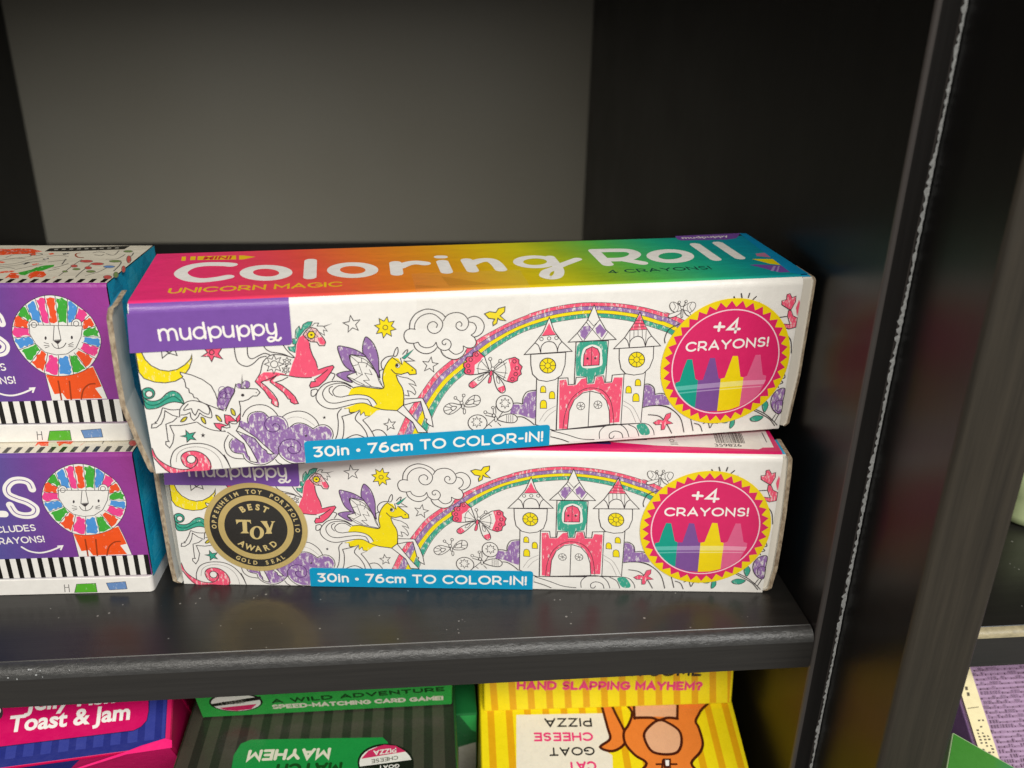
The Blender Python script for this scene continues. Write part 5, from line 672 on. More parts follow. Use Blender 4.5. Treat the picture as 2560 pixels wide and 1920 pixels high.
F|lblue2|0.12|0|0|-14.51 3.88 -13.94 1.19 -8.38 1.44 -8.49 4.28
C|line|0|0|0.15|-14.51 3.88 -13.94 1.19 -8.38 1.44 -8.49 4.28
#liontop
F|dk2|0|0|0|-31.66 36.1 -31.64 40.19 -7.13 43.59 -7.56 38.89 -24.31 36.12
F|greyl|0|0|0|-29.82 39.21 -28.7 39.41 -28.28 38.04 -29.39 37.84
F|greyl|0|0|0|-27.52 39.46 -26.39 39.67 -25.99 38.29 -27.1 38.09
F|greyl|0|0|0|-25.21 39.72 -24.09 39.92 -23.69 38.55 -24.81 38.35
F|greyl|0|0|0|-22.9 39.97 -21.77 40.18 -21.38 38.8 -22.51 38.6
F|greyl|0|0|0|-20.58 40.23 -19.45 40.43 -19.07 39.05 -20.2 38.85
F|greyl|0|0|0|-18.26 40.49 -17.12 40.69 -16.75 39.31 -17.89 39.1
F|greyl|0|0|0|-15.93 40.74 -14.79 40.95 -14.43 39.56 -15.57 39.36
F|greyl|0|0|0|-13.6 41 -12.45 41.21 -12.1 39.82 -13.24 39.61
F|greyl|0|0|0|-11.25 41.26 -10.1 41.46 -9.76 40.07 -10.91 39.87
F|lred|0.2|0|0|-48.04 39.44 -44.5 38.96 -41.36 39.96 -37.1 39.48 -32.37 36.09 -33.91 34.66 -32.5 31.83 -33.55 30.43 -35.42 33.23 -39.43 32.75 -42.99 31.35 -45.27 32.27
F|lgreen|0.12|0|0|-29.24 11.32 -26.69 14.61 -26.42 17.13 -24.83 19.27 -22.25 20.13 -21.63 17.98 -22.72 14.6 -23.09 13.36 -25.44 12.13 -26.08 8.49 -27.54 8.9
F|lred|0.15|0|0|-24.71 7.29 -25.58 10.9 -24.68 12.95 -22.32 12.53 -20.07 8.86 -20.13 6.09 -22.39 6.88 -23.07 4.93
F|lred|0.2|0|0|-30.51 7.32 -29.84 9.71 -27.42 8.1 -26.44 5.33 -28.57 5.34
F|lred|0.2|0|0|-35.48 12.16 -33.2 13.39 -31.18 13.79 -30.9 12.15 -34.1 10.53
S|greyd|0|1|0.35|-40.37 28.59 -39.22 32.29 -35.23 32.76 -33.59 29.97 -36.27 28.13 -39.14 26.32
S|greyd|0|1|0.35|-38.67 19.72 -34.51 21.45 -31.86 25.87 -29.31 28.59
S|greyd|0|1|0.35|-37.9 18.01 -33.57 19.28 -30.29 23.2 -26.74 24.53
S|greyd|0|1|0.35|-31.54 14.63 -28.55 17.99 -26.04 20.57
S|greyd|0|1|0.35|-16.17 8.05 -16.22 12.1 -16.42 21.43 -16.25 25.87
S|greyd|0|1|0.35|-10.8 6.43 -11.29 11.26 -11.56 20.55
S|greyd|0|1|0.35|-8.57 8.01 -6.3 12.06 -5.37 17.09
S|greyd|0|1|0.35|-20.81 33.73 -19.8 34.21
S|greyd|0|1|0.35|-18.42 28.6 -16.79 28.6
S|greyd|0|1|0.35|-11.41 33.28 -8.41 31.4 -8.66 37.13
S|greyd|0|1|0.35|-9.01 26.33 -5.84 27.24 -5.17 32.34
S|brown|0|1|0.5|-19.8 34.21 -20.63 33.26 -19.98 30.91 -18.19 28.6 -16.62 28.15
S|greyd|0|1|0.4|-46.08 35.1 -44.59 37.02 -41.39 35.11 -39.87 37.04 -36.89 35.6
S|greyd|0|1|0.4|-41.55 24.09 -39.63 25.87 -37.22 27.68 -34.04 27.22
S|greyd|0|1|0.4|-34.49 33.23 -32.34 33.71 -30.82 32.3 -32.11 30.9 -33.9 31.83
S|greyd|0|1|0.4|-28.3 29.51 -25.59 30.91 -21.97 29.98
S|greyd|0|1|0.4|-25.29 23.19 -23.08 24.53 -20.85 25.87
S|greyd|0|1|0.4|-21.17 16.28 -19.78 18.4 -18.69 21.43
S|greyd|0|1|0.4|-36.98 15.47 -34.67 16.73 -32.31 15.88
S|greyd|0|1|0.4|-21.16 12.94 -20.06 14.59 -19.23 15.85
S|greyd|0|1|0.4|-21.43 26.78 -20.85 24.08 -20.17 20.56
S|greyd|0|1|0.4|-15.78 34.22 -14.62 35.66 -12.38 34.71
S|greyd|0|1|0.4|-14.46 31.86 -12.25 30.92 -11.8 32.33
S|greyd|0|1|0.4|-3.33 23.18 -2.63 19.67 -2.15 12.88
S|greyd|0|1|0.4|-3.17 34.25 -2.59 30.94 -3.02 28.61
F|lred|0.2|0|0|-41.15 23.2 -40.19 24.09 -37.99 23.2 -38.3 21.89
F|lred|0.2|0|0|-30.32 4.96 -31.2 11.33 -28.45 10.51
F|lred|0.2|0|0|-17.08 4.89 -16.84 6.46 -16.29 7.25
F|lred|0.2|0|0|-29.33 33.24 -28.3 34.19 -27.27 32.78 -28.3 31.84
F|lred|0.2|0|0|-29.19 20.57 -27.93 21.88 -27.12 21 -28.2 19.27
F|dk2|0.3|0|0|-32.26 21.44 -31.2 23.2 -30.37 22.32 -31.25 20.14
F|dk2|0.3|0|0|-25.1 33.25 -23.58 34.2 -22.68 33.07 -24.09 31.84
F|dk2|0.3|0|0|-28.57 26.77 -27.28 28.14 -26.57 26.96 -27.67 25.69
F|lred2|0.1|0|0|-12.26 24.08 -12.23 23.28 -12.73 22.69 -13.63 22.48 -14.67 22.69 -15.6 23.28 -16.16 24.08 -16.19 24.88 -15.7 25.47 -14.8 25.69 -13.74 25.47 -12.81 24.88
C|greyd|0|0|0.2|-12.26 24.08 -12.23 23.28 -12.73 22.69 -13.63 22.48 -14.67 22.69 -15.6 23.28 -16.16 24.08 -16.19 24.88 -15.7 25.47 -14.8 25.69 -13.74 25.47 -12.81 24.88
F|lred2|0.1|0|0|-7.85 20.98 -7.83 20.19 -8.34 19.62 -9.23 19.42 -10.27 19.63 -11.18 20.2 -11.72 20.98 -11.74 21.77 -11.24 22.35 -10.34 22.57 -9.3 22.35 -8.38 21.77
C|greyd|0|0|0.2|-7.85 20.98 -7.83 20.19 -8.34 19.62 -9.23 19.42 -10.27 19.63 -11.18 20.2 -11.72 20.98 -11.74 21.77 -11.24 22.35 -10.34 22.57 -9.3 22.35 -8.38 21.77
F|lred2|0.1|0|0|-14.79 18.56 -14.63 17.79 -14.79 17.23 -15.22 17.02 -15.8 17.23 -16.38 17.79 -16.81 18.57 -16.97 19.34 -16.81 19.91 -16.38 20.12 -15.8 19.91 -15.21 19.34
C|greyd|0|0|0.2|-14.79 18.56 -14.63 17.79 -14.79 17.23 -15.22 17.02 -15.8 17.23 -16.38 17.79 -16.81 18.57 -16.97 19.34 -16.81 19.91 -16.38 20.12 -15.8 19.91 -15.21 19.34
F|lred2|0.1|0|0|-9.85 16.42 -9.68 15.57 -9.82 14.96 -10.24 14.73 -10.83 14.96 -11.42 15.58 -11.86 16.42 -12.04 17.27 -11.9 17.9 -11.48 18.13 -10.89 17.9 -10.29 17.27
C|greyd|0|0|0.2|-9.85 16.42 -9.68 15.57 -9.82 14.96 -10.24 14.73 -10.83 14.96 -11.42 15.58 -11.86 16.42 -12.04 17.27 -11.9 17.9 -11.48 18.13 -10.89 17.9 -10.29 17.27
F|olive2|0.1|0|0|-12.67 14.99 -12.6 14.41 -12.85 13.98 -13.35 13.82 -13.96 13.98 -14.53 14.41 -14.9 15 -14.97 15.59 -14.73 16.02 -14.23 16.17 -13.61 16.01 -13.04 15.58
C|greyd|0|0|0.2|-12.67 14.99 -12.6 14.41 -12.85 13.98 -13.35 13.82 -13.96 13.98 -14.53 14.41 -14.9 15 -14.97 15.59 -14.73 16.02 -14.23 16.17 -13.61 16.01 -13.04 15.58
F|olive2|0.1|0|0|-7.33 12.48 -7.27 11.82 -7.58 11.34 -8.18 11.17 -8.9 11.35 -9.56 11.83 -9.98 12.49 -10.04 13.15 -9.73 13.63 -9.13 13.81 -8.4 13.63 -7.74 13.14
C|greyd|0|0|0.2|-7.33 12.48 -7.27 11.82 -7.58 11.34 -8.18 11.17 -8.9 11.35 -9.56 11.83 -9.98 12.49 -10.04 13.15 -9.73 13.63 -9.13 13.81 -8.4 13.63 -7.74 13.14
F|olive2|0.1|0|0|-15.39 12.51 -15.3 12.01 -15.44 11.65 -15.78 11.52 -16.21 11.65 -16.63 12.02 -16.93 12.51 -17.02 13.01 -16.88 13.37 -16.54 13.5 -16.1 13.37 -15.68 13
C|greyd|0|0|0.2|-15.39 12.51 -15.3 12.01 -15.44 11.65 -15.78 11.52 -16.21 11.65 -16.63 12.02 -16.93 12.51 -17.02 13.01 -16.88 13.37 -16.54 13.5 -16.1 13.37 -15.68 13
F|olive2|0.1|0|0|-3.63 24.07 -3.64 23.36 -4.14 22.84 -4.99 22.65 -5.97 22.84 -6.82 23.36 -7.31 24.08 -7.31 24.79 -6.81 25.32 -5.95 25.51 -4.96 25.32 -4.11 24.79
C|greyd|0|0|0.2|-3.63 24.07 -3.64 23.36 -4.14 22.84 -4.99 22.65 -5.97 22.84 -6.82 23.36 -7.31 24.08 -7.31 24.79 -6.81 25.32 -5.95 25.51 -4.96 25.32 -4.11 24.79
F|lblue2|0.1|0|0|-3.46 17.77 -3.46 17.08 -3.91 16.59 -4.69 16.41 -5.59 16.59 -6.38 17.09 -6.85 17.78 -6.86 18.46 -6.41 18.97 -5.63 19.15 -4.71 18.96 -3.92 18.46
C|greyd|0|0|0.2|-3.46 17.77 -3.46 17.08 -3.91 16.59 -4.69 16.41 -5.59 16.59 -6.38 17.09 -6.85 17.78 -6.86 18.46 -6.41 18.97 -5.63 19.15 -4.71 18.96 -3.92 18.46
F|lred2|0.1|0|0|-1.35 26.33 -0.72 24.07 -0.45 22.44 -0.6 21.85 -1.14 22.44 -1.92 24.07 -2.74 26.33 -3.39 28.61 -3.69 30.31 -3.53 30.94 -2.98 30.31 -2.18 28.62
C|greyd|0|0|0.2|-1.35 26.33 -0.72 24.07 -0.45 22.44 -0.6 21.85 -1.14 22.44 -1.92 24.07 -2.74 26.33 -3.39 28.61 -3.69 30.31 -3.53 30.94 -2.98 30.31 -2.18 28.62
F|olive2|0.1|0|0|-4.02 36.17 -4 35.5 -4.37 35 -5.03 34.82 -5.8 35 -6.49 35.49 -6.9 36.16 -6.93 36.84 -6.57 37.34 -5.9 37.53 -5.12 37.35 -4.43 36.85
C|greyd|0|0|0.2|-4.02 36.17 -4 35.5 -4.37 35 -5.03 34.82 -5.8 35 -6.49 35.49 -6.9 36.16 -6.93 36.84 -6.57 37.34 -5.9 37.53 -5.12 37.35 -4.43 36.85
F|lred2|0.1|0|0|-0.5 6.38 -0.31 5.36 -0.49 4.61 -0.99 4.34 -1.68 4.62 -2.37 5.37 -2.89 6.4 -3.09 7.43 -2.91 8.19 -2.41 8.47 -1.71 8.19 -1.01 7.42
C|greyd|0|0|0.2|-0.5 6.38 -0.31 5.36 -0.49 4.61 -0.99 4.34 -1.68 4.62 -2.37 5.37 -2.89 6.4 -3.09 7.43 -2.91 8.19 -2.41 8.47 -1.71 8.19 -1.01 7.42
F|olive2|0.1|0|0|0.59 8.78 1.04 7.17 1.17 6.01 0.96 5.59 0.47 6.01 -0.17 7.18 -0.81 8.78 -1.26 10.41 -1.41 11.61 -1.2 12.05 -0.7 11.6 -0.04 10.4
C|greyd|0|0|0.2|0.59 8.78 1.04 7.17 1.17 6.01 0.96 5.59 0.47 6.01 -0.17 7.18 -0.81 8.78 -1.26 10.41 -1.41 11.61 -1.2 12.05 -0.7 11.6 -0.04 10.4
F|lred2|0.1|0|0|0.62 14.96 1.16 13.07 1.4 11.71 1.28 11.21 0.84 11.71 0.19 13.08 -0.5 14.96 -1.06 16.87 -1.32 18.28 -1.2 18.8 -0.75 18.28 -0.08 16.86
C|greyd|0|0|0.2|0.62 14.96 1.16 13.07 1.4 11.71 1.28 11.21 0.84 11.71 0.19 13.08 -0.5 14.96 -1.06 16.87 -1.32 18.28 -1.2 18.8 -0.75 18.28 -0.08 16.86
#blue_t
S|bdark|0|0|0.5|-55.3 20.89 -7.71 16.16 -7.63 12.57 -8.03 9.54 -9.69 7.78 -11.98 6.87 -53.26 7.24
F|mag|0|0|0|-55.3 20.89 -8 18.25 -7.63 12.57 -8.03 9.54 -9.69 7.78 -11.98 6.87 -53.26 7.24
F|line|0|0|0|-53.32 18.1 -53.3 17.3 -53.48 16.61 -53.84 16.09 -54.35 15.8 -54.96 15.75 -55.6 15.96 -56.22 16.41 -56.76 17.04 -57.16 17.81 -57.38 18.64 -57.41 19.44 -57.23 20.13 -56.87 20.66 -56.36 20.96 -55.75 21.01 -55.1 20.8 -54.48 20.35 -53.94 19.7 -53.54 18.93
F|white|0|0|0|-54.08 18.81 -54.16 18.24 -54.54 17.87 -55.12 17.79 -55.76 18.03 -56.27 18.52 -56.52 19.13 -56.45 19.7 -56.06 20.07 -55.48 20.15 -54.84 19.91 -54.33 19.42
T|white|0.03|-50.94 11.49 -13.45 10.72 -51.69 16.68|Toast & Jam
T|white|0.03|-46.77 17.7 -18.54 16.94 -47.49 23.03|Jelly Fish
F|pinkh|0|0|0|-13.68 0.39 -9.26 1.57 -1.7 2.93 0.42 2.05 0.55 -0.36 -13.47 -0.52 -26.7 -2.93 -34.46 -3.96
#green_f
F|blk|0|0|0|20.74 9.5 20.29 8.01 19.41 6.63 18.13 5.44 16.52 4.5 14.66 3.87 12.65 3.57 10.59 3.63 8.59 4.03 6.76 4.76 5.18 5.78 3.94 7.03 3.1 8.44 2.7 9.95 2.74 11.47 3.24 12.94 4.15 14.27 5.43 15.42 7.01 16.31 8.82 16.92 10.77 17.2 12.77 17.16 14.72 16.79 16.53 16.1 18.1 15.13 19.37 13.92 20.26 12.54 20.72 11.04
F|white|0|0|0|20.01 9.27 19.61 7.96 18.8 6.75 17.63 5.71 16.14 4.89 14.43 4.35 12.58 4.1 10.67 4.15 8.83 4.52 7.13 5.17 5.66 6.07 4.51 7.17 3.72 8.42 3.33 9.75 3.36 11.09 3.8 12.38 4.63 13.56 5.81 14.56 7.26 15.34 8.94 15.87 10.74 16.11 12.59 16.06 14.4 15.72 16.08 15.11 17.54 14.24 18.72 13.17 19.55 11.94 19.99 10.62
F|blk|0|0|0|3.27 10.06 20.54 13.68 20.45 11.31 3.15 7.98
F|rose|0|0|0|5.44 6.98 18.54 8.38 16.04 4.94 10.69 4.26 7.13 5.3
T|greyd|0.01|6.71 8.63 14.75 9.53 7.15 11.2|CHEESE
K|gdark|0.26|23.71 8.02 84.37 10.74 24.14 11.22|A WILD ADVENTURE
K|cream|0.26|23.34 4.12 83.83 4.22 23.76 7.28|SPEED-MATCHING CARD GAME!
#green_t
F|grn2|0|0|0|13.19 -25.35 12.7 -17.94 14.17 -12.95 17.29 -11.36 62.45 -13.74 64.28 -16.04 65.48 -29.3
F|blk|0|0|0|73.32 -25.62 73.1 -27.38 72.43 -29.01 71.34 -30.41 69.89 -31.53 68.16 -32.32 66.23 -32.74 64.19 -32.78 62.13 -32.43 60.16 -31.71 58.36 -30.66 56.82 -29.31 55.62 -27.74 54.82 -26 54.46 -24.2 54.58 -22.41 55.16 -20.73 56.2 -19.24 57.64 -18.03 59.41 -17.16 61.42 -16.69 63.56 -16.64 65.72 -17.01 67.78 -17.79 69.63 -18.93 71.18 -20.36 72.34 -22.02 73.06 -23.8
F|white|0|0|0|72.69 -25.88 72.49 -27.51 71.87 -29 70.85 -30.3 69.5 -31.33 67.89 -32.06 66.08 -32.45 64.17 -32.48 62.25 -32.16 60.41 -31.49 58.73 -30.52 57.3 -29.27 56.18 -27.82 55.43 -26.22 55.11 -24.56 55.22 -22.91 55.77 -21.36 56.74 -20 58.09 -18.89 59.74 -18.09 61.61 -17.66 63.6 -17.62 65.61 -17.96 67.53 -18.68 69.25 -19.72 70.69 -21.04 71.78 -22.56 72.45 -24.21
F|rose|0|0|0|55.79 -22.43 57.8 -19.43 61.14 -17.75 63.09 -17.12 67.06 -17.87 70.57 -20.7 55.81 -22.75
F|blk|0|0|0|54.96 -26.69 54.92 -26.08 73.06 -24.36 73.33 -27.16 73.11 -28.67
K|white|0.2|67.19 -18.72 59.51 -19.43 67.05 -20.89|PIZZA
K|greyd|0.18|67.92 -22.22 58.98 -23.3 67.96 -23.97|CHEESE
K|white|0.2|68.49 -25.87 61.53 -26.09 68.29 -27.45|GOAT
K|cream|0.23|45.17 -17.07 17.38 -16.02 45.39 -21.96|MAYHEM
K|gdark|0.23|49.61 -23.59 27.81 -22.81 49.77 -28.41|MATCH
#yellow_f
K|rose4|0.27|12.05 9.1 81.46 6.34 12.01 12.86|HAND SLAPPING MAYHEM?
K|blk|0.25|17.36 14.34 80.66 12.37 17.31 18.14|READY FOR SOME
#yellow_t
F|cream|0|0|0|12.08 -1.06 44.17 -1.03 45.34 -10.38 44.42 -12.81 41.6 -13.97 45.61 -17.06 44.69 -25.81 10.77 -25.01
K|blk|0.19|39.7 -2.74 22.2 -2.53 39.28 -6.21|PIZZA
K|rose4|0.22|39.51 -8.28 17.92 -7.96 39.1 -11.66|CHEESE
K|blk|0.19|39.44 -13.74 23.08 -13.69 39.05 -16.92|GOAT
K|rose4|0.22|39.38 -19 29.02 -19.06 38.95 -22.5|CAT
F|fox|0|1|0|44.11 5.64 44.53 -0.59 45.25 -6.65 45.56 -11 41.6 -13.97 45.82 -15.57 50.3 -13.24 51.49 -9.27 48.8 -0.67 46.89 5.59
C|brown2|0|1|1|44.11 5.64 44.53 -0.59 45.25 -6.65 45.56 -11 41.6 -13.97 45.82 -15.57 50.3 -13.24 51.49 -9.27 48.8 -0.67 46.89 5.59
F|fox|0|1|0|55.22 -0.79 53.26 -5.55 50.98 -8.64 50.94 -12.95 53.83 -17.24 57.45 -20.29 54.94 -24.9 74.64 -25.36 73.58 -20.66 77.72 -16.56 79.41 -12.94 79.11 -7.32 78.55 -4.77 81.1 -0.95 85.04 5.58 54.42 6.12
C|brown2|0|1|1|55.22 -0.79 53.26 -5.55 50.98 -8.64 50.94 -12.95 53.83 -17.24 57.45 -20.29 54.94 -24.9 74.64 -25.36 73.58 -20.66 77.72 -16.56 79.41 -12.94 79.11 -7.32 78.55 -4.77 81.1 -0.95 85.04 5.58 54.42 6.12
F|tan|0|0|0|56.8 5.42 56.1 -2.93 64.1 -2.7 71.8 -3.23 73.75 5.11
S|brown2|0|0|1|56.8 5.42 55.79 -3.37
S|brown2|0|0|1|73.75 5.11 71.77 -3.68
F|tan|0|1|0|64.75 -4.18 61.02 -6.33 58.39 -9.41 58.66 -13.11 60.52 -16.19 65.09 -17.19 69.4 -16.38 71.61 -12.78 71.57 -8.43 67.93 -5.2
C|brown2|0|1|1|64.75 -4.18 61.02 -6.33 58.39 -9.41 58.66 -13.11 60.52 -16.19 65.09 -17.19 69.4 -16.38 71.61 -12.78 71.57 -8.43 67.93 -5.2
S|brown2|0|1|1.1|55.78 -3.05 62.18 -3.17 64.75 -4.18 68.28 -3.29 71.89 -3.68
S|brown2|0|0|0.7|63.52 -19.25 62.69 -22.18
S|brown2|0|0|0.7|60.91 -20.67 68.23 -20.83
F|brown2|0|0|0|63.63 -18.65 66.58 -18.72 65.9 -22.25 63.28 -22.19
F|white|0|0|0|64.4 -19.27 65.76 -19.3 65.37 -21.36 64.2 -21.33
#purple_t
#purple_s
#leaf_t
"""
def srgb(h):
    v = [int(h[i:i+2], 16) / 255 for i in (0, 2, 4)]
    return tuple((c / 12.92 if c <= .04045 else ((c + .055) / 1.055) ** 2.4) for c in v)
HEX = dict(line='3c3538', paper='efece6', pink='f25878', pinkl='f3c3c2', purple='9670ac', purpled='55306e', yellow='f5df10', teal='3ba58c', tealdark='14614f',
    olive='d8c838', grey='a39e9c', patch='7b50a6', white='f6f2ec', cyan='0098c6', byel='f2d60c', bpink='dd2768', bteal='0c9d88', bteal2='5cbcae',
    bpurple='7e5098', bpurple2='a98bbb', byel2='f3e57c', brose='e0648f', brose2='eb9bb6', ringw='f8d3dc', yel2='f2c520', red2='d8383c', dk='1d4a40',
    rose3='c27a9c', lilac='a98fc4', bluee='1292c4', tapec='b8860a', gold='c9a958', blk='191715', orange='f2561c', brown='a03a10', lred='f05426',
    lgreen='40aa38', lblue='4d94da', lpink='ee4590', lpatch='6a4a98', lgreen2='58b22e', lblue2='6a8fc4', dk2='2c2a26', greyl='a5a196', greyd='77726a',
    lred2='cc5750', olive2='7d9358', mag='d2055f', bdark='151a4e', pinkh='f8207a', gdark='164a1c', cream='ece5d2', grn2='1f9444', rose='da2a66', rose4='e8407a',
    fox='e98234', brown2='4a1b0c', tan='e6b088', corr='a5855c')
PAL = {k: srgb(v) for k, v in HEX.items()}
GROUPS = {}
for ln in ART.strip().split('\n'):
    if ln.startswith('#'):
        cur = GROUPS.setdefault(ln[1:], [])
    elif ln[0] in 'TK':
        k, c, b, nums, txt = ln.split('|')
        cur.append((k, txt, c, float(b), [float(v) for v in nums.split()]))
    else:
        k, c, s, sm, w, nums = ln.split('|')
        n = [float(v) for v in nums.split()]
        cur.append((k, c, float(s), int(sm), float(w), [(n[i], n[i+1]) for i in range(0, len(n), 2)]))

def catmull(P, closed, n=5):
    m = len(P)
    if m < 3: return list(P)
    out = []
    rng = range(m) if closed else range(m - 1)
    for i in rng:
        if closed: p0, p1, p2, p3 = P[i-1], P[i], P[(i+1) % m], P[(i+2) % m]
        else: p0, p1, p2, p3 = P[max(i-1, 0)], P[i], P[i+1], P[min(i+2, m-1)]
        for j in range(n):
            t = j / n
            out.append(tuple(.5 * (2*p1[k] + (p2[k]-p0[k])*t + (2*p0[k]-5*p1[k]+4*p2[k]-p3[k])*t*t + (3*p1[k]-p0[k]-3*p2[k]+p3[k])*t**3) for k in (0, 1)))
    if not closed: out.append(P[-1])
    return out

_glyph = {}
def text_mesh(txt, bold):
    key = (txt, bold)
    if key not in _glyph:
        cu = bpy.data.curves.new('lettering', 'FONT'); cu.body = txt; cu.size = 1; cu.resolution_u = 3; cu.offset = bold; cu.fill_mode = 'FRONT'
        o = bpy.data.objects.new('lettering', cu); col.objects.link(o)
        dg = bpy.context.evaluated_depsgraph_get(); me = bpy.data.meshes.new_from_object(o.evaluated_get(dg))
        vs = [(v.co.x, v.co.y) for v in me.vertices]; fs = [tuple(p.vertices) for p in me.polygons]
        col.objects.unlink(o); bpy.data.objects.remove(o); bpy.data.curves.remove(cu); bpy.data.meshes.remove(me)
        _glyph[key] = (vs, fs)
    return _glyph[key]

# geometric sans capitals drawn as strokes on a cap height of 1
def oval(cx, cy, rx, ry, a0, a1, n=14):
    return [(cx + rx*math.cos(math.radians(a0 + (a1-a0)*i/n)), cy + ry*math.sin(math.radians(a0 + (a1-a0)*i/n))) for i in range(n + 1)]
ROUND = {
 'A': (.86, [[(0,0),(.43,1),(.86,0)], [(.15,.3),(.71,.3)]]), 'C': (.84, [oval(.48,.5,.48,.5,42,318,18)]), 'D': (.84, [[(0,0),(.36,0)] + oval(.36,.5,.48,.5,-90,90) + [(0,1),(0,0)]]),
 'E': (.62, [[(.62,0),(0,0),(0,1),(.62,1)], [(0,.5),(.54,.5)]]), 'F': (.6, [[(0,0),(0,1),(.6,1)], [(0,.48),(.52,.48)]]), 'G': (.88, [oval(.48,.5,.48,.5,45,338,18) + [(.9,.46),(.56,.46)]]),
 'H': (.74, [[(0,0),(0,1)], [(.74,0),(.74,1)], [(0,.5),(.74,.5)]]), 'I': (.02, [[(0,0),(0,1)]]), 'L': (.56, [[(0,1),(0,0),(.56,0)]]), 'M': (.92, [[(0,0),(0,1),(.46,.3),(.92,1),(.92,0)]]),
 'N': (.76, [[(0,0),(0,1),(.76,0),(.76,1)]]), 'O': (.98, [oval(.49,.5,.49,.5,0,360,24)]), 'P': (.66, [[(0,0),(0,1),(.34,1)] + oval(.34,.68,.32,.32,90,-90,10) + [(0,.36)]]),
 'R': (.70, [[(0,0),(0,1),(.34,1)] + oval(.34,.68,.32,.32,90,-90,10) + [(0,.36)], [(.36,.36),(.70,0)]]),
 'S': (.64, [oval(.34,.74,.29,.26,35,270,12) + oval(.32,.24,.31,.24,90,-145,14)]), 'T': (.74, [[(0,1),(.74,1)], [(.37,1),(.37,0)]]), 'U': (.72, [[(0,1),(0,.36)] + oval(.36,.36,.36,.36,180,360,12) + [(.72,1)]]),
 'V': (.84, [[(0,1),(.42,0),(.84,1)]]), 'W': (1.2, [[(0,1),(.3,0),(.6,1),(.9,0),(1.2,1)]]), 'Y': (.8, [[(0,1),(.4,.45),(.8,1)], [(.4,.45),(.4,0)]]), 'Z': (.68, [[(0,1),(.68,1),(0,0),(.68,0)]]),
 '0': (.72, [oval(.36,.5,.36,.5,0,360,22)]), '3': (.60, [[(.02,1),(.56,1),(.28,.6)] + oval(.27,.3,.32,.3,88,-140,12)]), '4': (.74, [[(.5,0),(.5,1),(0,.26),(.74,.26)]]),
 '6': (.66, [oval(.33,.32,.33,.32,0,360,16), [(.02,.36),(.06,.62),(.22,.92),(.5,1.0)]]), '7': (.62, [[(0,1),(.62,1),(.2,0)]]),
 'i': (.02, [[(0,0),(0,.7)], [(-.015,.93),(.015,.93)]]), 'n': (.46, [[(0,0),(0,.7)], [(0,.4)] + oval(.23,.44,.23,.26,170,0,10) + [(.46,0)]]), 'c': (.52, [oval(.34,.35,.34,.35,48,312,14)]),
 'm': (.84, [[(0,0),(0,.7)], [(0,.4)] + oval(.21,.46,.21,.24,170,0,8) + [(.42,0)], [(.42,.4)] + oval(.63,.46,.21,.24,170,0,8) + [(.84,0)]]),
 '•': (.16, [oval(.08,.38,.08,.08,0,360,12)]), '-': (.3, [[(0,.4),(.3,.4)]]), '!': (.02, [[(0,1),(0,.32)], [(0,.07),(0,-.02)]]), '+': (.6, [[(0,.45),(.6,.45)], [(.3,.15),(.3,.75)]]),
 '?': (.56, [[(.02,.8)] + oval(.27,.72,.27,.27,160,-50,10) + [(.28,.4),(.28,.32)], [(.28,.07),(.28,-.02)]]), ' ': (.16, [])}

class Sheet:
    """Collects geometry in millimetres with a printed colour per vertex; becomes ONE mesh object."""
    def __init__(s): s.v, s.f, s.c, s.s, s.a, s.mi = [], [], [], [], [], []
    def add(s, vs, fs, colour, scr=0, art=None, mi=0):
        b = len(s.v); s.v += [tuple(v) for v in vs]; s.f += [tuple(i + b for i in f) for f in fs]; s.mi += [mi] * len(fs)
        cs = colour if isinstance(colour, list) else [colour] * len(vs)
        s.c += cs; s.s += [scr] * len(vs); s.a += art if art else [(v[0], v[2] + v[1], 0) for v in vs]
    def box(s, lo, hi, colour, mi=0):
        (x0, y0, z0), (x1, y1, z1) = lo, hi
        vs = [(x, y, z) for z in (z0, z1) for y in (y0, y1) for x in (x0, x1)]
        s.add(vs, [(0,2,3,1), (4,5,7,6), (0,1,5,4), (2,6,7,3), (0,4,6,2), (1,3,7,5)], colour, 0, None, mi)
    def quad(s, p, colour, scr=0, mi=0): s.add(p, [(0,1,2,3)], colour, scr, None, mi)
    def build(s, name, mats, parent, smooth=False):
        me = bpy.data.meshes.new(name); me.from_pydata([(x*MM, y*MM, z*MM) for x, y, z in s.v], [], s.f)
        ca = me.attributes.new('Ink', 'FLOAT_COLOR', 'POINT'); ca.data.foreach_set('color', [k for c in s.c for k in (*c, 1)])
        sa = me.attributes.new('Scribble', 'FLOAT', 'POINT'); sa.data.foreach_set('value', s.s)
        aa = me.attributes.new('Art', 'FLOAT_VECTOR', 'POINT'); aa.data.foreach_set('vector', [k for a in s.a for k in a])
        for m in (mats if isinstance(mats, list) else [mats]): me.materials.append(m)
        me.polygons.foreach_set('material_index', s.mi)
        if smooth: me.polygons.foreach_set('use_smooth', [True] * len(s.f))
        me.update(); o = bpy.data.objects.new(name, me); col.objects.link(o)
        if parent: o.parent = parent
        return o

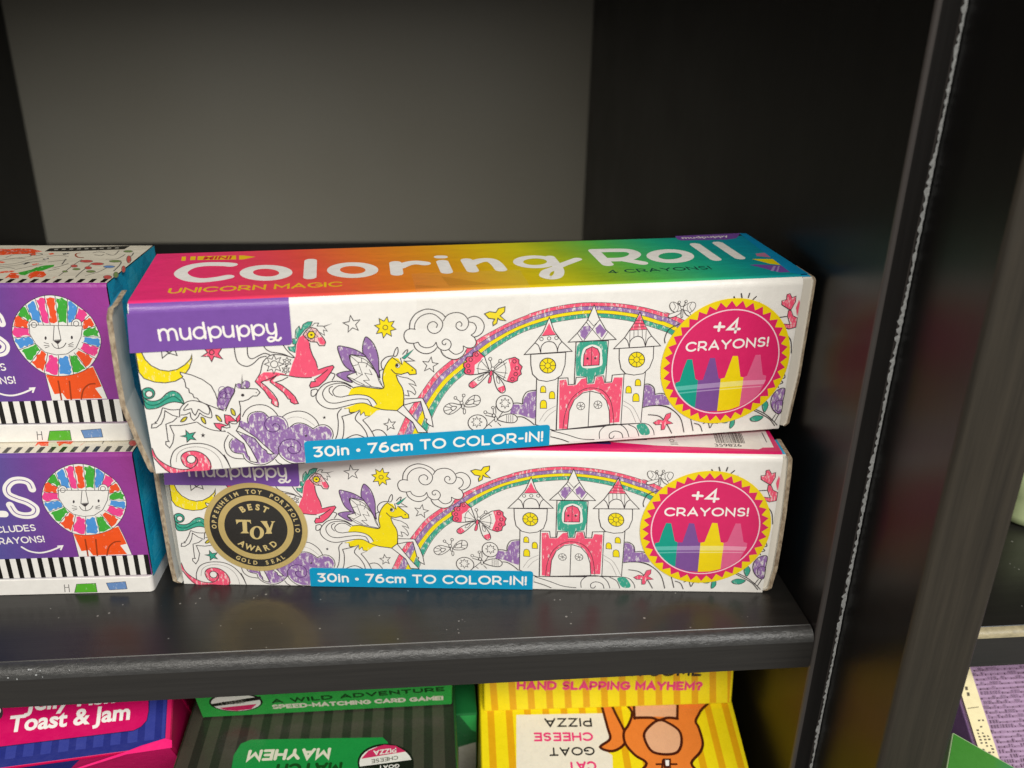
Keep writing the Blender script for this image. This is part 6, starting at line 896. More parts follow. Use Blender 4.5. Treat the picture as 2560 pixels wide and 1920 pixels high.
class Press(Sheet):
    """Prints 2D shapes on a flat panel: at(a, h, lift) gives the 3D point; every shape lies a hair above the one before."""
    STEP = .0005
    def __init__(s, at, lift=.003):
        super().__init__(); s.at = at; s.lift = lift
    def flat(s, P, fs, colour, scr=0):
        vs = [s.at(a, h, s.lift) for a, h in P]; s.lift += s.STEP
        out = []
        for f in fs:
            ar = sum(P[f[i]][0]*P[f[(i+1) % len(f)]][1] - P[f[(i+1) % len(f)]][0]*P[f[i]][1] for i in range(len(f)))
            out.append(f if ar > 0 else tuple(reversed(f)))
        s.add(vs, out, colour, scr, [(a, h, 0) for a, h in P])
    def fill(s, P, colour, scr=0, sm=0):
        if sm: P = catmull(P, True)
        s.flat(P, tessellate_polygon([[Vector((a, h, 0)) for a, h in P]]), colour, scr)
    def stroke(s, P, w, colour, closed=False, sm=1):
        if sm: P = catmull(P, closed, 6 if w > 1.5 else 5)
        Q = [P[0]]
        for p in P[1:]:
            if math.hypot(p[0]-Q[-1][0], p[1]-Q[-1][1]) > .02: Q.append(p)
        if closed and len(Q) > 2 and math.hypot(Q[0][0]-Q[-1][0], Q[0][1]-Q[-1][1]) < .02: Q.pop()
        n = len(Q)
        if n < 2: return
        L, R = [], []
        for i in range(n):
            a = Q[i-1] if (i > 0 or closed) else None; b = Q[(i+1) % n] if (i < n-1 or closed) else None
            d1 = Vector((Q[i][0]-a[0], Q[i][1]-a[1])).normalized() if a else None
            d2 = Vector((b[0]-Q[i][0], b[1]-Q[i][1])).normalized() if b else None
            d1 = d1 or d2; d2 = d2 or d1
            t = d1 + d2
            t = t.normalized() if t.length > .05 else d1
            nn = Vector((-t.y, t.x)); k = max(.45, abs(nn.dot(Vector((-d1.y, d1.x))))); h = w / 2 / k
            L.append((Q[i][0]+nn.x*h, Q[i][1]+nn.y*h)); R.append((Q[i][0]-nn.x*h, Q[i][1]-nn.y*h))
        pts = L + R; fs = [(i, n+i, n+(i+1) % n, (i+1) % n) for i in range(n if closed else n-1)]
        if not closed and w > .3:
            for (c, e, d) in ((Q[0], L[0], -1), (Q[-1], R[-1], 1)):
                a0 = math.atan2(e[1]-c[1], e[0]-c[0]); b = len(pts); m = 8 if w > 1 else 4
                pts += [(c[0]+w/2*math.cos(a0+math.pi*k/m), c[1]+w/2*math.sin(a0+math.pi*k/m)) for k in range(m+1)]
                fs.append(tuple(range(b, b+m+1)))
        s.flat(pts, fs, colour)
    def text(s, txt, colour, bold, q):
        vs, fs = text_mesh(txt, bold)
        x0 = min(v[0] for v in vs); x1 = max(v[0] for v in vs); y1 = text_mesh('H', bold)[0]; y1 = max(v[1] for v in y1)
        A, B, Hh = Vector(q[0:2]), Vector(q[2:4]), Vector(q[4:6]); e = (B-A); ln = e.length; e.normalize(); n = Vector((-e.y, e.x)); hh = (Hh-A).dot(n)
        s.flat([tuple(A + e*((x-x0)/(x1-x0)*ln) + n*(y/y1*hh)) for x, y in vs], fs, colour)
    def lettering(s, txt, colour, wt, q):
        x = 0; spots = []
        for ch in txt:
            w, st = ROUND[ch]; spots.append((x, st)); x += w + .16 + wt*.75
        tot = x - .16 - wt*.75
        A, B, Hh = Vector(q[0:2]), Vector(q[2:4]), Vector(q[4:6]); e = (B-A); ln = e.length; e.normalize(); n = Vector((-e.y, e.x)); hh = (Hh-A).dot(n); sg = 1 if hh > 0 else -1
        w = wt*abs(hh); kx = (ln - w)/tot
        for x0, st in spots:
            for line in st:
                pts = [tuple(A + e*(w/2 + (x0 + px)*kx) + n*(sg*w/2 + py*(hh - sg*w))) for px, py in line]
                closed = len(pts) > 8 and math.hypot(pts[0][0]-pts[-1][0], pts[0][1]-pts[-1][1]) < 1e-4
                s.stroke(pts[:-1] if closed else pts, w, colour, closed, 0)
    def ring_text(s, txt, colour, bold, c, r, h, mid, span, inward=False):
        n = len(txt)
        for i, ch in enumerate(txt):
            if ch == ' ': continue
            f = (i + .5) / n - .5
            a = math.radians(mid - f*span) if not inward else math.radians(mid + f*span)
            vs, fs = text_mesh(ch, bold); x0 = min(v[0] for v in vs); x1 = max(v[0] for v in vs); yy = max(v[1] for v in text_mesh('H', bold)[0])
            rad = Vector((math.cos(a), math.sin(a))); tan = Vector((math.sin(a), -math.cos(a)))
            if inward: rad, tan = -rad, -tan
            o = Vector(c) + Vector((math.cos(a), math.sin(a))) * (r if not inward else r + h)
            s.flat([tuple(o + tan*((x-(x0+x1)/2)/yy*h*.95) + rad*(y/yy*h)) for x, y in vs], fs, colour)
    def run(s, name, clip=None):
        for op in GROUPS[name]:
            if clip and op[0] in 'FSC': op = op[:5] + ([(min(max(a, clip[0]), clip[1]), max(h, clip[2])) for a, h in op[5]],)
            if op[0] == 'T': s.text(op[1], PAL[op[2]], op[3], op[4])
            elif op[0] == 'K': s.lettering(op[1], PAL[op[2]], op[3], op[4])
            elif op[0] == 'F': s.fill(op[5], PAL[op[1]], op[2], op[3])
            else: s.stroke(op[5], op[4], PAL[op[1]], op[0] == 'C', op[3])

def front(a, h, l): return (a, -l, h)
def topat(z): return lambda a, h, l: (a, h, z + l)

# ------------------------------------------------------------------ materials
def new_mat(name):
    m = bpy.data.materials.new(name); m.use_nodes = True; nt = m.node_tree
    return m, nt, nt.nodes['Principled BSDF']
def nd(nt, t, **k):
    n = nt.nodes.new(t)
    for a, v in k.items(): setattr(n, a, v)
    return n
def math_n(nt, op, a, b=None, c=None):
    n = nd(nt, 'ShaderNodeMath', operation=op)
    for i, v in enumerate((a, b, c)):
        if v is None: continue
        if isinstance(v, (int, float)): n.inputs[i].default_value = v
        else: nt.links.new(v, n.inputs[i])
    return n.outputs[0]
def mix_c(nt, f, a, b):
    n = nd(nt, 'ShaderNodeMix', data_type='RGBA')
    for i, v in ((0, f), (6, a), (7, b)):
        if isinstance(v, (int, float)): n.inputs[i].default_value = v
        elif isinstance(v, tuple): n.inputs[i].default_value = (*v, 1) if len(v) == 3 else v
        else: nt.links.new(v, n.inputs[i])
    return n.outputs[2]
def noise(nt, vec, scale, detail=3, rough=.55):
    n = nd(nt, 'ShaderNodeTexNoise'); n.inputs['Scale'].default_value = scale; n.inputs['Detail'].default_value = detail; n.inputs['Roughness'].default_value = rough
    if vec: nt.links.new(vec, n.inputs['Vector'])
    return n.outputs[0]
def mapped(nt, vec, scale=(1,1,1), rot=(0,0,0)):
    n = nd(nt, 'ShaderNodeMapping'); n.inputs['Scale'].default_value = scale; n.inputs['Rotation'].default_value = rot; nt.links.new(vec, n.inputs['Vector']); return n.outputs[0]
def bump(nt, h, s, d=.0002):
    n = nd(nt, 'ShaderNodeBump'); n.inputs['Strength'].default_value = s; n.inputs['Distance'].default_value = d; nt.links.new(h, n.inputs['Height']); return n.outputs[0]

def print_mat(name, rough=.4, spec=.35):
    m, nt, p = new_mat(name); L = nt.links.new
    ink = nd(nt, 'ShaderNodeAttribute', attribute_name='Ink'); scr = nd(nt, 'ShaderNodeAttribute', attribute_name='Scribble'); art = nd(nt, 'ShaderNodeAttribute', attribute_name='Art')
    streak = noise(nt, mapped(nt, art.outputs['Vector'], (1.1, .42, 1), (0, 0, .5)), 1.0, 4, .72)
    thr = math_n(nt, 'MULTIPLY_ADD', scr.outputs['Fac'], .60, .285)
    gap = math_n(nt, 'SUBTRACT', thr, streak); gap = math_n(nt, 'MULTIPLY', gap, 8.0); gap = math_n(nt, 'ADD', gap, .45)
    gap = math_n(nt, 'MINIMUM', math_n(nt, 'MAXIMUM', gap, 0), .92)
    on = math_n(nt, 'GREATER_THAN', scr.outputs['Fac'], .01)
    c = mix_c(nt, math_n(nt, 'MULTIPLY', gap, on), ink.outputs['Color'], PAL['paper'])
    fib = noise(nt, art.outputs['Vector'], .35, 4, .6)
    tone = math_n(nt, 'MULTIPLY_ADD', fib, .16, .90)
    v = nd(nt, 'ShaderNodeVectorMath', operation='SCALE'); L(c, v.inputs[0]); L(tone, v.inputs['Scale'])
    L(v.outputs[0], p.inputs['Base Color'])
    p.inputs['Roughness'].default_value = rough; p.inputs['Specular IOR Level'].default_value = spec
    hh = math_n(nt, 'ADD', math_n(nt, 'MULTIPLY', noise(nt, art.outputs['Vector'], .03, 2, .5), 6.0), noise(nt, art.outputs['Vector'], .25, 3, .6))
    L(bump(nt, hh, .16, .0007), p.inputs['Normal']); L(math_n(nt, 'MULTIPLY_ADD', fib, .16, rough - .08), p.inputs['Roughness'])
    return m
def plain(name, c, rough=.6, spec=.3, metal=0, var=.25, scale=300, bmp=.1):
    m, nt, p = new_mat(name); tc = nd(nt, 'ShaderNodeTexCoord'); n = noise(nt, tc.outputs['Object'], scale, 4, .6)
    a = tuple(v*(1-var) for v in c); b = tuple(min(1, v*(1+var)) for v in c)
    nt.links.new(mix_c(nt, n, a, b), p.inputs['Base Color']); p.inputs['Roughness'].default_value = rough; p.inputs['Specular IOR Level'].default_value = spec; p.inputs['Metallic'].default_value = metal
    if bmp: nt.links.new(bump(nt, n, bmp, .0003), p.inputs['Normal'])
    return m
def laminate(name, base, rough, grain, specks=0.0, bs=.25, spec=.5, con=1.1):
    """black-brown wood-grain laminate; grain = stretch of the noise along each axis"""
    m, nt, p = new_mat(name); L = nt.links.new; tc = nd(nt, 'ShaderNodeTexCoord'); g = tc.outputs['Object']
    n1 = noise(nt, mapped(nt, g, grain), 1.0, 5, .65); n2 = noise(nt, g, 14, 3, .6)
    f = math_n(nt, 'MULTIPLY_ADD', n1, con, .35 - con/2)
    c = mix_c(nt, f, tuple(v*.5 for v in base), tuple(v*1.5 for v in base))
    if specks:
        vo = nd(nt, 'ShaderNodeTexVoronoi', feature='F1'); vo.inputs['Scale'].default_value = 330; L(g, vo.inputs['Vector'])
        dust = math_n(nt, 'LESS_THAN', vo.outputs['Distance'], math_n(nt, 'MULTIPLY', noise(nt, g, 60, 2, .5), .20))
        sel = math_n(nt, 'GREATER_THAN', noise(nt, g, 85, 2, .5), .56)
        hz = math_n(nt, 'MULTIPLY', noise(nt, mapped(nt, g, (20, 90, 40)), 1.0, 6, .7), .030)
        c = mix_c(nt, math_n(nt, 'MULTIPLY', math_n(nt, 'MULTIPLY', dust, sel), specks), c, (.30, .29, .27)); c = mix_c(nt, hz, c, (.35, .34, .32))
    L(c, p.inputs['Base Color']); L(math_n(nt, 'MULTIPLY_ADD', n2, .22, rough - .11), p.inputs['Roughness']); p.inputs['Specular IOR Level'].default_value = spec
    L(bump(nt, n1, bs, .0003), p.inputs['Normal'])
    return m
M_PRINT = print_mat('printed_card', .33, .5); M_GLOSS = print_mat('printed_gloss_card', .28, .5)
M_PAPER = plain('white_card_liner', srgb('ded8cc'), .6, .25, var=.06, scale=120)
M_GREYL = plain('grey_card_liner', srgb('b9b3a8'), .7, .2, var=.08, scale=120)
def corrugated():
    m, nt, p = new_mat('corrugated_board'); tc = nd(nt, 'ShaderNodeTexCoord'); g = tc.outputs['Object']
    a = noise(nt, mapped(nt, g, (900, 900, 420)), 1.0, 3, .6); b = noise(nt, g, 90, 3, .6)
    c = mix_c(nt, math_n(nt, 'MULTIPLY_ADD', a, 3.2, -1.15), srgb('6a5644'), srgb('c2b297')); nt.links.new(mix_c(nt, math_n(nt, 'MULTIPLY', b, .6), c, srgb('a8967e')), p.inputs['Base Color']); p.inputs['Roughness'].default_value = .85
    nt.links.new(bump(nt, a, .6, .0006), p.inputs['Normal']); return m
M_CORR = corrugated()
M_BLUE = plain('blue_printed_card', srgb('0f93bd'), .4, .4, var=.10, scale=60)
M_GOLD = plain('gold_foil', srgb('f0d48a'), .3, .5, metal=.55, var=.06, scale=200)
M_SEALBLK = plain('black_foil_print', srgb('23201c'), .22, 1.0, metal=.0, var=.15, scale=200)
M_SEALGOLD = plain('gold_foil_lettering', srgb('f0d894'), .34, .5, metal=.4, var=.05, scale=200, bmp=0)
M_SHELF = laminate('shelf_laminate', (.0125, .0112, .0098), .32, (10, 260, 60), .7, .22, .5)
M_EDGE = laminate('shelf_edge_laminate', (.019, .0175, .0155), .38, (22, 300, 700), 0, .35, .6)
M_EDGER = laminate('shelf_highlight_rounding', (.040, .040, .039), .40, (380, 700, 900), 0, 1.0, .7)  # lighter base paints the highlight band on the rounded shelf lip
M_EDGEW = laminate('highlight_edge_laminate', (.42, .36, .22), .40, (400, 400, 700), 0, .5, .6)  # warm pale base paints the bright highlight on the second shelf's lip
def back_mat():
    m, nt, p = new_mat('back_panel_board'); tc = nd(nt, 'ShaderNodeTexCoord'); g = tc.outputs['Object']; L = nt.links.new
    big = noise(nt, g, 7, 3, .5); fine = noise(nt, g, 420, 4, .6)
    c = mix_c(nt, math_n(nt, 'MULTIPLY_ADD', big, 1.6, -.3), (.205, .190, .148), (.240, .232, .196)); c = mix_c(nt, math_n(nt, 'MULTIPLY', fine, .35), c, (.155, .146, .122))
    L(c, p.inputs['Base Color']); p.inputs['Roughness'].default_value = .45; p.inputs['Specular IOR Level'].default_value = .5; L(bump(nt, fine, .25, .0004), p.inputs['Normal']); return m
M_BACK = back_mat()
M_SIDE = laminate('side_panel_laminate', (.0065, .006, .0058), .36, (200, 200, 9), .0, .12, .32)
M_STILE = laminate('side_panel_edge', (.032, .0262, .018), .55, (300, 300, 11), .0, 1.0, .35, 1.9)
M_STILED = laminate('side_panel_dark_edge', (.010, .009, .0085), .5, (420, 420, 14), .0, .4, .3)
M_BEVEL = laminate('side_panel_bevel_highlight', (.055, .048, .045), .45, (420, 420, 14), .0, .4, .5)  # lighter base paints the highlight line along the panel bevel
M_CHIP = plain('raw_chipped_edge', (.36, .37, .37), .8, .2, var=.6, scale=1800, bmp=.4)
def tape_mat():
    m, nt, p = new_mat('clear_tape'); p.inputs['Base Color'].default_value = (.62, .56, .45, 1); p.inputs['Roughness'].default_value = .22; p.inputs['Alpha'].default_value = .05; return m
M_TAPE = tape_mat()
def crease_shade():
    m, nt, p = new_mat('crease_shade_tint'); p.inputs['Base Color'].default_value = (.30, .17, .01, 1); p.inputs['Roughness'].default_value = .3; p.inputs['Alpha'].default_value = .13; return m
M_CREASE_SHADE = crease_shade()  # dark translucent tint, paints the shade of the tape wrinkles

# ------------------------------------------------------------------ scene graph helpers
def thing(name, label, cat, group=None, loc=(0,0,0), rz=0, mat=None):
    o = bpy.data.objects.new(name, None); col.objects.link(o); o.empty_display_size = .02
    if mat is not None: o.matrix_world = mat
    else: o.location = [v*MM for v in loc]; o.rotation_euler = (0, 0, rz)
    o['label'] = label; o['category'] = cat
    if group: o['group'] = group
    return o
def copy_tree(o, parent=None):
    c = o.copy(); col.objects.link(c); c.parent = parent
    for ch in list(o.children): copy_tree(ch, c)
    return c
def frame_mat(o, ex, ey):
    ex = Vector(ex).normalized(); ey = Vector(ey); ey = (ey - ex*ey.dot(ex)).normalized(); ez = ex.cross(ey)
    m = Matrix((ex, ey, ez)).transposed().to_4x4(); m.translation = Vector(o) * MM
    return m
def bev(o, w, seg=2, ang=40):
    b = o.modifiers.new('soft_edge', 'BEVEL'); b.width = w*MM; b.segments = seg; b.limit_method = 'ANGLE'; b.angle_limit = math.radians(ang)
    return o
def slab(name, lo, hi, m, parent, bw=0, seg=3):
    s = Sheet(); s.box(lo, hi, (.5, .5, .5)); o = s.build(name, m, parent)
    if bw: bev(o, bw, seg); 
    return o

# ------------------------------------------------------------------ bookcase
Yb, XL, XR, TT, XA = 443.86, -182.30, 208.48, 13.70, 215.64
case = thing('bookcase', 'black wood-grain bookcase whose shelf carries the two long white boxes', 'bookcase', loc=(20, 220, 0))
off = Vector((20, 220, 0))
def P3(x, y, z): return (x - off.x, y - off.y, z - off.z)
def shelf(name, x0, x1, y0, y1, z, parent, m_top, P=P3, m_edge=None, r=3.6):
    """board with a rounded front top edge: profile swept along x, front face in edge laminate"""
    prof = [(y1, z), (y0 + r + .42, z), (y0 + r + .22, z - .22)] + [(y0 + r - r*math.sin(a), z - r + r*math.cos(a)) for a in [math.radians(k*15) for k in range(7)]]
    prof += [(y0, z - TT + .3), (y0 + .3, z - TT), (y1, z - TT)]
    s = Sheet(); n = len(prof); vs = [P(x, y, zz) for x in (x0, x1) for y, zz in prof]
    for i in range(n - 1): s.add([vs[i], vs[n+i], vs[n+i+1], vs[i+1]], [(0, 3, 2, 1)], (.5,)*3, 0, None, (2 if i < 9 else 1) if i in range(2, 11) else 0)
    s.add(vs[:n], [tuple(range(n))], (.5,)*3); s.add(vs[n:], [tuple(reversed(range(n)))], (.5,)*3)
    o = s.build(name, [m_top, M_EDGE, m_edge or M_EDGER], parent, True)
    import bmesh
    bm = bmesh.new(); bm.from_mesh(o.data); bmesh.ops.remove_doubles(bm, verts=bm.verts, dist=1e-6); bmesh.ops.recalc_face_normals(bm, faces=bm.faces); bm.to_mesh(o.data); bm.free()
    e = o.modifiers.new('split', 'EDGE_SPLIT'); e.split_angle = math.radians(35)
    return o
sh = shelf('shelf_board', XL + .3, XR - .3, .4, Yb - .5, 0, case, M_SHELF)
shelf('shelf_board', XL + .3, XR - .3, 0, Yb - .5, 388, case, M_SHELF)  # unseen upper shelf, added and set in height to shade the back panel
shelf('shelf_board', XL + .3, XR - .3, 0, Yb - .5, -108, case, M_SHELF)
slab('back_panel', P3(XL - 18, Yb, -130), P3(XA, Yb + 6, 402), M_BACK, case)
slab('base_shade_strip', P3(XL + .3, Yb - 1.6, .02), P3(XR - .3, Yb - .3, 13.4), M_STILED, case)  # added dark strip, stands in for the shaded gap at the wall foot
def side(name, x0, x1, y0, y1, parent, bw, P=P3, brown=False):
    s = Sheet(); (ax, ay, az), (bx, by, bz) = P(x0, y0, -130), P(x1, y1, 402)
    vs = [(x, y, z) for z in (az, bz) for y in (ay, by) for x in (ax, bx)]
    fc = [(0,2,3,1), (4,5,7,6), (0,1,5,4), (2,6,7,3), (0,4,6,2), (1,3,7,5)]
    for i, f in enumerate(fc): s.f.append(f); s.mi.append(1 if i == 2 else 0)
    s.v = vs; s.c = [(.5,)*3]*8; s.s = [0]*8; s.a = [(0, 0, 0)]*8
    o = s.build(name, [M_SIDE, M_STILE if brown else M_STILED, M_STILE if brown else M_BEVEL], parent); bev(o, bw, 4); o.modifiers[-1].material = 2
    return o
side('side_panel', XL - 18, XL, 0, Yb - .2, case, 1.2)
side('side_panel', XR, XA, 0, Yb - .2, case, 1.2)
# raw chipped strip where the laminate has worn off along the front corner of the side panel
s = Sheet(); n = 700; vs = []
wob = [random.uniform(0, 1) for _ in range(n + 1)]
for i in range(n + 1):
    z = -128 + i * (399 + 128) / n; t = .5*wob[i] + .3*wob[max(0, i-1)] + .2*wob[max(0, i-4)]
    w = (.35 + 1.25*t*(.75 + .25*math.sin(i*.11)))*(1.15 if (i*37) % 11 > 2 else .6); x1 = XA + .05
    vs += [P3(x1 - w, -.12 - .15*t, z), P3(x1 - .06*wob[i-2], -.16 - .25*wob[i], z)]
s.add(vs, [(2*i, 2*i+1, 2*i+3, 2*i+2) for i in range(n)], (.5,)*3)
s.build('chipped_edge', M_CHIP, case)
# small white chips along the front lip of the shelf
s = Sheet()
for i in range(18):
    x = random.choice([random.gauss(-28, 4), random.gauss(-40, 3), random.uniform(-60, 10), random.gauss(-22, 3)]); a = math.radians(random.uniform(40, 88)); r = 3.64; w = random.uniform(.12, .35); h = random.uniform(.06, .18)
    q = []
    for k in range(5):
        b = k*1.2566 + random.uniform(-.3, .3); aa = a + h*math.sin(b)/2.0; q.append(P3(x + w*math.cos(b), 4.0 - r*math.sin(aa), -3.6 + r*math.cos(aa)))
    s.add(q, [(0, 1, 2, 3, 4)], (.5,)*3)
s.build('edge_chips', M_CHIP, case)

case2 = thing('bookcase', 'second black bookcase at the right with a wide brown-black front edge standing proud', 'bookcase', loc=(330, 200, 0))
off2 = Vector((330, 200, 0))
def P4(x, y, z): return (x - off2.x, y - off2.y, z - off2.z)
side('side_panel', XA + .3, XA + 20.2, -33.30, Yb, case2, 1.6, P4, True)
M_EDGE2 = M_EDGE
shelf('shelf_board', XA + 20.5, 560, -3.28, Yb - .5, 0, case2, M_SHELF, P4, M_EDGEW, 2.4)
shelf('shelf_board', XA + 20.5, 560, -3.28, Yb - .5, 388, case2, M_SHELF, P4)
shelf('shelf_board', XA + 20.5, 560, -3.28, Yb - .5, -108, case2, M_SHELF, P4)
slab('back_panel', P4(XA + .3, Yb + .3, -130), P4(580, Yb + 6, 402), M_BACK, case2)
side('side_panel', 560.3, 579, -33.30, Yb, case2, 1.6, P4, True)

# ------------------------------------------------------------------ long colouring-roll boxes
BL, BD, BH, BR = 190.0, 45.81, 51.13, 2.7
def lerp(a, b, t): return tuple(x + (y - x)*t for x, y in zip(a, b))
def arc(phi, r=BR): return (r - r*math.cos(math.radians(phi)), BH - r + r*math.sin(math.radians(phi)))
SPLIT = 56
roll = thing('colouring_roll_box', 'upper long white box with rainbow-coloured lid, lying askew on the box below', 'box', 'long white boxes of colouring rolls stacked on the shelf',
             mat=frame_mat((13.2506, 18.2527, 52.2701), (0.9958, 0.0915, 0.0036), (-0.0915, 0.9952, 0.0335)))
# front panel: flat card rolling over at the top, rounded top corners
pr = Press(front)
xs = [0, .5, 1.2] + [BL*i/24 for i in range(1, 24)] + [BL - 1.2, BL - .5, BL]
def strip(sheet, xs, prof, colour, cf=None):
    n = len(prof); vs = [(x, y, z) for x in xs for y, z in prof]
    fs = [(i*n + j, (i+1)*n + j, (i+1)*n + j + 1, i*n + j + 1) for i in range(len(xs) - 1) for j in range(n - 1)]
    sheet.add(vs, fs, [cf(v) for v in vs] if cf else colour, 0, [(v[0], v[2] + 2*v[1], 0) for v in vs])
fprof = [(.3, 0), (.08, .06), (0, .3), (0, 12), (0, 25), (0, 38), (0, BH - BR)] + [arc(p) for p in range(8, SPLIT + 1, 8)]
strip(pr, xs, fprof, PAL['paper'])
pr.run('front', (.15, BL - .15, .12))
fp = pr.build('front_panel', M_PRINT, roll)
bp = Press(front, .28); bp.run('badge'); bp.build('crayon_badge', M_PRINT, fp)
pp = Press(front, .28)
PX0, PX1 = .25, 40.87
yt = 48.02
strip(pp, [PX0, 10, 20, 30, PX1], [(-.27, yt), (-.27, BH - BR)] + [((BR) - (BR+.06+.21*(1-p/SPLIT)**2)*math.cos(math.radians(p)), BH - BR + (BR + .06)*math.sin(math.radians(p))) for p in range(8, SPLIT + 1, 8)], PAL['patch'])
pp.run('patch'); pp.build('brand_patch', M_PRINT, fp)
bn = Press(front, .28); bn.run('banner'); bn.build('size_banner', M_PRINT, fp)
# lid: rest of the roll-over edge plus the flat top with its rainbow gradient
STOPS = [(0, 'f0367a'), (.12, 'f03e6c'), (.24, 'ef5448'), (.34, 'ee7e30'), (.44, 'e69a22'), (.53, 'e0bc18'), (.60, 'cec61e'), (.66, '9cb628'), (.74, '5cba4e'), (.84, '26ae82'), (.93, '149a9a'), (1, '1494ac')]
def rainbow(v):
    t = min(1, max(0, (v[0] + (v[1] - 23)*.22) / BL))
    for (a, ca), (b, cb) in zip(STOPS, STOPS[1:]):
        if t <= b: return lerp(srgb(ca), srgb(cb), (t - a)/(b - a))
    return srgb(STOPS[-1][1])
def lid(colour, cf, groups):
    t = Press(topat(BH))
    prof = [arc(SPLIT + k*(90 - SPLIT)/4) for k in range(5)] + [(y, BH) for y in (8, 16, 24, 32, 40, BD - 1)] + [(BD - .3, BH - .3), (BD, BH - 1)]
    strip(t, [BL*i/48 for i in range(49)], prof, colour, cf)
    for g in groups: t.run(g)
    return t
tp = lid(None, rainbow, ['top']).build('lid_panel', M_PRINT, roll)
tape = Sheet()
x0, x1 = 74.96, 106.99
tprof = [(-.36, 40.5), (-.36, BH - BR)] + [(BR - (BR + .1 + .26*(1 - k/6)**2)*math.cos(math.radians(15*k)), BH - BR + (BR + .12)*math.sin(math.radians(15*k))) for k in range(1, 7)] + [(9, BH + .16), (16, BH + .16)]
strip(tape, [x0, (x0 + x1)/2, x1], tprof, (.8,)*3)
tape.build('clear_tape', M_TAPE, roll)
tw = Press(topat(BH), .3); tw.run('tapew'); tw.build('crease_shade', M_CREASE_SHADE, roll)
# the unseen rest of the carton
s = Sheet(); s.quad([(0, BD, .3), (0, BD, BH - 1), (BL, BD, BH - 1), (BL, BD, .3)], PAL['paper']); s.quad([(0, .6, .05), (0, BD, .05), (BL, BD, .05), (BL, .6, .05)], PAL['bpink'])
for x in (1.2, BL - 1.2): s.quad([(x, .6, .3), (x, BD, .3), (x, BD, BH - 1.2), (x, .6, BH - 1.2)], srgb('0f93bd'))
s.build('carton_body', M_PRINT, roll)
def flap(sgn, prof, parent, gap=0.0, thick=1.5, rec=.9, deep=12):
    """folded end wall seen edge-on: prof = (z, distance of its outer face from the panel end); white liner inside, corrugated edge outside"""
    base = 0 if sgn < 0 else BL
    s = Sheet(); w = []
    for i, (z, d) in enumerate(prof):
        xo, xi = base + sgn*d, base + sgn*max(.2, d - thick)
        w.append((xo, xi, z))
    y0, y1 = rec - .5, deep
    V = [(x, y, z) for xo, xi, z in w for x, y in ((xo, y0), (xi, y0), (xi, y1), (xo, y1))]
    for i in range(len(w) - 1):
        a, b = 4*i, 4*i + 4
        for q, mi in (((a, a+1, b+1, b), 1), ((a+1, a+2, b+2, b+1), 0), ((a+2, a+3, b+3, b+2), 0), ((a+3, a, b, b+3), 2)): s.f.append(q); s.mi.append(mi)
    s.f += [(0, 1, 2, 3), tuple(len(V) - 4 + k for k in (3, 2, 1, 0))]; s.mi += [0, 1]
    s.v = V; s.c = [(.5,)*3]*len(V); s.s = [0]*len(V); s.a = [(0, 0, 0)]*len(V)
    o = s.build('end_flap', [M_PAPER, M_CORR, M_BLUE], parent)
    if gap > deep: return o
    # inner white fold between the panel and the corrugated edge
    t = Sheet(); V = []
    for (xo, xi, z) in w:
        a, b = base + sgn*(.12 + gap*.0), xi
        yy = rec + gap
        V += [(a, yy + gap*.6, z + (.4 if z < 1 else 0)), (b, yy, z), (b, y1 - .5, z), (a, y1 - .5, z)]
    for i in range(len(w) - 1):
        a, b = 4*i, 4*i + 4; t.f += [(a, a+1, b+1, b)]; t.mi.append(0)
    n = len(w) - 1; t.f += [(4*n, 4*n+1, 4*n+2, 4*n+3)]; t.mi.append(1)
    t.v = V; t.c = [(.5,)*3]*len(V); t.s = [0]*len(V); t.a = [(0, 0, 0)]*len(V)
    t.build('inner_fold', [M_PAPER, M_BLUE if sgn > 0 else M_CORR], o, True)
    return o
zs = lambda a: [(z*BH/51.1, d) for z, d in a]
def round_z(prof):
    return prof
flap(1, zs([(.6, 2.6), (1.6, 3.6), (9, 4.0), (18, 4.6), (30, 4.5), (44, 4.4), (49.6, 4.3), (50.6, 3.7)]), roll, 0, .75, 1.0)
flap(-1, zs([(.8, 1.2), (2, 1.8), (9, 3.4), (18, 5.2), (22, 6.0), (30, 6.0), (40, 5.7), (47.5, 5.4), (50.2, 4.6), (50.8, 3.6)]), roll, 22.0, 1.4, .2)

roll2 = thing('colouring_roll_box', 'lower long white box with the round gold award sticker, flat on the shelf', 'box', 'long white boxes of colouring rolls stacked on the shelf',
              loc=(9.597, 38.606, .05), rz=-0.09218)
for ch in list(roll.children):
    if ch.name.split('.')[0] in ('front_panel', 'carton_body'): copy_tree(ch, roll2)
flap(1, zs([(.6, 1.6), (1.6, 3.0), (9, 3.9), (18, 4.0), (30, 3.9), (44, 3.4), (49.6, 3.0), (50.6, 2.4)]), roll2, .4, 1.3, .9)
flap(-1, zs([(.6, 2.0), (1.4, 3.4), (9, 3.9), (18, 4.0), (30, 4.1), (44, 4.1), (50.6, 4.0)]), roll2, 3.0, 1.4, .3)
def pinks(v): return lerp(srgb('d81f66'), srgb('e02a6a'), v[1]/BD)
lp = lid(None, pinks, [])
lp.fill([(118, 6.0), (137.5, 5.3), (137.5, 34), (118, 34)], srgb('3d2a63')); 

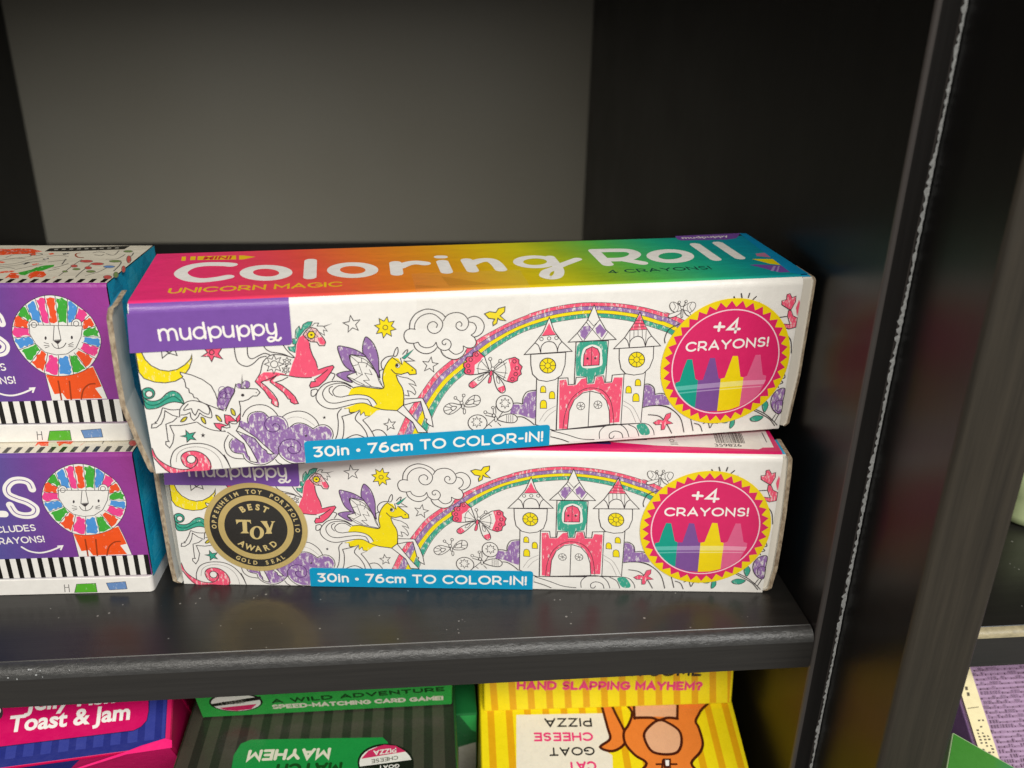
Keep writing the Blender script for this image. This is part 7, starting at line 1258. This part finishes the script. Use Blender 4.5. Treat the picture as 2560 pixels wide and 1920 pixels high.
lp.fill([(180, 4.6), (188.3, 5.0), (189.4, 33), (180, 33)], PAL['paper']); lp.stroke([(187.0, 8.5), (187.3, 15.5)], .3, PAL['line'], False, 0)
lp.build('lid_panel', M_PRINT, roll2)
lab = Press(topat(BH), .05)
lab.fill([(137.1, 7.0), (152, 4.9), (183.2, 3.4), (184.9, 4.8), (186.2, 22), (186.8, 32), (138.5, 36)], srgb('e9e4de'))
for k, w in enumerate((1, .6, 1.2, .5, .9, .5, .7, 1.2, .6)):
    yk = 8.6 + sum((1, .6, 1.2, .5, .9, .5, .7, 1.2, .6)[:k]) + k*.55
    lab.fill([(140.5, yk + .9), (149.2, yk), (149.2, yk + w), (140.5, yk + w + .9)], PAL['blk'])
xk = 170.8
for k in range(26):
    w = random.choice((.12, .2, .3)); lab.fill([(xk, 7.4), (xk + w, 7.4), (xk + w + .5, 14.6), (xk + .5, 14.6)], srgb('3a3532')); xk += w + random.choice((.1, .16, .22))
lab.text('359826', PAL['line'], .01, (170.0, 4.9, 178.4, 5.1, 170.05, 6.8))
lab.text('Coloring Roll', srgb('8d8680'), .0, (156.2, 29, 156.2, 5.7, 158.6, 29))
lab.build('price_label', M_PRINT, roll2)
# round award sticker
cx, cz, cr = (25.7209, 22.2518, 16.3603)
def disc(p, r0, r1, mi):
    n = 96; b = len(p.v)
    for i in range(n):
        a = 2*math.pi*i/n
        for r in (r0, r1): p.v.append(p.at(cx + r*math.cos(a), cz + r*math.sin(a), p.lift)); p.c.append((.5,)*3); p.s.append(0); p.a.append((0, 0, 0))
    for i in range(n): j = (i + 1) % n; p.f.append((b + 2*i, b + 2*i + 1, b + 2*j + 1, b + 2*j)); p.mi.append(mi)
    p.lift += .002
se = Press(front, .34)
n0 = len(se.f); disc(se, .01, cr, 0); disc(se, cr*.73, cr*.895, 1); disc(se, .01, cr*.61, 1)
def gold(fn):
    a = len(se.f); fn(); se.mi[a:] = [2]*(len(se.f) - a)
g = PAL['gold']; c0 = (cx, cz)
gold(lambda: se.ring_text('OPPENHEIM TOY PORTFOLIO', g, .03, c0, cr*.765, cr*.088, 88, 190))
gold(lambda: se.ring_text('GOLD SEAL', g, .03, c0, cr*.765, cr*.088, 272, 74, True))
gold(lambda: se.ring_text('BEST', g, .045, c0, cr*.41, cr*.13, 90, 74))
gold(lambda: se.ring_text('AWARD', g, .03, c0, cr*.41, cr*.13, 270, 100, True))
a = len(se.f); se.run('seal'); se.mi[a:] = [2]*(len(se.f) - a - 1) + [1]
bi = len(se.f)
se_o = se.build('award_sticker', [M_GOLD, M_SEALBLK, M_SEALGOLD], roll2)
# the black counter of the big O is the last printed shape
nv = len(GROUPS['seal'][-1][5])
for k in range(1, nv - 1): se_o.data.polygons[len(se_o.data.polygons) - k].material_index = 1

# ------------------------------------------------------------------ purple crayon boxes with the lion
LX, LD, LH = 150.0, 44.81, 50.28
lion = thing('crayon_box', 'lower purple box with colourful lion, flat on the shelf left of the white boxes', 'box', 'purple boxes with a colourful lion stacked at the left',
             loc=(1.150, 35.570, .05), rz=-0.02795)
lf = Press(front)
def purple_grad(v):
    t = min(1, max(0, (v[0] + 62)/62)); return lerp(lerp(srgb('44619f'), srgb('6d3d94'), min(1, t*1.7)), srgb('a03a94'), max(0, (t - .45)/.55)*(.55 + .45*v[2]/LH))
lprof = [(.5, 5.9), (0, 6.4), (0, 14), (0, 24), (0, 36), (0, LH - 1.2), (.35, LH - .35), (.9, LH - .05)]
strip(lf, [-LX, -120, -90, -70, -60, -50, -40, -30, -20, -10, 0], lprof, None, purple_grad)
lf.run('liontext'); lf.run('lion')
lf.fill([(-LX, 5.6), (-1.0, 6.4), (-1.0, 13.9), (-LX, 12.0)], PAL['paper'])
for k in range(45):
    x = -.2 - 3.28*k; z0, z1 = 6.42 + .008*x, 13.95 + .013*x
    if x > -LX + 2: lf.fill([(x - 1.45, z0), (x - .02, z0), (x - .02 - .0, z1), (x - 1.45, z1)], PAL['blk'])
lf.build('front_panel', M_GLOSS, lion)
lt = Press(topat(LH))
strip(lt, [-LX, -100, -50, 0], [(.9, LH - .05), (1.5, LH), (12, LH), (24, LH), (36, LH), (LD - 1, LH), (LD, LH - .6)], srgb('e2dac6'))
lt.run('liontop')
for k in range(45):
    x = -.6 - 3.28*k; lt.fill([(x - 1.5, 1.0), (x - .1, 1.0), (x - .1, 4.6), (x - 1.5, 4.6)], PAL['blk'])
lt.build('lid_panel', M_GLOSS, lion)
# blue-green end wall with faint embossed crayons
ep = Press(lambda a, h, l: (.25 + l, a, h))
ep.fill([(.3, 5.6), (LD - .2, 5.6), (LD - .2, LH - .2), (.3, LH - .2)], srgb('22b6da'))
for r in range(4):
    for c in range(3):
        y, z = 3 + c*13.0, 9 + r*10.5; d = srgb('1fa2c6') if (r + c) % 2 else srgb('3cc4e2')
        ep.fill([(y, z), (y + 9, z), (y + 9, z + 6), (y, z + 6)], d); ep.fill([(y + 1.5, z + 6.2), (y + 7.5, z + 6.2), (y + 5.5, z + 9), (y + 3.5, z + 9)], d); ep.fill([(y + .8, z + 1), (y + 8.2, z + 1), (y + 8.2, z + 1.6), (y + .8, z + 1.6)], srgb('22b6da'))
ep.build('end_panel', M_GLOSS, lion)
# rounded white tray the lid sits on
t = Press(front, .6)
cor = [(-.2 - 1.5 + 1.5*math.cos(math.radians(a)), -.55 + 1.5 - 1.5*math.sin(math.radians(a))) for a in range(90, -1, -15)]
out = [(-LX, -.55)] + cor + [(-.2, LD), (-LX, LD)]
n = len(out); V = [(x, y, z) for z in (0, .15, 5.65, 5.8) for x, y in out]
V = [(x, y + (.15 if z in (0, 5.8) else 0)*(1 if y < LD else 0), z) for x, y, z in V]
t.add(V, [(k*n + i, k*n + (i+1) % n, (k+1)*n + (i+1) % n, (k+1)*n + i) for k in range(3) for i in range(n)] + [tuple(3*n + i for i in range(n)), tuple(reversed(range(n)))], PAL['paper'])
t.run('tray'); t.build('tray', M_PRINT, lion)
s = Sheet(); s.quad([(-LX, LD, 5.8), (-LX, LD, LH - .6), (0, LD, LH - .6), (0, LD, 5.8)], PAL['paper']); s.quad([(-LX, .5, 5.9), (-LX, LD, 5.9), (-LX, LD, LH - .5), (-LX, .9, LH - .5)], PAL['lpatch'])
s.build('carton_body', M_PRINT, lion)
lion2 = copy_tree(lion); lion2.location = [-1.048*MM, 43.896*MM, (LH + .25)*MM]; lion2.rotation_euler = (0, 0, -0.02476)
lion2['label'] = 'upper purple box with colourful lion and cream patterned lid, on top of its twin'

# ------------------------------------------------------------------ game boxes on the shelf below
def game_box(name, label, o, ex, ey, x0, x1, y0, y1, z0, z1, bw=.8):
    t = thing(name, label, 'game box', 'card game boxes on the shelf below', mat=frame_mat(o, ex, ey))
    s = Sheet(); s.box((x0, y0, z0), (x1, y1, z1), PAL['paper']); return t, s
def panel(at, rect, colour, cf=None):
    p = Press(at, .03); (a0, h0), (a1, h1) = rect
    p.fill([(a0, h0), (a1, h0), (a1, h1), (a0, h1)], colour); return p
def stripes(p, a0, a1, h0, h1, w, gap, colour, skew=0):
    a = a0
    while a < a1 - .2:
        p.fill([(a, h0), (min(a + w, a1), h0), (min(a + w + skew, a1), h1), (min(a + skew, a1), h1)], colour); a += w + gap
# tilted blue box, pink sides
bo, bx, by = ((3.2868, 20.0000, -50.9674), (0.9939, 0.1100, 0.0000), (-0.0933, 0.8429, 0.5299))
t, s = game_box('game_box', 'tilted blue striped game box with a pink label and pink sides', bo, bx, by, -110, 0, .2, 85, -60, -.1)
o = s.build('carton_body', plain('pink_card', srgb('d8125e'), .35, .5, var=.05), t); bev(o, 1.2)
p = panel(topat(0), ((-109.6, .6), (-1.7, 84)), srgb('222b7c')); stripes(p, -109, -2, 3.0, 84, 3.1, 2.2, srgb('333d92')); p.run('blue_t'); p.build('top_panel', M_GLOSS, t)
p = panel(front, ((-109.5, -59), (-.3, -.6)), PAL['pinkh']); p.fill([(-109.5, -59), (-60, -59), (-28, -.6), (-109.5, -.6)], srgb('2b3896')); p.build('front_panel', M_GLOSS, t)
s = Sheet(); s.box((-.1, 20, -58), (.45, 21.2, -.6), PAL['mag']); s.build('lid_seam', M_GLOSS, t)
# green stack
GW = 86.99
go = (9.9124, 40.0000, -58.2863)
t, s = game_box('game_box', 'green card game box with its slim lettered side facing out, under the shelf edge', go, *[(1.0000, 0.0000, 0.0000), (0.0000, 0.9397, 0.3420)], -1.6, GW, 0, 120, .2, 30)
o = s.build('carton_body', plain('green_card', srgb('2fa445'), .35, .5, var=.05), t); bev(o, .7)
p = panel(front, ((-1.2, .8), (GW - .4, 29.6)), srgb('35ad4a')); p.run('green_f'); p.build('front_panel', M_GLOSS, t)
t, s = game_box('game_box', 'dark striped game box with an upside-down green label, below the green box', go, (1,0,0), (0,1,0), -6.5, GW + 1.2, -55, 118, -46, -.1)
o = s.build('carton_body', plain('dark_green_card', srgb('1f5a2c'), .4, .45, var=.08), t); bev(o, 1.0)
p = panel(topat(0), ((-5.9, -54.4), (GW + .4, 117)), srgb('2e2f27')); stripes(p, -5.5, GW, -54, 117, 4.1, 3.0, srgb('47443a')); p.run('green_t'); p.build('top_panel', M_GLOSS, t)
# slim dark green box squeezed beside it
t, s = game_box('game_box', 'slim dark green box squeezed between the striped stack and the yellow boxes', (98.1059, 42.0000, -64.7262), (1,0,0), (0,1,0), 0, 8.0, 0, 110, -40, 0)
o = s.build('carton_body', plain('deep_green_card', srgb('1c6a35'), .35, .5, var=.1), t); bev(o, .5)
p = panel(front, ((.3, -39.5), (7.7, -.6)), srgb('1a5a2e')); p.fill([(1.5, -.7), (7.6, -.7), (7.6, -9), (6, -8)], srgb('2f9a4c')); p.fill([(1, -16), (7.6, -14), (7.6, -30), (1, -30)], srgb('aaa69a')); p.build('front_panel', M_GLOSS, t)
# yellow stack
YW = 93.11
yo, yx, yy = ((108.3355, 40.0000, -62.7749), (0.9994, -0.0268, -0.0214), (0.0321, 0.9519, 0.3047))
def yel(p, a0, a1, h0, h1, skew): stripes(p, a0, a1, h0, h1, 2.5, 4.3, srgb('e2a813'), skew)
t, s = game_box('game_box', 'yellow striped game box with pink lettering on its front side, on top of its stack', *[(108.3355, 40.0000, -62.7749), (0.9996, -0.0269, -0.0000), (0.0265, 0.9873, -0.1564)], 0, YW, 0, 110, .2, 33)
o = s.build('carton_body', plain('yellow_card', srgb('f0d818'), .35, .5, var=.04), t); bev(o, .9)
p = panel(front, ((.6, .9), (YW - .6, 32.4)), srgb('f2dc18')); yel(p, 3, YW - 1, .9, 32.3, -2.2); p.run('yellow_f'); p.build('front_panel', M_GLOSS, t)
t, s = game_box('game_box', 'yellow striped game box with a cartoon animal printed upside down, under its twin', yo, yx, yy, -1.4, YW + 1.2, -48, 110, -34, -.1)
o = s.build('carton_body', plain('yellow_card', srgb('eed414'), .35, .5, var=.04), t); bev(o, .9)
p = panel(topat(0), ((-.9, -47.5), (YW + .7, 109.5)), srgb('f2dc18')); yel(p, 2, YW, -47.4, 109, -2.0); p.run('yellow_t'); p.build('top_panel', M_GLOSS, t)
# right-hand bay: leaning purple box and a green one before it
po, px, py = ((284.5534, 5.0000, -58.0223), (1.0000, 0.0000, 0.0000), (0.0000, 0.8090, 0.5878))
t = thing('puzzle_box', 'purple brick-patterned box with a pale yellow spine, leaning in the right-hand bay', 'box', mat=frame_mat(po, px, py))
s = Sheet(); s.box((-7.6, -48, -24), (110, 62, -.1), PAL['patch']); o = s.build('carton_body', plain('purple_card', srgb('a07ab2'), .5, .35, var=.08), t); bev(o, .6)
p = panel(topat(0), ((-7.2, -47.5), (109.5, 61.5)), srgb('b092b2'))
for j in range(66):
    x = .2 + random.random()
    while x < 80:
        w = random.choice((.5, .7, 1.6, 2.2)); h = 1.25 if w < 1 else random.choice((.55, .7))
        p.fill([(x, -47 + j*1.62), (x + w, -47 + j*1.62), (x + w, -47 + j*1.62 + h), (x, -47 + j*1.62 + h)], lerp(srgb('82667f'), srgb('9c7c9c'), random.random())); x += w + .42
p.fill([(-7.2, -47.5), (-.9, -47.5), (-.9, 61.5), (-7.2, 61.5)], srgb('f3e6b6'))
for k in range(26):
    for a in (-5.9, -4.2, -2.7):
        h = 9.0 - k*1.05
        if random.random() < (.45 if h > 6 else .85): p.fill([(a, h), (a + random.uniform(.5, 1.1), h), (a + random.uniform(.5, 1.1), h + .55), (a, h + .55)], srgb('574d3c'))
for h in (19.6, 17.6): p.fill([(-5.3, h), (-4.3, h), (-4.1, h + 1.2), (-5.1, h + 1.3)], srgb('574d3c'))
p.fill([(-6.6, 13.3), (-2.3, 13.6), (-2.3, 13.9), (-6.6, 13.6)], srgb('857858'))
p.build('top_panel', M_PRINT, t)
lo_, lx, ly = ((257.8314, -6.0000, -37.5586), (0.8434, -0.3879, -0.3718), (0.5204, 0.7620, 0.3854))
t = thing('green_booklet', 'bright green and teal box corner standing in front of the purple box', 'box', mat=frame_mat(lo_, lx, ly))
s = Sheet(); s.box((0, -60, -14), (70, 0, -.1), PAL['paper']); o = s.build('carton_body', plain('pale_green_card', srgb('9fb98a'), .5, .35, var=.05), t); bev(o, .4)
p = Press(topat(0), .03); q = [(.3, -59.7), (22, -59.7), (44, -59.7), (69.7, -59.7), (69.7, -.5), (30, -.5), (14, -.5), (.3, -.5)]
p.flat(q, [(0, 1, 6, 7), (1, 2, 5, 6), (2, 3, 4, 5)], [srgb('347a22'), srgb('347a22'), srgb('247a58'), srgb('217a70'), srgb('217a70'), srgb('217a68'), srgb('3c802a'), srgb('347a22')]); p.build('top_panel', M_GLOSS, t)
# pale green rounded item at the far right
t = thing('toy_figure', 'pale green rounded item just showing at the right on the neighbouring shelf', 'toy', loc=(316.4034, 60.2289, 0.1000))
s = Sheet(); n = 28; prof = [(.01, 0), (7, 0), (9, 1.2), (9.6, 4), (8.6, 9), (9.2, 12), (9.6, 17), (8, 22), (4, 25), (.01, 26)]
V = [(r*math.cos(2*math.pi*i/n), r*math.sin(2*math.pi*i/n), z) for r, z in prof for i in range(n)]
s.add(V, [(k*n + i, k*n + (i+1) % n, (k+1)*n + (i+1) % n, (k+1)*n + i) for k in range(len(prof) - 1) for i in range(n)], srgb('b9c796'))
s.build('body', plain('pale_green_plastic', srgb('b4c292'), .4, .4, var=.06), t, True)

# ------------------------------------------------------------------ shop lighting
w = bpy.data.worlds.new('World'); scene.world = w; w.use_nodes = True
bg = w.node_tree.nodes['Background']; bg.inputs[0].default_value = (1.0, .955, .89, 1); bg.inputs[1].default_value = .34
def lamp(name, loc, target, size, sy, power, c):
    d = bpy.data.lights.new(name, 'AREA'); d.shape = 'RECTANGLE'; d.size = size; d.size_y = sy; d.energy = power; d.color = c
    o = bpy.data.objects.new(name, d); col.objects.link(o); o.location = loc
    o.rotation_euler = (Vector(target) - Vector(loc)).to_track_quat('-Z', 'Y').to_euler(); return o
lamp('ceiling_lamp', (.42, -1.15, 1.06), (.1, .03, .05), .60, .35, 13.4, (1, .965, .90))
lamp('ceiling_lamp', (1.05, -1.35, 1.25), (.1, .03, .05), .6, .4, 10.6, (.93, .96, 1.0))
lamp('ceiling_lamp', (-.30, -1.22, 1.10), (.05, .03, .02), .5, .4, 10.0, (1, .95, .86))

# ------------------------------------------------------------------ camera
cd = bpy.data.cameras.new('camera'); cam = bpy.data.objects.new('camera', cd); col.objects.link(cam)
cd.sensor_width = 36; cd.lens = 30.8879; cd.clip_start = .01; cd.clip_end = 50
cam.matrix_world = Matrix(((0.9955, 0.0195, -0.0923, 0.0913), (-0.0925, 0.3922, -0.9152, -0.2093), (0.0184, 0.9197, 0.3922, 0.1754), (0, 0, 0, 1)))
cd.dof.use_dof = True; cd.dof.focus_distance = .268; cd.dof.aperture_fstop = 13
scene.camera = cam
scene.view_settings.view_transform = 'Standard'; scene.view_settings.look = 'None'; scene.view_settings.exposure = 0
scene.render.engine = 'CYCLES'; scene.cycles.max_bounces = 8; scene.cycles.use_denoising = True
